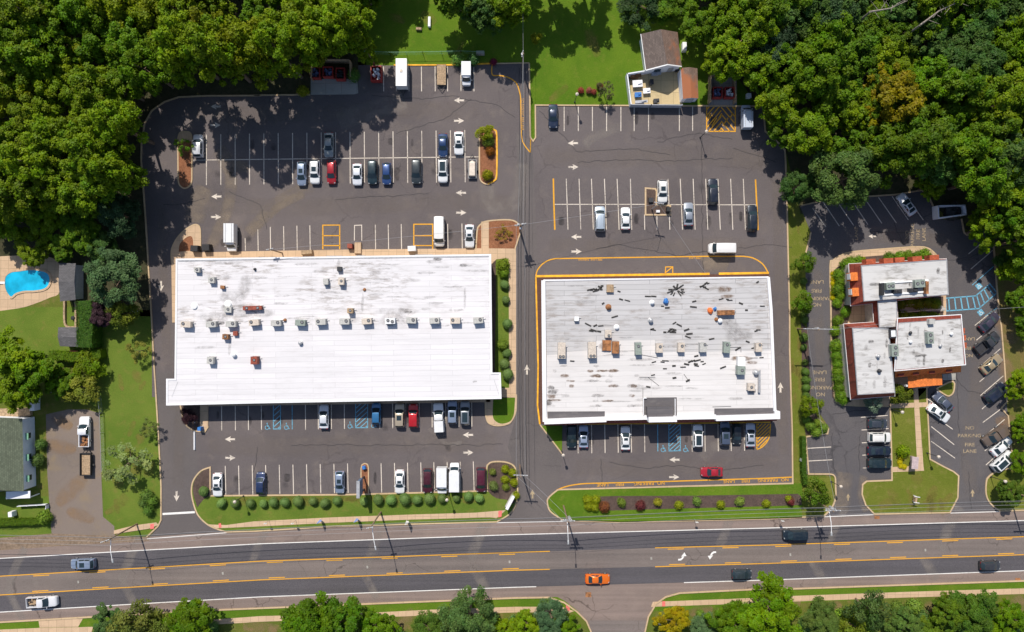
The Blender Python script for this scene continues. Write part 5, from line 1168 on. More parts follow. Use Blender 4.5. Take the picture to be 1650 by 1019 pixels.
def car_meshes(kind):
    if kind in _cm: return _cm[kind]
    L, Wd, zh, zb, zr, gr, gf, rr, rf, hb, hr = CARS[kind]; h = Wd / 2; zt = zb - .02
    rear = [(-.5, .74, .62 * zt), (-.49, .86, .82 * zt), (-.455, .94, .97 * zt)] if kind in ('sedan', 'coupe') else [(-.5, .84, .72 * zt), (-.49, .93, .93 * zt), (-.465, .97, zt)]
    st = rear + [(-.30, 1.0, zt), (0, .985, zt), (gf - .02, .985, zt), (gf + .06, .98, zh + .45 * (zt - zh)), (.40, .955, zh), (.455, .90, zh - .06), (.487, .80, zh - .14), (.5, .66, zh - .24)]
    st = sorted({round(s[0], 3): s for s in st}.values()); b = lofted([(x * L, f * h, z) for (x, f, z) in st], .22)
    gl = cabin(b, L, Wd, zb, zr, gr, gf, rr, rf, hb, hr)
    d = {}
    def mesh(nm, mb, mats, sm=None):
        o = mb.build(nm, mats, None); me = o.data
        if sm: me.polygons.foreach_set('use_smooth', [True] * len(me.polygons)); me.set_sharp_from_angle(angle=R(sm))
        bpy.data.objects.remove(o); return me
    d['body'] = mesh('body', b, M['grey_metal'], 38); d['windshield'] = mesh('windshield', gl['ws'], M['glass']); d['rear_window'] = mesh('rear_window', gl['rw'], M['glass'])
    d['side_window'] = [mesh('side_window', g, M['glass']) for g in gl['sl'] + gl['sr']]
    w = MB(); w.cyl((0, -.11, 0), (0, .11, 0), .33, n=14); w.cur = 1; w.cyl((0, -.115, 0), (0, .115, 0), .2, n=10); d['wheel'] = mesh('wheel', w, [M['black'], M['grey_metal']])
    w = MB(); w.box((0, 0, 0), (.13, .22, .14), 0, .8); d['mirror'] = mesh('mirror', w, M['grey_metal'])
    w = MB(); w.box((0, 0, 0), (.22, .34, .10), 0, .75); d['headlight'] = mesh('headlight', w, M['head'])
    w = MB(); w.box((0, 0, 0), (.10, .32, .16), 0, .8); d['taillight'] = mesh('taillight', w, M['tail'])
    w = MB(); rl_ = (rf - rr) * L; w.box((0, 0, 0), (rl_ * .42, Wd * hr * .62, .012)); d['sunroof'] = mesh('sunroof', w, M['glass'])
    w = MB(); w.box((0, 0, 0), (rl_ * .8, .05, .05)); d['roof_rail'] = mesh('roof_rail', w, M['black'])
    _cm[kind] = d; return d
HD = {'R': 0, 'U': 90, 'L': 180, 'D': 270}
def link(me, root, mat_=None, loc=(0, 0, 0), rz=0, name=None):
    o = bpy.data.objects.new(name or me.name.split('.')[0], me); COL.objects.link(o); o.parent = root; o.location = loc; o.rotation_euler = (0, 0, rz)
    if mat_ is not None: o.material_slots[0].link = 'OBJECT'; o.material_slots[0].material = mat_
    return o
def car(kind, px, py, hd, rgb, label, cat='car', length=None, sun=0, rails=False, group=None, name='parked_car', metal=0.25, pano=False):
    d = car_meshes(kind); L, Wd, zh, zb, zr, gr, gf, rr, rf, hb, hr = CARS[kind]; h = Wd / 2
    c = W(px, py, .9); a = R(HD[hd] if isinstance(hd, str) else hd); root = empty(name, Vector((c.x, c.y, .014)), a); tag(root, label, cat, group)
    s = (length / L) if length else 1.0; root.scale = (s, 1, 1)
    m = car_paint(rgb, metal)
    link(d['body'], root, m); link(d['windshield'], root); link(d['rear_window'], root)
    for me in d['side_window']: link(me, root)
    for x in (-.3, .31):
        for y in (-1, 1): link(d['wheel'], root, None, (x * L, y * (h - .10), .33))
    for y in (-1, 1):
        link(d['mirror'], root, m, ((gf - .045) * L, y * (h + .05), zb - .06)); link(d['headlight'], root, None, (.452 * L, y * h * .66, zh - .15)); link(d['taillight'], root, None, (-.487 * L, y * h * .68, zb * .72))
    rm = (rr + rf) / 2 * L
    if sun: o = link(d['sunroof'], root, None, (rm + .12 * L * (0 if pano else 1) * .6, 0, zr)); o.scale = (2.0 if pano else 1, 1.15 if pano else 1, 1)
    if rails:
        for y in (-1, 1): link(d['roof_rail'], root, None, (rm, y * h * hr * .80, zr - .03))
    return root
SIL = (0.42, 0.45, 0.50); WHT = (0.80, 0.80, 0.80); BLU = (0.02, 0.05, 0.14); BLK = (0.018, 0.022, 0.028); RED = (0.38, 0.012, 0.02); MAR = (0.075, 0.012, 0.02); LBL = (0.25, 0.31, 0.42); GRY = (0.20, 0.21, 0.22); TAN = (0.46, 0.38, 0.28); TEAL = (0.015, 0.035, 0.045)
cars_ = [
 ('suv', 319, 235, 'U', (0.62, 0.63, 0.65), 'white SUV beside the left tree island, under the trees', 4.4, 0, True),
 ('sedan', 529.4, 233.5, 'D', (0.27, 0.29, 0.28), 'grey-green sedan alone in the middle of the upper double row', 4.85, 0, False),
 ('sedan', 713.6, 234, 'D', BLU, 'dark blue sedan beside a white one in the upper double row', 4.5, 0, False),
 ('sedan', 739.2, 230.5, 'D', WHT, 'white sedan with sunroof, rightmost in the upper half of the double row', 4.5, 1, False),
 ('hatch', 485.8, 280, 'D', LBL, 'light blue-grey hatchback, leftmost of the three close together in the double row', 4.6, 1, False),
 ('suv', 507.3, 277.5, 'D', WHT, 'white SUV with sunroof between the blue-grey hatchback and the red SUV', 4.5, 1, True),
 ('hatch', 533.8, 277.5, 'D', RED, 'bright red hatchback in the upper double row', 4.5, 0, True),
 ('sedan', 575.3, 281, 'D', (0.74, 0.76, 0.80), 'white sedan left of two dark cars in the lower half of the double row', 4.2, 0, False),
 ('suv', 600, 278, 'D', TEAL, 'black-green SUV left of the blue hatchback in the double row', 4.6, 0, True),
 ('hatch', 623, 280, 'D', (0.025, 0.065, 0.20), 'blue hatchback right of the black-green SUV in the double row', 4.2, 0, False),
 ('suv', 670.8, 276.8, 'D', (0.035, 0.045, 0.05), 'charcoal SUV standing alone in the lower half of the double row', 4.7, 0, True),
 ('suv', 713.6, 275.5, 'D', WHT, 'white SUV with a large glass roof near the right end of the double row', 4.5, 1, True),
 ('van', 708, 373.8, 'D', (0.82, 0.80, 0.77), 'long plain white van parked against the rear walk of the white-roofed strip', 5.6, 0, False),
 ('sedan', 756.5, 380.3, 'D', (0.72, 0.73, 0.75), 'white sedan parked at the rear of the strip beside the mulch corner', 4.5, 1, False),
 ('sedan', 521.5, 672, 'U', (0.66, 0.68, 0.72), 'silver sedan half in the shade of the strip between empty bays', 4.7, 0, False),
 ('hatch', 606, 667, 'U', (0.035, 0.17, 0.36), 'bright blue hatchback beside the blue hatched aisle', 4.2, 0, False),
 ('suv', 644, 669.7, 'U', TAN, 'beige SUV half in the shade, left of the red SUV', 4.6, 1, False),
 ('suv', 666, 670.5, 'U', (0.52, 0.012, 0.02), 'red SUV half in the shade of the white-roofed strip', 4.6, 0, False),
 ('suv', 729, 664.6, 'U', LBL, 'blue-silver SUV beside the white pickup cap, half in shade', 4.5, 1, False),
 ('suv', 749.4, 666, 'U', (0.24, 0.26, 0.29), 'grey SUV with dark glass roof, rightmost in the shaded front row', 4.6, 1, False),
 ('sedan', 350, 782, 'D', WHT, 'white sedan, leftmost in the front row by the clipped bushes', 4.55, 1, False),
 ('hatch', 419.7, 779, 'U', (0.018, 0.035, 0.10), 'dark blue hatchback in the left part of the front row', 4.2, 0, False),
 ('hatch', 547.3, 778, 'D', LBL, 'light blue-grey hatchback in the front row, left of the pylon sign island', 4.3, 1, False),
 ('sedan', 644, 777, 'D', WHT, 'white sedan in the front row, right of the pylon sign island', 4.6, 1, False),
 ('suv', 689, 775.6, 'D', MAR, 'dark maroon SUV left of two white vans in the front row', 4.7, 0, True),
 ('minivan', 775, 774, 'D', (0.10, 0.012, 0.028), 'dark maroon minivan, rightmost in the front row beside the mulch island', 4.7, 0, True),
 ('sedan', 891.4, 187, 'D', (0.022, 0.035, 0.07), 'dark blue sedan alone at the top left of the second lot', 4.6, 0, False),
 ('minivan', 966.7, 352.6, 'U', (0.46, 0.53, 0.60), 'silver-blue minivan in the middle row of the second lot', 4.8, 0, True),
 ('sedan', 1008.2, 352, 'U', WHT, 'white sedan in the middle row of the second lot, left of the L-shaped island', 4.3, 0, False),
 ('suv', 1067.5, 308.7, 'D', (0.80, 0.79, 0.76), 'white SUV parked against the L-shaped mulch island', 4.3, 1, True),
 ('sedan', 1109.6, 345, 'U', (0.30, 0.33, 0.38), 'blue-grey sedan right of the L-shaped island', 4.5, 0, False),
 ('suv', 1149, 309, 'U', (0.015, 0.02, 0.035), 'black SUV in the upper half of the second lot middle row', 5.1, 0, True),
 ('suv', 1212.4, 352, 'U', (0.014, 0.022, 0.035), 'black SUV at the right end of the second lot middle row', 5.2, 0, True),
 ('van', 1162.4, 400.5, 'L', (0.80, 0.78, 0.75), 'white van standing crosswise behind the grey-roofed strip', 4.9, 0, False),
 ('suv', 921, 703, 'D', (0.015, 0.03, 0.035), 'dark green-black SUV, leftmost in front of the grey-roofed strip', 4.6, 0, True),
 ('sedan', 940.4, 704, 'U', (0.36, 0.42, 0.55), 'silver-blue sedan with sunroof beside the green-black SUV', 4.4, 1, False),
 ('sedan', 1008, 706.7, 'U', WHT, 'white sedan alone between empty bays in front of the grey-roofed strip', 4.6, 1, False),
 ('suv', 1124.4, 703, 'U', WHT, 'white SUV with black glass roof right of the blue hatched aisle', 4.5, 1, False),
 ('suv', 1168, 699, 'U', (0.085, 0.11, 0.17), 'blue-grey SUV, left of the black car in front of the grey-roofed strip', 4.6, 1, False),
 ('hatch', 1187.4, 700, 'D', BLK, 'black hatchback between the blue-grey SUV and a silver sedan', 4.0, 0, False),
 ('sedan', 1209.6, 701.6, 'U', (0.52, 0.55, 0.62), 'silver sedan, rightmost beside the yellow hatched corner', 4.6, 1, False),
 ('coupe', 1462, 329.5, 125, (0.70, 0.71, 0.74), 'white coupe with black glass roof parked aslant at the top of the office lot', 4.7, 1, False),
 ('sedan', 1595.4, 519, 42, (0.065, 0.055, 0.085), 'dark plum sedan parked aslant below the blue crosswalk bars', 4.5, 0, False),
 ('coupe', 1599, 587, 40, (0.40, 0.31, 0.19), 'gold coupe parked aslant on the right of the office lot', 4.6, 0, False),
 ('suv', 1604.5, 633, 40, (0.02, 0.028, 0.055), 'dark navy SUV parked aslant on the right of the office lot', 4.7, 0, True),
 ('sedan', 1615, 719.4, 42, WHT, 'white sedan parked aslant, upper of the two white cars at the right edge', 4.6, 0, False),
 ('suv', 1616.6, 743.7, 42, WHT, 'white SUV with dark glass roof, lower of the two white cars at the right edge', 4.7, 1, False),
 ('sedan', 1520.4, 648, 135, (0.10, 0.115, 0.16), 'blue-grey sedan parked aslant near the entrance gable', 4.5, 0, False),
 ('sedan', 1514, 666, -35, WHT, 'white sedan parked aslant below the blue-grey one, near the entrance gable', 4.7, 1, False),
 ('hatch', 1415, 683, 'R', (0.05, 0.058, 0.075), 'dark grey hatchback, top of the four facing the office lawn', 3.7, 0, False),
 ('suv', 1418, 705, 'R', (0.80, 0.78, 0.74), 'white SUV among the four facing the office lawn', 4.3, 0, True),
 ('sedan', 1418, 727, 'R', (0.014, 0.022, 0.042), 'black-blue sedan, third of the four facing the office lawn', 4.6, 0, False),
 ('suv', 1418.3, 746.7, 'R', (0.016, 0.032, 0.04), 'black-teal SUV, bottom of the four facing the office lawn', 4.6, 0, False),
]
for kd, x, y, hd, rgb, lb, ln, sf, rl_ in cars_:
    car(kd, x, y, hd, rgb, lb, 'van' if kd == 'van' else 'car', ln, sf, rl_, 'vehicles parked in the lots', pano='glass roof' in lb, name='parked_van' if kd == 'van' else 'parked_car', metal=0.1 if rgb[0] > .6 else 0.3)
for kd, x, y, hd, rgb, lb, ln, sf in (('sedan', 1147.4, 761, 'L', (0.42, 0.015, 0.03), 'red sedan driving in the aisle before the grey-roofed strip', 4.2, 0), ('suv', 132.7, 908.8, 181.5, LBL, 'silver-blue SUV driving left on the far lane of the road', 4.6, 1), ('coupe', 963, 933.8, 0, (0.85, 0.17, 0.008), 'bright orange coupe driving right on the near lane', 4.75, 0),
        ('hatch', 1196, 926, 1, (0.035, 0.05, 0.06), 'dark blue-grey hatchback driving right behind the orange coupe', 3.8, 0), ('minivan', 1281.8, 862, 181, (0.014, 0.025, 0.035), 'black minivan driving left on the far lane', 4.7, 0), ('hatch', 1596.7, 912, 1, (0.045, 0.045, 0.05), 'dark grey hatchback driving right near the right edge of the road', 3.9, 0)):
    car(kd, x, y, hd, rgb, lb, 'car', ln, sf, False, 'vehicles on the move', name='moving_car')

def pickup(px, py, hd, rgb, label, L=5.7, load=None, name='pickup_truck', cap=False):
    Wd = 2.0; h = Wd / 2; c = W(px, py, 1.0); a = R(HD[hd] if isinstance(hd, str) else hd); root = empty(name, Vector((c.x, c.y, .014)), a); tag(root, label, 'pickup truck'); m = car_paint(rgb, .1 if rgb[0] > .6 else .3)
    st = [(-.10, .99, 1.10), (.0, .99, 1.12), (.20, .99, 1.12), (.26, .98, 1.07), (.42, .96, 1.02), (.47, .90, .96), (.495, .80, .82), (.5, .72, .66)]
    b = lofted([(x * L, f * h, z) for (x, f, z) in st], .3); gl = cabin(b, L, Wd, 1.13, 1.82, -.095, .235, -.07, .10, .93, .78)
    o = b.build('body', m, root, smooth=True, sharp=38)
    for k, nm in (('ws', 'windshield'), ('rw', 'rear_window')): gl[k].build(nm, M['glass'], root)
    for g in gl['sl'] + gl['sr']: g.build('side_window', M['glass'], root)
    b = MB(); x0, x1 = -.5 * L, -.103 * L; xm = (x0 + x1) / 2
    b.box((xm, 0, .45), (x1 - x0, Wd - .02, .18))
    for y in (-1, 1): b.box((xm, y * (h - .08), .63), (x1 - x0, .14, .5))
    b.box((x1 - .05, 0, .63), (.09, Wd - .32, .5)); b.build('cargo_bed', m, root)
    b = MB(); b.box((x0 + .05, 0, .60), (.09, Wd - .32, .54)); b.build('tailgate', m, root)
    b = MB(); b.box((xm, 0, .632), (x1 - x0 - .22, Wd - .36, .02)); b.build('bed_liner', M['dark'], root)
    if cap: b = MB(); b.prism([(x0 + .03, -h + .03, 1.14), (x1, -h + .03, 1.14), (x1, h - .03, 1.14), (x0 + .03, h - .03, 1.14)], [(x0 + .1, -h + .16, 1.9), (x1, -h + .16, 1.9), (x1, h - .16, 1.9), (x0 + .1, h - .16, 1.9)]); b.build('bed_cap', m, root)
    d = car_meshes('suv')
    for x in (-.31, .32):
        for y in (-1, 1): link(d['wheel'], root, None, (x * L, y * (h - .11), .35))
    for y in (-1, 1): link(d['mirror'], root, m, (.19 * L, y * (h + .09), 1.12)); link(d['headlight'], root, None, (.46 * L, y * h * .7, .84)); link(d['taillight'], root, None, (-.495 * L, y * h * .86, .85))
    if load:
        q = random.Random(len(label)); b = MB()
        for k in range(12): b.box((xm + q.uniform(-.4, .4) * (x1 - x0), q.uniform(-.55, .55), .65), (q.uniform(.2, .9), q.uniform(.15, .5), q.uniform(.1, .5)), q.uniform(0, 3))
        o = b.build('cargo', M[load]); o.location = root.location; o.rotation_euler = root.rotation_euler; tag(o, 'jumble of goods lying in the bed of the ' + label, 'cargo'); o['label'] = ' '.join(o['label'].split()[:16])
    return root
pickup(66.9, 970.5, 3, (0.72, 0.72, 0.74), 'white pickup driving right on the road', 5.8, 'wood'); pickup(135.5, 696, 'U', (0.78, 0.78, 0.80), 'white pickup on the gravel drive', 5.8, 'rust')
pickup(1592, 552.5, 38, (0.055, 0.055, 0.06), 'dark grey pickup parked aslant on the right of the office lot', 5.3); pickup(1603.5, 703, 215, (0.17, 0.125, 0.095), 'brown pickup with a bed cap parked aslant above two white cars', 4.9, cap=True)
pickup(707, 673, 93, (0.80, 0.80, 0.80), 'white pickup with a long bed cap and rear rack, half in the shade', 5.6, cap=True)
def boxvan(px, py, hd, L, Wd, H, label, cab=True, rgb=WHT, name='box_truck', cat='truck', rack=False):
    c = W(px, py, H * .7); root = empty(name, Vector((c.x, c.y, .014)), R(HD[hd] if isinstance(hd, str) else hd)); tag(root, label, cat); m = car_paint(rgb, .05); h = Wd / 2
    lc = 1.5 if cab else 0; x0 = -L / 2; x1 = L / 2 - lc
    b = MB(); b.box(((x0 + x1) / 2, 0, .65), (x1 - x0, Wd, H - .65), 0, .985); b.build('cargo_box', m, root)
    b = MB(); b.box(((x0 + x1) / 2, 0, H), (x1 - x0 - .12, Wd - .12, .03)); b.build('roof_panel', m, root)
    b = MB(); b.box((x0 + L * .45, 0, .38), (L * .9, Wd * .7, .26)); b.build('chassis', M['black'], root)
    if cab:
        b = lofted([(x1 - .02, h * .95, 1.2), (x1 + .5, h * .95, 1.2), (x1 + .9, h * .93, 1.1), (x1 + 1.4, h * .86, 1.0), (x1 + lc, h * .7, .75)], .35); gl = cabin(b, 1.0, Wd, 1.2, min(1.95, H - .2), x1 - .02, x1 + .75, x1 - .02, x1 + .25, .92, .8); b.build('cab', m, root, smooth=True, sharp=38)
        gl['ws'].build('windshield', M['glass'], root)
        for g in gl['sl'][1:] + gl['sr'][:1]: g.build('side_window', M['glass'], root)
        d = car_meshes('suv')
        for y in (-1, 1): link(d['mirror'], root, m, (x1 + .6, y * (h + .12), 1.25)); link(d['headlight'], root, None, (L / 2 - .2, y * h * .6, .85))
    else:
        b = MB(); b.ribbon([(x1, -.5, .5), (x1 + 1.1, 0, .5), (x1, .5, .5)], .1, z0=.4); b.build('tow_bar', M['black'], root)
        b = MB(); b.box((x0 + L * .45, 0, H + .03), (.5, .5, .12)); b.build('roof_hatch', M['unit_beige'], root)
    for x in ((-.28, .3) if cab else (-.12, .1)):
        for y in (-1, 1): link(car_meshes('suv')['wheel'], root, None, (x * L, y * (h - .1), .34))
    if rack:
        b = MB()
        for y in (-.6, .6): b.box(((x0 + x1) / 2, y, H + .05), (x1 - x0, .05, .06))
        b.build('roof_rack', M['grey_metal'], root)
    return root
boxvan(370.8, 382.7, 'D', 5.2, 1.95, 2.4, 'white step van at the rear of the strip beside the curved walk', rack=True)
boxvan(647.6, 119, 'D', 5.3, 2.1, 2.6, 'large white box trailer in the top parking row', cab=False, name='box_trailer', cat='trailer')
boxvan(751.3, 118.7, 'D', 4.2, 1.8, 2.2, 'small white box truck with a dark cab in the top parking row', rgb=(0.70, 0.71, 0.74))
boxvan(711.8, 775.3, 'D', 5.2, 1.95, 2.3, 'white cargo van in the front row, right of the maroon SUV', name='cargo_van', cat='van'); boxvan(732, 770, 'U', 5.3, 1.95, 2.2, 'white cargo van in the front row, second right of the maroon SUV', name='cargo_van', cat='van')
boxvan(1204, 187.5, 'U', 4.7, 1.85, 2.2, 'pale blue-silver van in the tree shade at the top right of the second lot', rgb=(0.55, 0.60, 0.70), name='parked_van', cat='van', rack=True)
def trailer(px, py, hd, L, Wd, label, m, deck, walls_=0.0, load=None):
    c = W(px, py, .6); root = empty('flat_trailer', Vector((c.x, c.y, .014)), R(HD[hd])); tag(root, label, 'trailer')
    b = MB(); b.box((0, 0, .5), (L, Wd, .12)); b.build('frame', M[m], root); b = MB(); b.box((0, 0, .625), (L - .15, Wd - .15, .04)); b.build('deck', M[deck], root)
    if walls_:
        b = MB(); p = [(-L / 2, -Wd / 2, .6 + walls_), (L / 2, -Wd / 2, .6 + walls_), (L / 2, Wd / 2, .6 + walls_), (-L / 2, Wd / 2, .6 + walls_)]; b.ribbon(p, .1, True, z0=.6); b.build('side_board', M[m], root)
    b = MB(); b.ribbon([(L / 2, -Wd * .4, .5), (L / 2 + 1.0, 0, .5), (L / 2, Wd * .4, .5)], .1, z0=.42); b.build('tow_bar', M['black'], root)
    for y in (-1, 1): link(car_meshes('suv')['wheel'], root, None, (-.05 * L, y * (Wd / 2 + .12), .33))
    if load: b = MB(); b.prism([(-L * .42, -Wd * .4, .68), (L * .36, -Wd * .4, .68), (L * .46, 0, .68), (L * .36, Wd * .4, .68), (-L * .42, Wd * .4, .68)], [(-L * .38, -Wd * .34, 1.15), (L * .3, -Wd * .32, 1.1), (L * .4, 0, 1.0), (L * .3, Wd * .32, 1.1), (-L * .38, Wd * .34, 1.15)]); b.build('tarpaulin', M[load], root)
    return root
trailer(711.2, 121, 'D', 4.0, 1.85, 'flat trailer with a brown wooden deck in the top parking row', 'black', 'wood')
trailer(761, 272.5, 'U', 3.6, 1.6, 'small covered beige boat trailer beside the right tree island', 'grey_metal', 'dark', 0, 'unit_beige')
trailer(139.5, 748, 'U', 4.2, 2.0, 'black utility trailer with brown floor on the gravel drive', 'black', 'wood', .45)

# ------------------------------------------------------------------ dumpsters and enclosures
def dumpster(px, py, w, d, h, label, m='rust_red', fill='dark', rz=0, junk='para'):
    c = W(px, py, h * .7); root = empty('dumpster', Vector((c.x, c.y, .03)), rz); tag(root, label, 'dumpster')
    b = MB(); p = [(-w / 2, -d / 2, h), (w / 2, -d / 2, h), (w / 2, d / 2, h), (-w / 2, d / 2, h)]; b.ribbon(p, .16, True, z0=.15); b.box((0, 0, .12), (w - .1, d - .1, .1)); b.build('container', M[m], root)
    b = MB()
    for y in (-.3, .3): b.box((-w / 2 - .12, y * d, h * .5), (.14, .2, .25)); b.box((w / 2 + .12, y * d, h * .5), (.14, .2, .25))
    b.build('lift_pocket', M[m], root); q = random.Random(int(px)); b = MB()
    for k in range(16): b.box((q.uniform(-.35, .35) * w, q.uniform(-.36, .36) * d, h * .3), (q.uniform(.2, .7), q.uniform(.2, .6), h * q.uniform(.3, .72)), q.uniform(0, 3), .8)
    o = b.build('rubbish', M[junk]); o.location = root.location; o.rotation_euler = root.rotation_euler; tag(o, 'heap of rubbish inside the ' + label, 'rubbish'); o['label'] = ' '.join(o['label'].split()[:16])
M['M_red'] = plain('red_dumpster', (0.34, 0.03, 0.025), 0.6, var=.3); M['bags'] = plain('bags_blue', (0.10, 0.12, 0.22), .5, var=.8, vs=2)
dumpster(606.5, 119.5, 1.9, 2.7, 1.5, 'long red skip full of white scrap in the top row', 'M_red', junk='para')
dumpster(508.5, 118, 1.7, 2.0, 1.4, 'red dumpster, leftmost of three on the concrete pad', 'M_red', junk='bags'); dumpster(529, 117, 1.8, 1.8, 1.4, 'red dumpster, middle of three on the concrete pad', 'M_red', junk='bags'); dumpster(549, 120, 1.6, 2.1, 1.4, 'red dumpster, right of three on the concrete pad', 'M_red', junk='black')
dumpster(1155.5, 150, 1.7, 1.9, 1.4, 'red dumpster, left of two behind the yellow hatched bay', 'M_red', junk='bags'); dumpster(1175, 150, 1.7, 1.9, 1.4, 'red dumpster, right of two behind the yellow hatched bay', 'M_red', junk='para')
fence('dumpster_enclosure', 'brown board screen around the three red dumpsters', T('01', '355,490 360,372 600,378 605,480'), 1.9, 'wood', 2.4, .14, 'enclosure')
fence('dumpster_enclosure', 'brown board screen around the two red dumpsters', T('02', '1275,640 1278,468 1432,468 1436,640'), 1.9, 'wood', 2.4, .14, 'enclosure')
fence('dumpster_enclosure', 'white walled enclosure at the tree edge of the office lot', T('13', '1108,392 1105,322 1275,318 1282,375 1108,398'), 1.8, 'wall_white', 2.4, .22, 'enclosure')
sheet('dumpster_pad', T('02', '1262,672 1262,470 1440,470 1440,672'), .019, M['pave'])
lump(1534, 340, .02, 1.6, 1.3, 'black', 'black dumpster heap inside the white walled enclosure', 'dumpster_cover', 'cover', 3)
for s, d, m, n, c, l in (('812,530', (1.9, 1.3, .75), 'para', 'table', 'table', 'white table in the cluttered yard by the small house'), ('835,645', (2.4, .5, .9), 'wall_grey', 'shelf', 'shelf', 'long grey shelf along the lower fence of the yard'), ('900,522', (.7, 1.0, 1.0), 'dark', 'water_tank', 'tank', 'dark tank beside the white table in the yard'),
        ('870,575', (1.4, 1.0, .7), 'para', 'crate_stack', 'crates', 'white crates below the dark tank in the yard'), ('800,480', (2.0, .9, 1.0), 'rust', 'wood_stack', 'stack', 'brown stack at the top left of the cluttered yard'), ('815,600', (1.3, .9, .8), 'tarp_blue', 'tool_chest', 'chest', 'blue-grey chest at the lower left of the cluttered yard'), ('930,640', (1.1, .8, .9), 'dark', 'barrel_group', 'barrel', 'dark barrel at the lower middle of the cluttered yard'), ('930,465', (1.8, .7, .8), 'wall_grey', 'bench', 'bench', 'grey bench against the wall of the small house'), ('1062,440', (.8, .8, .9), 'dark', 'barbecue', 'barbecue', 'dark barbecue by the corner of the small house')):
    p = T('02', s)[0]; c_ = W(p[0], p[1], .6); b = MB(); w_, dd, hh = d
    b.box((0, 0, hh - .1), (w_, dd, .1)); b.box((-w_ * .1, 0, 0), (w_ * .7, dd * .8, hh - .11)); b.box((w_ * .2, dd * .1, hh), (w_ * .4, dd * .4, .2), R(12)); o = b.build(n, M[m]); o.location = (c_.x, c_.y, .02); o.rotation_euler = (0, 0, R(4)); tag(o, l, c)

# ------------------------------------------------------------------ trees and shrubs
def leaf_mesh(name, P, Nn, size, tint, mat_, seed, aspect=.55, extra=None):
    """many small leaf faces: P points, Nn facing directions, tint (n,3)"""
    rg = np.random.default_rng(seed); n = len(P)
    a = rg.normal(size=(n, 3)); u = np.cross(Nn, a); u /= np.linalg.norm(u, axis=1)[:, None] + 1e-9; v = np.cross(Nn, u)
    s = size * rg.uniform(.6, 1.35, n)[:, None]
    fold = Nn * s * .18
    V = np.stack([P - u * s * .5, P + v * s * aspect * .5 - u * s * .05 - fold, P + u * s * .5, P - v * s * aspect * .5 - u * s * .05 - fold], 1).reshape(-1, 3)
    C = np.repeat(np.concatenate([np.clip(tint, 0, 1), np.ones((n, 1))], 1), 4, 0)
    F = np.arange(4 * n).reshape(-1, 4)
    if extra is not None:
        ev, ef, ec = extra; F2 = [tuple(f) for f in F] + [tuple(i + 4 * n for i in f) for f in ef]
        V = np.concatenate([V, np.array(ev)]); C = np.concatenate([C, np.tile(np.array(ec), (len(ev), 1))])
        me = bpy.data.meshes.new(name); me.from_pydata(V.tolist(), [], F2)
    else:
        me = bpy.data.meshes.new(name); m = len(F)
        me.vertices.add(len(V)); me.vertices.foreach_set('co', V.ravel()); me.loops.add(4 * m); me.loops.foreach_set('vertex_index', F.ravel())
        me.polygons.add(m); me.polygons.foreach_set('loop_start', np.arange(0, 4 * m, 4)); me.polygons.foreach_set('loop_total', np.full(m, 4)); me.update(calc_edges=True)
    at = me.color_attributes.new('tint', 'FLOAT_COLOR', 'POINT'); at.data.foreach_set('color', C.ravel().astype(np.float32))
    me.materials.append(mat_); return me
def rand_dir(rg, n, zmin=-1.0):
    z = rg.uniform(zmin, 1, n); t = rg.uniform(0, 2 * np.pi, n); r = np.sqrt(1 - z * z); return np.stack([r * np.cos(t), r * np.sin(t), z], 1)
def crown_mesh(seed, Rr, z0, z1, ncl, nleaf, leaf, crs=(.2, .36), flat=.75, lump=.25, inner=.5):
    """clumps of leaves spread through an uneven dome between heights z0 and z1"""
    rg = np.random.default_rng(seed); zc = z0 + (z1 - z0) * .42
    lob = rg.uniform(0, 6.28, 5); la = rg.uniform(.4, 1, 5) * lump
    D = rand_dir(rg, ncl, -.45); az = np.arctan2(D[:, 1], D[:, 0]); rad = 1 + sum(la[k] * np.sin((k + 2) * az + lob[k]) for k in range(3)) * .6
    f = rg.uniform(inner, 1.0, ncl) ** .7
    c = D * f[:, None]; c[:, 0] *= Rr * rad; c[:, 1] *= Rr * rad; c[:, 2] = zc + np.where(c[:, 2] > 0, c[:, 2] * (z1 - zc), c[:, 2] * (zc - z0))
    cr = Rr * rg.uniform(crs[0], crs[1], ncl); ct = rg.uniform(0, 1, (ncl, 3))
    w = (cr ** 2); idx = rg.choice(ncl, nleaf, p=w / w.sum())
    d = rand_dir(rg, nleaf, -.55); rr = cr[idx] * rg.uniform(.45, 1.08, nleaf)
    P = c[idx] + d * rr[:, None] * np.array([1, 1, flat]); Nn = d * .55 + np.array([0, 0, .6]) + rg.normal(size=(nleaf, 3)) * .38; Nn /= np.linalg.norm(Nn, axis=1)[:, None]
    tint = ct[idx] * .55 + rg.uniform(0, 1, (nleaf, 3)) * .45
    return leaf_mesh('crown', P, Nn, leaf, tint, M['leaf'], seed), c
def trunk_mesh(seed, z0, zt, r, cl, nl=7):
    q = random.Random(seed); b = MB(); zf = z0 + (zt - z0) * .35
    p = [Vector((0, 0, -.1)), Vector((q.uniform(-.15, .15), q.uniform(-.15, .15), zf * .5)), Vector((q.uniform(-.3, .3), q.uniform(-.3, .3), zf)), Vector((q.uniform(-.5, .5), q.uniform(-.5, .5), zt * .85))]
    for a, c, ra, rc in zip(p, p[1:], (r * 1.25, r, r * .8), (r, r * .8, r * .25)): b.cyl(a, c, ra, rc, 8, False)
    for k in range(min(nl, len(cl))):
        e = Vector(cl[k]); s = p[1].lerp(p[2], q.uniform(.3, 1.3)); m = s.lerp(e, .5) + Vector((0, 0, -.3)); b.cyl(s, m, r * .42, r * .26, 6, False); b.cyl(m, e, r * .26, r * .08, 5, False)
    o = b.build('trunk', M['bark'], None, smooth=True); me = o.data; bpy.data.objects.remove(o); return me
TREES = {}; TB = 0.98
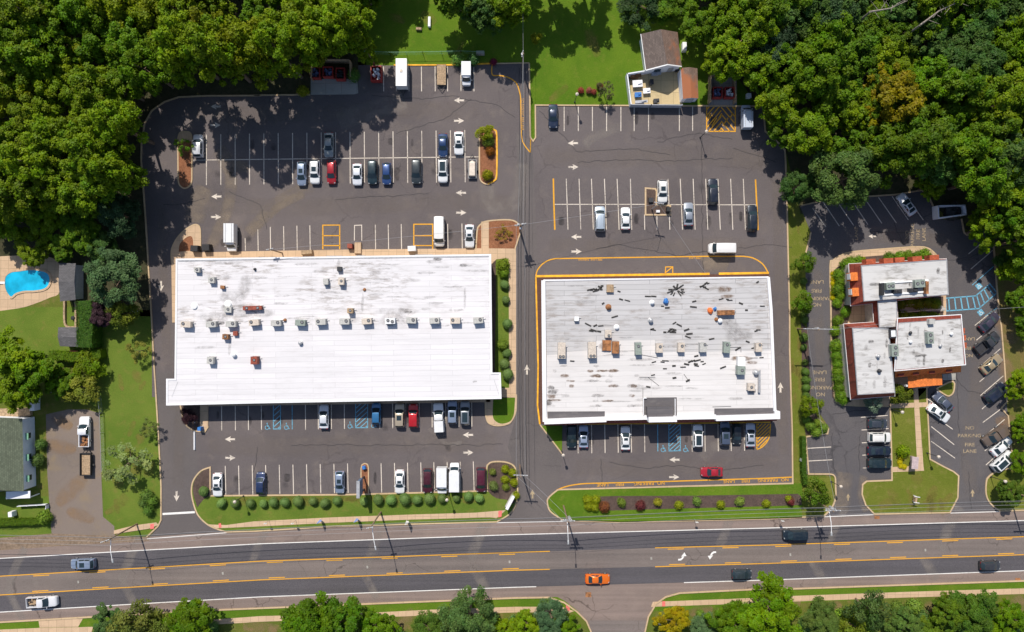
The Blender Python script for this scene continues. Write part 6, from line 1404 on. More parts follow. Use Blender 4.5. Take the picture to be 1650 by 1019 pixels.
def tree_kind(k, seed, Rr, z0, z1, ncl, nleaf, leaf, r, **kw):
    cm, cl = crown_mesh(seed, Rr, z0, z1, ncl, nleaf, leaf, **kw); TREES[k] = (cm, trunk_mesh(seed, z0, z1, r, cl), Rr, z1)
for k in range(5): tree_kind('oak%d' % k, 100 + k, 4.6, 4.5, 13.0 + .5 * k, 100, 11500, .46, .28, crs=(.11, .24), lump=.26, inner=.3)
for k in range(3): tree_kind('maple%d' % k, 120 + k, 4.0, 3.6, 11.5 + .5 * k, 110, 11500, .40, .24, crs=(.10, .21), lump=.25, inner=.3)
for k in range(2): tree_kind('soft%d' % k, 140 + k, 3.8, 2.5, 10.5, 80, 13000, .32, .22, crs=(.14, .26), lump=.25)
for k in range(2): tree_kind('small%d' % k, 150 + k, 1.7, 1.0, 4.2, 22, 2600, .24, .09, crs=(.26, .42), lump=.25)
tree_kind('sparse0', 160, 2.6, 1.5, 6.0, 30, 1500, .28, .10, crs=(.12, .22), lump=.3); tree_kind('sparse1', 161, 2.6, 1.5, 6.0, 30, 2200, .26, .10, crs=(.14, .24), lump=.3)
def tree(kind, px, py, rad, col, label, group=None, name='tree', hs=1.0, cat='tree'):
    cm, tm, Rr, zt = TREES[kind]; s = rad * S / Rr; sz = s * hs
    c = W(px, py, zt * sz * .62); root = empty(name, Vector((c.x, c.y, 0)), rnd.uniform(0, 6.28)); root.scale = (s, s, sz); tag(root, label, cat, group)
    for me, nm in ((cm, 'crown'), (tm, 'trunk')):
        o = bpy.data.objects.new(nm, me); COL.objects.link(o); o.parent = root
        if nm == 'crown': o.color = (*[v * TB for v in col], 1)
    return root
def inside(p, poly):
    r = False; n = len(poly)
    for i in range(n):
        (x1, y1), (x2, y2) = poly[i], poly[(i + 1) % n]
        if (y1 > p[1]) != (y2 > p[1]) and p[0] < (x2 - x1) * (p[1] - y1) / (y2 - y1) + x1: r = not r
    return r
def jit(c, a=.18):
    k = 1 + rnd.uniform(-a, a); h = rnd.uniform(-.07, .09); return (c[0] * k * (1 + h), c[1] * k, c[2] * k)
G1 = (0.125, 0.195, 0.008); G2 = (0.092, 0.165, 0.010); G3 = (0.060, 0.115, 0.024); G4 = (0.165, 0.205, 0.010); G5 = (0.14, 0.215, 0.010); G6 = (0.080, 0.145, 0.012)
def forest(poly, dmin, cols, label, group, seed, rr=(30, 42), kinds=('oak0', 'oak1', 'oak2', 'oak3', 'oak4', 'maple0', 'maple1', 'maple2', 'oak0', 'oak1'), hs=(.9, 1.15), name='forest_tree'):
    q = random.Random(seed); pts_ = []; xs = [p[0] for p in poly]; ys = [p[1] for p in poly]
    for _ in range(6000):
        p = (q.uniform(min(xs), max(xs)), q.uniform(min(ys), max(ys)))
        if inside(p, poly) and all((p[0] - o[0]) ** 2 + (p[1] - o[1]) ** 2 > dmin * dmin for o in pts_): pts_.append(p)
    for p in pts_: tree(q.choice(kinds), p[0], p[1], q.uniform(*rr), jit(q.choice(cols)), label, group, name, q.uniform(*hs))
forest(Q('-130,-130 640,-130 600,-40 572,30 530,62 470,80 400,80 330,78 262,85 212,125 185,170 180,260 168,330 125,345 60,325 -130,320'), 41, (G1, G1, G5, G2, G4), 'tall broadleaved tree in the dense woods at the upper left', 'trees of the upper left woods', 5)
forest(Q('1130,-130 1780,-130 1780,400 1690,400 1652,395 1612,330 1560,275 1500,268 1430,265 1330,240 1285,225 1235,150 1200,95 1165,50'), 40, (G2, G6, G6, G1, G3, G2), 'broadleaved tree in the dense woods at the upper right', 'trees of the upper right woods', 6, hs=(.8, 1.1))
forest(Q('735,-75 965,-75 945,-45 850,-32 740,-32'), 44, (G6, G3), 'tree of the row beyond the top lawn', 'trees beyond the top lawn', 8, (32, 40))
single = [
 ('oak2', 8, 352, 34, G1, 'lower tree at the left edge above the pool terrace', 'tree', .55), ('maple1', 72, 350, 34, G5, 'lower tree between the woods and the swimming pool', 'tree', .5), ('oak0', 128, 372, 34, G2, 'lower tree above the dark-roofed pool house', 'tree', .5), ('maple2', 100, 402, 20, G6, 'small dark tree touching the dark-roofed pool house', 'tree', .6), ('soft1', 160, 395, 26, G3, 'blue-green tree between the silvery tree and the woods', 'tree', .6),
 ('oak1', 298, 84, 40, G5, 'tall tree at the wood edge above the left tree island', 'tree', 1.50),
 ('oak3', 352, 86, 40, G1, 'tall tree at the wood edge above the white SUV', 'tree', 1.50),
 ('oak0', 402, 82, 40, G4, 'tall tree at the wood edge, middle of the top left lot edge', 'tree', 1.45),
 ('oak2', 450, 84, 38, G1, 'tall tree at the wood edge left of the dumpster pad', 'tree', 1.45),
 ('oak4', 492, 62, 36, G5, 'tall tree at the wood edge behind the dumpster pad', 'tree', 1.30),
 ('maple0', 236, 112, 34, G2, 'tall tree at the rounded lot corner of the upper left woods', 'tree', 1.30),
 ('oak2', 192, 205, 36, G5, 'tall tree at the left lot edge beside the tree island', 'tree', 1.40),
 ('oak1', 184, 275, 36, G1, 'tall tree at the left lot edge above the dark blue-green one', 'tree', 1.40),
 ('oak4', 560, 40, 34, G5, 'tall tree at the right end of the upper left woods', 'tree', 1.30),
 ('maple1', 590, 80, 18, G5, 'slim tree standing between the dumpster pad and the red skip', 'tree', 1.75),

 ('soft0', 1362, 285, 46, (0.075, 0.125, 0.03), 'broad pale green tree overhanging the top left of the office lot', 'tree', .9), ('soft1', 1287, 300, 26, (0.05, 0.10, 0.022), 'rounded green tree between the second lot and the pale green tree', 'tree', .8), ('maple1', 1438, 165, 44, (0.19, 0.165, 0.012), 'yellow-leaved tree amid the upper right woods', 'tree', 1.0),
 ('soft0', 1330, 30, 40, (0.045, 0.085, 0.03), 'blue-green tree near the top of the upper right woods', 'tree', 1.0), ('soft1', 1245, 85, 36, (0.032, 0.06, 0.026), 'dark blue-green tree at the left edge of the upper right woods', 'tree', 1.0),
 ('soft1', 190, 345, 31, (0.035, 0.07, 0.028), 'dark blue-green tree by the lot edge, left of the white-roofed strip', 'tree', .9), ('soft0', 182, 446, 41, (0.075, 0.13, 0.05), 'silvery green tree right of the pool house', 'tree', .75), ('maple0', 52, 398, 30, (0.12, 0.17, 0.012), 'tree overhanging the top of the swimming pool', 'tree', .5),
 ('maple2', 165, 505, 22, (0.045, 0.022, 0.028), 'dark purple-leaved tree below the silvery green tree', 'tree', .6), ('small0', 200, 505, 20, (0.12, 0.15, 0.02), 'small yellow-green tree at the lawn edge below the silvery tree', 'tree', 1.0),
 ('oak1', 20, 580, 40, G5, 'big tree at the left edge below the pool lawn', 'tree', .7), ('oak2', 52, 602, 34, G2, 'big tree below the grey garden shed', 'tree', .7), ('oak3', 30, 630, 30, G1, 'tree between the left edge and the wooden deck', 'tree', .7), ('maple1', 97, 616, 27, G6, 'tree behind the gravel drive, right of the big ones', 'tree', .5),
 ('small1', 140, 592, 24, (0.12, 0.175, 0.012), 'small bright green tree at the lawn corner', 'tree', .55), ('small0', 132, 626, 25, (0.17, 0.19, 0.03), 'small yellowish tree at the head of the gravel drive', 'tree', .55), ('sparse0', 205, 748, 38, (0.20, 0.25, 0.09), 'thin pale tree on the side lawn left of the exit drive', 'tree', .45), ('sparse1', 222, 566, 17, (0.20, 0.20, 0.04), 'thin small tree on the upper side lawn', 'tree', .7),
 ('sparse1', 240, 690, 14, (0.12, 0.15, 0.04), 'tiny thin tree by the kerb of the exit drive', 'tree', .9), ('oak0', 738, -4, 36, G6, 'dark tree left of the lawn gap at the top', 'tree', .9), ('maple1', 778, 14, 34, G3, 'dark tree in the middle of the top lawn row', 'tree', .9), ('oak3', 815, 4, 36, G1, 'tree right of the others along the top lawn', 'tree', .9),
 ('soft0', 1032, 6, 34, (0.035, 0.07, 0.02), 'dark tree left of the small house', 'tree', .55), ('oak1', 1082, 6, 32, G6, 'tree behind the small house', 'tree', .5), ('oak0', 1132, 40, 32, G2, 'tree right of the small house roof', 'tree', .75), ('maple0', 1170, 95, 34, G5, 'bright tree beside the two-dumpster enclosure', 'tree', 1.0), ('oak4', 1215, 45, 36, G1, 'bright tree at the left end of the upper right woods', 'tree', 1.0), ('oak3', 1248, 152, 26, G2, 'tree at the top right corner of the second lot', 'tree', .8), ('maple1', 1234, 108, 24, G6, 'tree right of the two red dumpsters', 'tree', .8), ('maple2', 1268, 205, 30, G6, 'tree at the bend of the second lot edge', 'tree', .8),
 ('sparse0', 976, 146, 15, (0.10, 0.10, 0.04), 'thin small tree beside the lit lawn lamp', 'tree', 1.0), ('sparse1', 295, 236, 13, (0.10, 0.19, 0.02), 'small bright tree on the left island of the double row', 'tree', 1.0),
 ('oak1', 1640, 435, 26, G5, 'tree at the right edge above the crosswalk bars', 'tree', .7), ('maple0', 1648, 480, 24, G6, 'tree at the right edge beside the crosswalk bars', 'tree', .7), ('soft1', 1632, 425, 22, G3, 'blue-green tree at the right edge of the office lot', 'tree', .7), ('maple2', 1645, 620, 24, G5, 'tree at the right edge beside the navy SUV', 'tree', .6), ('oak2', 1655, 520, 20, G6, 'tree half cut off by the right edge', 'tree', .7), ('maple1', 1652, 690, 22, G2, 'tree at the right edge above the two white cars', 'tree', .6), ('soft0', 1648, 745, 18, G2, 'low tree at the right edge beside the two white cars', 'tree', .6),
 ('maple0', 1607, 305, 40, G5, 'bright tree above the white walled enclosure', 'tree', .9), ('oak1', 1555, 250, 42, G2, 'tree at the lower edge of the upper right woods', 'tree', 1.0), ('maple1', 1500, 300, 22, G5, 'small bright tree between the coupe and the white walled enclosure', 'tree', .8), ('maple2', 1590, 370, 30, G1, 'tree overhanging the right side of the white walled enclosure', 'tree', .8),
 ('small0', 1296, 424, 15, (0.075, 0.135, 0.012), 'upper of two round trees on the strip left of the office lot', 'tree', 1.1), ('small1', 1296, 489, 15, (0.085, 0.15, 0.012), 'lower of two round trees on the strip left of the office lot', 'tree', 1.1), ('small0', 1306.5, 654, 15, (0.12, 0.175, 0.012), 'bright yellow-green round tree at the bend of the shrub bed', 'tree', 1.0),
 ('small1', 1452, 635, 15, (0.10, 0.13, 0.015), 'olive green tree left of the entrance gable', 'tree', .9), ('small0', 1408, 649, 13, (0.16, 0.22, 0.15), 'silver-blue shrub tree below the red mansard roof', 'tree', .8), ('small1', 1318, 796, 19, (0.085, 0.14, 0.015), 'round tree on the lawn corner by the office driveway', 'tree', 1.2), ('maple0', 1630, 792, 22, (0.07, 0.115, 0.015), 'tree on the lawn at the right edge by the road', 'tree', .6),
 ('small1', 783, 214, 13, (0.20, 0.23, 0.015), 'yellow-green bush tree at the top of the right island', 'tree', .8), ('small0', 864, 62, 8, (0.19, 0.21, 0.02), 'small yellow sapling on the shaded lawn', 'tree', 1.0), ('sparse1', 811, 376, 12, (0.22, 0.15, 0.03), 'low brownish bush on the red mulch corner', 'bush', .4),
 ('small1', 303, 672, 12, (0.035, 0.012, 0.018), 'dark purple-red small tree by the corner of the white-roofed strip', 'tree', .8),
 # south side of the road
 ('maple2', 178, 1005, 28, (0.07, 0.125, 0.035), 'blue-green tree, leftmost of the row below the road', 'tree', .6), ('small0', 215, 1000, 28, (0.12, 0.14, 0.03), 'olive tree beside the leftmost one below the road', 'tree', 1.0), ('small1', 258, 1010, 24, (0.13, 0.16, 0.03), 'low yellowish tree in the left group below the road', 'tree', .9), ('oak0', 308, 1000, 36, (0.085, 0.15, 0.008), 'bright green tree at the right of the left group below the road', 'tree', .6),
 ('oak1', 505, 1005, 44, (0.075, 0.14, 0.010), 'large green tree in the middle group below the road', 'tree', .65), ('oak2', 550, 1000, 38, (0.07, 0.14, 0.012), 'large green tree right of the biggest one below the road', 'tree', .6), ('maple0', 610, 1012, 32, (0.085, 0.16, 0.010), 'bright green tree at the right of the middle group below the road', 'tree', .6), ('soft0', 755, 995, 40, (0.075, 0.13, 0.035), 'soft grey-green tree below the road, above the centre', 'tree', .7), ('soft1', 690, 1015, 26, (0.075, 0.13, 0.02), 'low tree left of the soft grey-green one', 'tree', .6), ('maple1', 815, 1020, 24, G5, 'low tree at the bottom edge left of the side street', 'tree', .6),
 ('soft1', 888, 995, 26, (0.07, 0.125, 0.055), 'blue-grey tree at the left corner of the side street', 'tree', .7), ('maple0', 850, 1008, 24, G5, 'green tree beside the blue-grey one at the street corner', 'tree', .6), ('maple1', 910, 1015, 24, G2, 'green tree at the bottom edge next to the side street', 'tree', .5), ('maple2', 1085, 1002, 26, (0.26, 0.21, 0.012), 'golden yellow tree right of the side street', 'tree', .55), ('soft0', 1135, 1012, 22, (0.09, 0.15, 0.06), 'pale blue-green tree beside the golden one', 'tree', .6),
 ('oak3', 1180, 1005, 34, (0.085, 0.15, 0.012), 'green tree left of the big bright one on the lower right', 'tree', .6), ('oak4', 1240, 988, 46, (0.105, 0.185, 0.008), 'big bright green tree on the lower right below the road', 'tree', .65), ('soft1', 1325, 1000, 28, (0.09, 0.135, 0.03), 'greyish tree right of the big bright one', 'tree', .6), ('small0', 1400, 982, 26, (0.06, 0.10, 0.025), 'dark small tree by the pavement on the lower right', 'tree', 1.0), ('small1', 1375, 1012, 24, (0.13, 0.17, 0.02), 'yellow-green low tree at the bottom edge of the lower right', 'tree', .8),
 ('maple0', 1460, 1010, 30, (0.085, 0.14, 0.03), 'green tree at the bottom edge on the lower right', 'tree', .5), ('maple1', 1530, 985, 28, (0.085, 0.14, 0.015), 'tree near the pavement on the far lower right', 'tree', .6), ('oak0', 1570, 985, 34, (0.07, 0.13, 0.018), 'taller tree near the pavement on the far lower right', 'tree', .6), ('maple2', 1630, 998, 28, G2, 'tree in the bottom right corner', 'tree', .55), ('soft0', 1500, 1016, 22, (0.11, 0.17, 0.02), 'low tree at the bottom edge left of the taller one', 'tree', .5), ('soft1', 1600, 1018, 22, G5, 'low tree at the bottom edge by the right corner', 'tree', .5),
]
for k, x, y, r_, c_, lb, ct, hs_ in single: tree(k, x, y, r_, c_, lb, None, 'bush' if ct == 'bush' else 'tree', hs_, ct)

M['deadwood'] = plain('dead_wood', (0.24, 0.205, 0.17), .9, var=.3)
# bare dead limbs in the upper right woods
for s, l in (('675,75 800,55 910,5', 'bare grey dead trunk leaning in the upper right woods, left of two'), ('990,160 1110,70 1260,0', 'bare grey dead trunk leaning in the upper right woods, right of two')):
    p = [W(*q_, 12.5) for q_ in T('03', s)]; b = MB(); b.cyl((p[0].x, p[0].y, 0), p[0], .25, .18, 7); b.cyl(p[0], p[1], .18, .13, 6); b.cyl(p[1], p[2], .13, .05, 6)
    for k in range(9):
        f = p[0].lerp(p[2], .1 + .1 * k); b.cyl(f, f + Vector((rnd.uniform(-1.6, 1.6), rnd.uniform(-1.6, 1.6), rnd.uniform(.2, .9))), .06, .02, 5)
    o = b.build('dead_tree', M['deadwood']); tag(o, l, 'tree')

def ball_mesh(seed, n=900, leaf=.14, fuzz=.06, inner=.93):
    rg = np.random.default_rng(seed); d = rand_dir(rg, n, -.75); ph = rg.uniform(0, 6.28, 6)
    r = 1 + fuzz * rg.normal(size=n) * .6 + .05 * np.sin(3 * d[:, 0] + ph[0]) + .05 * np.sin(4 * d[:, 1] + ph[1]) + .04 * np.sin(5 * d[:, 2] + ph[2])
    P = d * r[:, None]; P[:, 2] = P[:, 2] * .8 + .72; Nn = d + rg.normal(size=(n, 3)) * .35; Nn /= np.linalg.norm(Nn, axis=1)[:, None]
    b = MB(); b.lathe((0, 0, 0), [(inner * .7, .1), (inner * .95, .45), (inner * .97, .85), (inner * .75, 1.25), (inner * .3, 1.45), (.02, 1.48)], 12)
    return leaf_mesh('shrub', P, Nn, leaf, rg.uniform(0, 1, (n, 3)) * .8 + .1, M['leaf_s'], seed, extra=(b.v, b.f, (.5, .15, .5, 1)))
BALLS = [ball_mesh(200 + k) for k in range(3)]; BUSH = [ball_mesh(210 + k, 700, .26, .28, .72) for k in range(3)]
def shrub(px, py, r, col, label, clipped=True, hs=1.0, group=None, name='shrub', z=.12):
    me = rnd.choice(BALLS if clipped else BUSH); s = r * S; c = W(px, py, z + .8 * s * hs)
    o = bpy.data.objects.new(name, me); COL.objects.link(o); o.location = (c.x, c.y, z); o.scale = (s * rnd.uniform(.92, 1.08), s * rnd.uniform(.92, 1.08), s * hs); o.rotation_euler = (0, 0, rnd.uniform(0, 6.28)); o.color = (*[min(.6, v * (1.0 if col[0] > .115 else 1.55)) for v in col], 1); tag(o, label, 'shrub', group); return o
SG = (0.120, 0.190, 0.055)
row = ((356.5, 811, 7.5), (378, 811, 7.5), (403, 811, 7.5), (424, 812, 7), (440, 809.5, 8), (458.5, 809.5, 7.5), (480, 808, 9), (504, 808, 7.5), (523, 811, 8), (543, 807, 7.5), (586, 808, 6.5), (609, 805.4, 8.5), (629.4, 805.7, 8.5), (652, 804.4, 9.5), (672, 805.7, 8), (692, 803.7, 9), (712, 803, 8), (735, 803, 6.5), (755, 800.6, 7.5), (772, 803, 7.5))
for i, (x, y, r_) in enumerate(row): shrub(x, y, r_, jit(SG, .1), 'clipped round bush, %s from the left in the row on the front lawn' % ORD[i], group='clipped bushes along the front lawn')
shrub(328, 792, 8, SG, 'clipped round bush alone in the dark bed at the left end of the front row')
for i, (x, y, r_) in enumerate(((813, 459, 7.5), (815, 483.5, 6.5), (817.5, 521.7, 8.5), (817, 569.4, 7.5), (813, 586.8, 9), (818, 603, 9))): shrub(x, y, r_, jit(SG, .1), 'clipped round bush beside the white-roofed strip, %s from the top of its column' % ORD[i], group='clipped bushes beside the white-roofed strip')
YG = (0.20, 0.23, 0.02)
for x, y, r_, c_, l in ((811, 428, 10, (0.13, 0.18, 0.02), 'loose yellow-green bush at the top of the lawn strip beside the white-roofed building'), (812, 440, 8, (0.10, 0.16, 0.02), 'loose green bush under the yellow-green one beside the white-roofed building'), (810, 556, 8, (0.09, 0.13, 0.02), 'loose green bush between clipped bushes beside the white-roofed building'),
        (947, 806, 7, YG, 'yellow-green bush, upper left of a clump at the left end of the long bed'), (948, 816, 6.5, YG, 'yellow-green bush, lower left of a clump at the left end of the long bed'), (960, 806, 7, YG, 'yellow-green bush, upper right of a clump at the left end of the long bed'), (958, 817, 6.5, YG, 'yellow-green bush, lower right of a clump at the left end of the long bed'),
        (974, 817, 8, (0.17, 0.065, 0.03), 'red bush beside the yellow-green clump in the long bed'), (1001.7, 810, 6.5, (0.13, 0.18, 0.03), 'green bush, first right of the red bush in the long bed'), (1032, 814.6, 7, (0.12, 0.03, 0.03), 'dark red bush alone in the left half of the long bed'), (1060, 810, 6, (0.24, 0.23, 0.03), 'yellow bush right of the dark red one in the long bed'), (1094, 814, 6, YG, 'yellow-green small bush at the lower edge of the long bed, left of centre'), (1123, 807.5, 6.5, (0.09, 0.14, 0.03), 'green bush in the middle of the long bed'), (1161.4, 813, 6, YG, 'yellow-green small bush at the lower edge of the long bed, right of centre'), (1192, 808, 6.5, (0.11, 0.15, 0.03), 'green bush in the right half of the long bed'), (1235, 811.5, 6, YG, 'yellow-green small bush near the right end of the long bed'), (1271, 804, 5, YG, 'small yellow-green bush touching the red one at the right end of the long bed'), (1274, 808.5, 6, (0.14, 0.035, 0.03), 'red bush at the right end of the long bed'),
        (795, 783, 7, (0.13, 0.17, 0.05), 'grey-green bush at the lower left of the mulch island by the central drive'), (794, 761, 5, (0.15, 0.18, 0.04), 'pale bush at the upper left of the mulch island by the central drive'), (814, 756, 6, YG, 'yellow bush at the top of the mulch island by the central drive'), (814, 773, 6, YG, 'yellow bush in the middle of the mulch island by the central drive'), (826, 762, 6.5, YG, 'yellow bush at the right of the mulch island by the central drive'), (828, 778, 6, YG, 'yellow bush at the lower right of the mulch island by the central drive'), (815, 785, 5.5, (0.15, 0.19, 0.03), 'green-yellow bush low in the mulch island by the central drive'), (831, 799, 5.5, YG, 'yellow bush beside the white slab sign'),
        (787, 228, 9, (0.09, 0.12, 0.02), 'dark green bush in the upper part of the right island'), (786, 282, 8, (0.20, 0.20, 0.015), 'yellow-green bush at the lower end of the right island'), (790, 244, 7, (0.20, 0.08, 0.02), 'reddish bush in the middle of the right island'), (739, 96, 10, (0.075, 0.14, 0.03), 'round bush behind the small white box truck'), (762, 97, 9, (0.03, 0.07, 0.02), 'round shaded bush right of the round bush behind the box truck'),
        (936, 146, 4.5, (0.28, 0.07, 0.05), 'red flowering bush, leftmost on the lawn behind the second lot'), (949, 146, 4.5, (0.30, 0.11, 0.08), 'pink-red flowering bush, second on the lawn behind the second lot'), (957, 148, 4.5, (0.26, 0.07, 0.05), 'red flowering bush, third on the lawn behind the second lot'), (967, 139, 5, (0.22, 0.08, 0.05), 'dull red flowering bush beside the thin tree behind the second lot'), (795, 100, 5, (0.16, 0.02, 0.05), 'crimson bush at the top corner of the first lot'),
        (236, 800, 9, (0.06, 0.10, 0.02), 'upper bush of the dark bed beside the exit drive'), (231, 811, 8, (0.055, 0.09, 0.02), 'left bush of the dark bed beside the exit drive'), (245, 808, 8, (0.07, 0.12, 0.02), 'right bush of the dark bed beside the exit drive'), (238, 823, 8, (0.06, 0.11, 0.02), 'bottom bush of the dark bed beside the exit drive'), (66, 716, 8, (0.05, 0.09, 0.02), 'bush by the wall of the white house, above another'), (60, 742, 9, (0.05, 0.08, 0.02), 'bush by the wall of the white house, lower one'), (72, 835, 10, (0.09, 0.14, 0.02), 'bush at the corner of the gravel drive by the white house'), (488, 147, 8, (0.20, 0.22, 0.02), 'yellow bush at the left end of the dumpster pad'), (570, 122, 9, (0.05, 0.10, 0.02), 'bush right of the three red dumpsters'),
        (1456, 727, 9, (0.15, 0.22, 0.01), 'bright green bush above the lawn sign of the office plot'), (1306, 686, 8, (0.08, 0.13, 0.02), 'left bush at the bend of the bed by the office drive'), (1316, 697, 7, (0.09, 0.14, 0.02), 'bottom bush at the bend of the bed by the office drive'), (1327, 690, 7, (0.08, 0.13, 0.02), 'right bush at the bend of the bed by the office drive'), (1318, 682, 6, (0.10, 0.14, 0.02), 'upper bush at the bend of the bed by the office drive'), (1300, 676, 7, (0.06, 0.11, 0.02), 'bush just below the bright round tree at the bend'), (1359, 988, 7, (0.10, 0.10, 0.02), 'small round bush on the rough grass at the lower right'), (1490, 995, 7, (0.10, 0.14, 0.02), 'small bush on the brown patch at the lower right'), (1128, 990, 6, (0.08, 0.13, 0.02), 'small bush on the brown patch right of the golden tree')):
    shrub(x, y, r_, c_, l, False)
for i, (x, y) in enumerate(T('23', '260,60 258,170 256,235 265,330 268,390 270,440 272,490 270,540') + T('13', '256,795 253,1010')): shrub(x, y, rnd.uniform(5, 7), jit((0.055, 0.09, 0.018)), 'dark low bush in the column along the left side of the office lot', i % 2 == 0, group='bushes along the left side of the office lot', z=.02)
for i, (x, y) in enumerate(T('13', '478,755 485,800 470,848 490,885 468,935 520,990 525,690 560,680 605,670 915,630 1020,630 860,640 970,640 800,650') + T('23', '470,65 458,130 460,225 465,290 470,340 468,390 475,430 480,490 490,540 505,565') + Q('1452,490 1466,487 1480,490 1494,488 1508,490 1455,511 1470,513 1488,511 1505,512')): shrub(x, y, rnd.uniform(7, 9.5), jit((0.065, 0.115, 0.012), .25), 'green shrub in the beds around the office building', False, .9, 'shrubs around the office building')
for i, (x, y) in enumerate(T('13', '440,750 442,780 440,810 445,840 440,870 438,900') + T('23', '868,935 862,960 870,985 890,990') + T('13', '630,660 790,650 810,655')): shrub(x, y, 4, (0.42, 0.36, 0.01), 'yellow flowering plant in the beds of the office plot', False, .6, 'yellow flowers of the office plot', 'flower')
wq = random.Random(77)
for (x0, x1, y0, y1, n) in ((1110, 1650, 985, 1030, 46), (1290, 1650, 975, 1015, 16), (150, 350, 1003, 1030, 14), (440, 930, 1005, 1032, 34)):
    for k in range(n): shrub(wq.uniform(x0, x1), wq.uniform(y0, y1), wq.uniform(6, 14), jit(wq.choice(((0.09, 0.15, 0.02), (0.07, 0.115, 0.02), (0.11, 0.15, 0.03), (0.06, 0.11, 0.03)))), 'wild bush on the rough ground below the road', False, .8, 'wild bushes below the road', 'wild_bush', 0)
def hedge(px, wd_, h, col, label, seed=1):
    p = [Vector((v.x, v.y, 0)) for v in P3(px, h * .8)]; rg = np.random.default_rng(seed); PP = []; NN = []; b = MB()
    b.ribbon([v + Vector((0, 0, h * .9)) for v in p], wd_ * .82, z0=0)
    for a, c in zip(p, p[1:]):
        L = (c - a).length; d = np.array((c - a).normalized()); o = np.array([-d[1], d[0], 0]); n = int(L * (wd_ + 2 * h) * 38)
        u = rg.uniform(0, L, n); q = rg.uniform(-1 - 2 * h / wd_, 1 + 2 * h / wd_, n); top = np.abs(q) <= 1; s = np.clip(q, -1, 1) * wd_ / 2; zz = np.where(top, h, h - (np.abs(q) - 1) * wd_ / 2)
        PP.append(np.array(a)[None] + d * u[:, None] + o * s[:, None] + np.array([0, 0, 1]) * np.clip(zz, .05, h)[:, None] + rg.normal(size=(n, 3)) * .09)
        NN.append(np.where(top[:, None], np.array([[0, 0, 1.]]), o * np.sign(q)[:, None]) + rg.normal(size=(n, 3)) * .4)
    P = np.concatenate(PP); Nn = np.concatenate(NN); Nn /= np.linalg.norm(Nn, axis=1)[:, None]
    me = leaf_mesh('hedge', P, Nn, .22, rg.uniform(0, 1, (len(P), 3)), M['leaf_s'], seed, extra=(b.v, b.f, (.5, .1, .5, 1))); o = bpy.data.objects.new('hedge', me); COL.objects.link(o); o.color = (*col, 1); tag(o, label, 'hedge'); return o
hedge(Q('138,485 140,520 139,560'), 3.0, 3.6, (0.045, 0.10, 0.012), 'tall dark clipped hedge right of the pool lawn', 1); hedge(Q('80,572 120,576 163,570'), 1.7, 2.2, (0.09, 0.15, 0.012), 'long green hedge below the grey garden shed', 2); hedge(T('23', '255,800 257,1019') + T('33', '268,85'), 0.95, 1.2, (0.05, 0.10, 0.012), 'long narrow hedge between the second lot and the office drive', 3); hedge(T('30', '-40,330 60,325 200,322 300,310'), 1.2, 1.2, (0.07, 0.12, 0.01), 'low hedge in front of the white house at the left edge', 4)

# ------------------------------------------------------------------ poles, lamps, wires, signs
POLES = {}
def pole(key, px, py, h, label, arm=None, bars=((0, 2.4),), rz=0.0, m='polewood', trafo=0, r=.17):
    c = gp([(px, py)], 0)[0]; root = empty('utility_pole', c, rz); tag(root, label, 'utility pole'); POLES[key] = (c, h, rz)
    b = MB(); b.cyl((0, 0, 0), (0, 0, h), r, r * .65, 10); b.build('post', M[m], root)
    for dz, w_ in bars:
        b = MB(); b.box((0, .12, h - .5 - dz), (w_, .14, .16)); cb = b.build('crossarm', M['wire'], root)
        b = MB()
        for k in (-.45, -.2, .2, .45): b.cyl((k * w_, .12, h - .34 - dz), (k * w_, .12, h - .1 - dz), .06, .05, 6)
        b.build('insulator', M['white_metal'], cb)
    for k in range(trafo):
        b = MB(); a = k * 2.1 + .4; b.cyl((.45 * math.cos(a), .45 * math.sin(a), h - 2.4), (.45 * math.cos(a), .45 * math.sin(a), h - 1.4), .26, .26, 10); b.build('transformer', M['grey_metal'], root)
    if arm:
        e = W(arm[0], arm[1], h - 1.2) - c; e = Matrix.Rotation(-rz, 3, 'Z') @ e; a0 = Vector((0, 0, h - 2.0)); mid = a0.lerp(Vector((e.x, e.y, h - 1.2)), .5) + Vector((0, 0, .35)); b = MB(); b.cyl(a0, mid, .07, .06, 6); b.cyl(mid, (e.x, e.y, h - 1.2), .06, .05, 6); la = b.build('lamp_arm', M['white_metal'], root)
        d = Vector((e.x, e.y, 0)).normalized(); b = MB(); b.box((e.x, e.y, h - 1.32), (.75, .32, .16), math.atan2(d.y, d.x), .7); b.build('lamp_head', M['head'], la)
pole('nw', 221, 844.5, 10.5, 'leaning wooden pole with a street lamp at the left end of the road', (181, 904.5), ((0, 1.6),), R(20)); pole('mid', 614, 825, 10.4, 'wooden pole with a street lamp in the middle of the front lawn verge', (605, 884), ((0, 1.2),), R(10)); pole('ctr', 908, 815, 10.4, 'wooden pole with crossarm and street lamp beside the central drive entrance', (915.7, 875), ((0, 2.6), (.8, 1.6)), 0, trafo=1); pole('rt', 1303, 800, 10.2, 'wooden pole with street lamp on the lawn corner by the office driveway', (1340, 861), ((0, 2.8), (.9, 1.8)), 0, trafo=1); pole('far', 1624, 790, 10.2, 'wooden pole beneath the tree at the right edge of the road', None, ((0, 2.6),), 0)
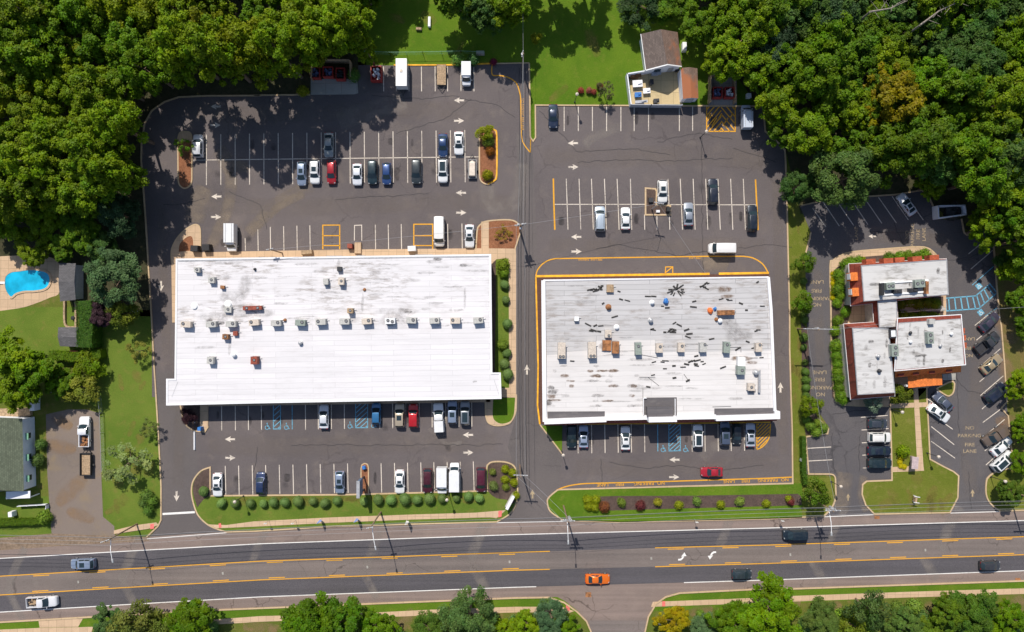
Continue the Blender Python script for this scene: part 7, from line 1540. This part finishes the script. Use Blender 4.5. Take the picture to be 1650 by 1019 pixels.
pole('drv', 838, 750, 9.0, 'wooden pole with a wide crossarm beside the central drive mulch island', None, ((0, 2.6),), R(-2)); pole('hub', 838, 372, 8.6, 'pole crowded with transformers at the red mulch corner', None, ((0, 2.2), (.8, 2.0)), R(10), trafo=3, r=.2); pole('top', 842, 112, 8.0, 'pole at the top end of the lane between the lots', None, ((0, 1.2),), R(80), trafo=1); pole('off', 1285, 530, 9.2, 'pole with a long crossarm on the strip left of the office lot', None, ((0, 5.4), (.4, 1.2)), R(-1), trafo=1); pole('back', 455, 408, 7.0, 'short pole at the rear walk of the white-roofed strip', None, ((0, 1.3),), R(12), r=.13)
pole('isl', 1050, 337.5, 6.8, 'lamp pole standing on the L-shaped mulch island', None, ((0, 1.8),), R(-10), 'grey_metal', r=.12)
def top(k, off=0.0, dz=.35):
    c, h, rz = POLES[k]; return Vector((c.x + off * math.cos(rz), c.y + off * math.sin(rz), h - dz))
def wire(a, c, sag=.6, r=.022, label='', m='wire'):
    b = MB(); n = 10; p = [a.lerp(c, i / n) - Vector((0, 0, sag * 4 * (i / n) * (1 - i / n))) for i in range(n + 1)]
    for u, v in zip(p, p[1:]): b.cyl(u, v, r, r, 5, False)
    o = b.build('overhead_wire', M[m]); tag(o, 'thin overhead wire strung between utility poles', 'wire', 'overhead wires between the poles'); return o
left = W(-160, 868, 9.6); rightp = top('far')
seq = [left, top('nw'), top('mid'), top('ctr'), top('rt'), rightp, W(1900, 815, 9.6)]
for k, off in enumerate((-.7, 0, .7)):
    for a, c in zip(seq, seq[1:]): wire(a + Vector((0, off, 0)), c + Vector((0, off, 0)), .5, .022)
for a, c in zip(seq, seq[1:]): wire(a - Vector((0, 0, 1.8)), c - Vector((0, 0, 1.8)), .7, .045, m='wire_d')
for off in (-.8, .8):
    wire(top('ctr', off), top('drv', off)); wire(top('drv', off), top('hub', off)); wire(top('hub', off * .6), top('top', 0))
wire(top('drv', 0, 1.5), top('hub', 0, 1.5), .6, .04, m='wire_d'); wire(top('hub', 0, 1.2), top('top', 0, 1.2), .6, .04, m='wire_d')
wire(top('hub'), top('isl'), .4); wire(top('hub'), top('back'), .8); wire(top('isl'), W(1137, 441, 4.6), .4); wire(top('off', 2.4), W(1440, 520, 6.2), .5); wire(top('off', -2.0), top('rt', .6), .6); wire(top('top'), W(842, -80, 9.5), .6)
wire(W(1700, 492, 9), W(1607, 498, 7.5), .3)
def lamp(px, py, h, label):
    c = gp([(px, py)], .02)[0]; root = empty('lamp_post', c); tag(root, label, 'lamp post'); b = MB(); b.cyl((0, 0, 0), (0, 0, h), .07, .05, 8); b.cyl((0, 0, 0), (0, 0, .3), .16, .14, 8); b.build('post', M['dark'], root)
    b = MB(); b.lathe((0, 0, h), [(.1, 0), (.26, .08), (.28, .4), (.3, .42), (.02, .6)], 10); b.build('lamp_head', M['unit_beige'], root)
for x, y, h, l in ((926, 165, 4.4, 'lamp post on the lawn edge behind the second lot'), (393, 799, 4.0, 'lamp post among the clipped bushes in the left of the front lawn'), (723.5, 796, 4.0, 'lamp post among the clipped bushes in the right of the front lawn'), (1339, 776, 3.6, 'lamp post at the left mouth of the office driveway'), (1596, 768, 3.6, 'lamp post at the right mouth of the office driveway'), (1493, 730, 3.4, 'lamp post on the lawn right of the office lawn path'), (1436, 660, 3.4, 'lamp post at the upper left corner of the office lawn'), (905, 727, 3.6, 'lamp post at the slanted corner in front of the grey-roofed strip'), (1128, 222, 4.0, 'lamp post standing in the upper aisle of the second lot')): lamp(x, y, h, l)
def thingbox(name, px, py, z, parts, label, cat, rz=0):
    c = gp([(px, py)], z)[0]; root = empty(name, c, rz); tag(root, label, cat)
    for nm, m, boxes in parts:
        for bx in boxes: b = MB(); b.box(*bx); b.build(nm, M[m], root)
    return root
M['sign_blue'] = plain('sign_panel_blue', (0.12, 0.17, 0.26), .5, var=.25, vs=1.5); M['flag_b'] = plain('flag_blue', (0.25, 0.32, 0.62), .8); M['sign_pk'] = plain('sign_panel_pinkish', (0.46, 0.36, 0.36), .7)
thingbox('pylon_sign', 587, 778, .13, (('post', 'dark', (((0, -1.2, 0), (.25, .25, 5.0)), ((0, 1.2, 0), (.25, .25, 5.0)))), ('sign_panel', 'sign_blue', (((0, 0, 2.2), (.45, 3.0, 1.5)), ((0, 0, 3.75), (.5, 3.0, 1.3)))), ('cap', 'grey_metal', (((0, 0, 5.06), (.6, 3.2, .12)),))), 'tall pylon sign on the narrow island in the front row', 'sign')
thingbox('finial_planter', 587.5, 753, .13, (('base', 'wood', (((0, 0, 0), (.5, .5, .35), .7),)), ('globe', 'tarp_blue', (((0, 0, .35), (.75, .75, .45), .3, .6),))), 'small planter with a blue ball at the tip of the pylon sign island', 'planter')
thingbox('monument_sign', 822, 806, .13, (('base', 'pave', (((0, 0, 0), (3.0, .7, .3)),)), ('sign_panel', 'para', (((0, 0, .3), (2.7, .38, 1.5)),)), ('cap', 'para', (((0, 0, 1.8), (2.85, .55, .1)),))), 'white slab sign at the mouth of the central drive', 'sign', R(62))
thingbox('lawn_sign', 1466, 743, .13, (('post', 'sign_pk', (((0, -.9, 0), (.25, .25, 1.5)), ((0, .9, 0), (.25, .25, 1.5)))), ('sign_panel', 'sign_pk', (((0, 0, .35), (.4, 2.1, 1.3)),)), ('roof', 'sign_pk', (((-.1, 0, 1.66), (1.25, 2.3, .12)),)), ('brick_base', 'rust_red', (((.45, 0, 0), (.35, 1.9, .35)),))), 'pinkish roofed sign beside the path on the office lawn', 'sign', R(-4))
thingbox('sign_frame', 1470.5, 802.5, .13, (('post', 'para', (((0, .55, 0), (.12, .12, 1.2)), ((0, -.55, 0), (.12, .12, 1.2)))), ('crossbar', 'para', (((0, .55, 1.2), (1.1, .1, .1)), ((0, -.55, 1.2), (1.1, .1, .1)))), ('board', 'wood', (((0, 0, .3), (.35, 1.0, .8)),))), 'small H-shaped wooden sign frame on the lower office lawn', 'sign', R(-8))
for x, y, m, l in ((516.5, 836, 'flag_b', 'blue feather flag leaning at the left of the middle verge'), (575, 834, 'flag_b', 'pale blue feather flag left of the middle utility pole'), (655.5, 838, 'para', 'white feather flag right of the middle utility pole')):
    c = gp([(x, y)], .1)[0]; root = empty('feather_flag', c); tag(root, l, 'flag'); b = MB(); b.cyl((0, 0, 0), (.1, 0, 3.0), .03, .02, 6); b.build('flag_pole', M['white_metal'], root)
    b = MB(); vs = []
    for k in range(9): t = k / 8; w_ = .62 * math.sin(math.pi * (.18 + .8 * t)) ; vs += [(.1 * t, 0, .6 + 2.4 * t), (.1 * t + w_, .05 * math.sin(5 * t), .55 + 2.4 * t)]
    b.add(vs, [(2 * k, 2 * k + 1, 2 * k + 3, 2 * k + 2) for k in range(8)]); b.add([(v[0], v[1] + .012, v[2]) for v in vs], [(2 * k, 2 * k + 2, 2 * k + 3, 2 * k + 1) for k in range(8)]); b.build('cloth', M[m], root)
for x, y, l in ((434, 838, 'thin street sign at the left of the front verge'), (477, 838, 'thin street sign, second on the front verge'), (1118, 836, 'thin street sign on the verge below the long bed'), (1254, 834, 'thin street sign on the verge near the right end of the long bed'), (1059, 997, 'thin street sign at the right corner of the side street'), (862, 980, 'thin street sign left of the side street')):
    c = gp([(x, y)], .05)[0]; root = empty('street_sign', c); tag(root, l, 'sign'); b = MB(); b.cyl((0, 0, 0), (0, 0, 2.4), .035, .03, 6); b.build('post', M['grey_metal'], root); b = MB(); b.box((0, -.04, 1.8), (.5, .03, .6)); b.build('sign_plate', M['para'], root)
# small things near the walls
for x, y, d, m, n, l, cat in ((315, 401, (1.5, 1.2, 1.2), 'black', 'transformer_cabinet', 'dark utility cabinet on the curved walk beside the mulch', 'cabinet'), (333.5, 399.5, (1.5, 1.3, 1.2), 'black', 'waste_container', 'black waste container right of the curved walk', 'container'), (323, 691, (.7, .7, 1.1), 'tarp_blue', 'mail_box', 'blue mail box at the end of the left front walk', 'mail box'), (495, 407, (2.2, .8, .9), 'wood', 'pallet_stack', 'yellow-tan pallet stack at the rear walk of the white-roofed strip', 'pallets'), (664, 401, (1.6, 1.0, 1.1), 'para', 'storage_bin', 'white bin at the left of the right yellow loading bay', 'bin'), (564.5, 397, (1.0, .9, 1.0), 'rust_red', 'skid', 'small red bin left of the tan loading ramp', 'bin'), (577, 400, (1.3, 2.2, .45), 'walk', 'loading_ramp', 'tan loading ramp in the white marked bay', 'ramp'), (1077, 338, (.8, .9, 1.0), 'black', 'waste_bin', 'dark bin at the right end of the L-shaped island', 'bin'), (1048.6, 323, (.9, .9, .5), 'dark', 'utility_box', 'dark square box in the upper arm of the L-shaped island', 'box'), (1060, 341, (.7, .5, .4), 'para', 'electric_box', 'pale box in the lower arm of the L-shaped island', 'box'), (314, 681, (.15, .15, .15), 'para', 'bollard', 'tiny bollard at the left front walk', 'bollard'), (217, 503, (1.4, .5, .45), 'para', 'bench', 'small white bench on the shaded lawn left of the strip', 'bench'), (675, 47, (1.1, .5, .4), 'wood', 'lawn_bench', 'small brown bench on the sunlit top lawn', 'bench'), (692, 36, (.5, 2.0, .5), 'para', 'kayak_rack', 'white narrow rack at the shade edge on the top lawn', 'rack'), (774, 86, (1.6, .6, .9), 'pave', 'cabinet', 'pale cabinet at the right end of the green chain link fence', 'cabinet'), (1206, 155, (.8, .9, .9), 'para', 'cart', 'small white cart above the pale blue-silver van', 'cart'), (20, 828, (.8, 1.0, 1.2), 'para', 'garden_sign', 'small white board on the lawn of the white house', 'board'), (1292, 741, (.5, .6, .8), 'para', 'meter_box', 'small white box beside the long narrow hedge', 'box')):
    c = W(x, y, d[2] * .6); root = empty(n, Vector((c.x, c.y, .1)), R(rnd.uniform(-6, 6))); tag(root, l, cat)
    b = MB(); b.box((0, 0, 0), d, 0, .95); b.build('body', M[m], root); b = MB(); b.box((0, 0, d[2]), (d[0] * .9, d[1] * .9, d[2] * .07)); b.build('lid', M[m], root)
for x, y0, y1 in ((314, 694, 725),):
    c = gp([(x, (y0 + y1) / 2)], .02)[0]; b = MB(); b.box((0, 0, 0), (.3, (y1 - y0) * S, .25), 0, .8); b.box((0, 0, .25), (.18, (y1 - y0) * S * .98, .06)); o = b.build('barrier_block', M['para']); o.location = c; tag(o, 'white low barrier block at the left end of the front aisle', 'barrier')
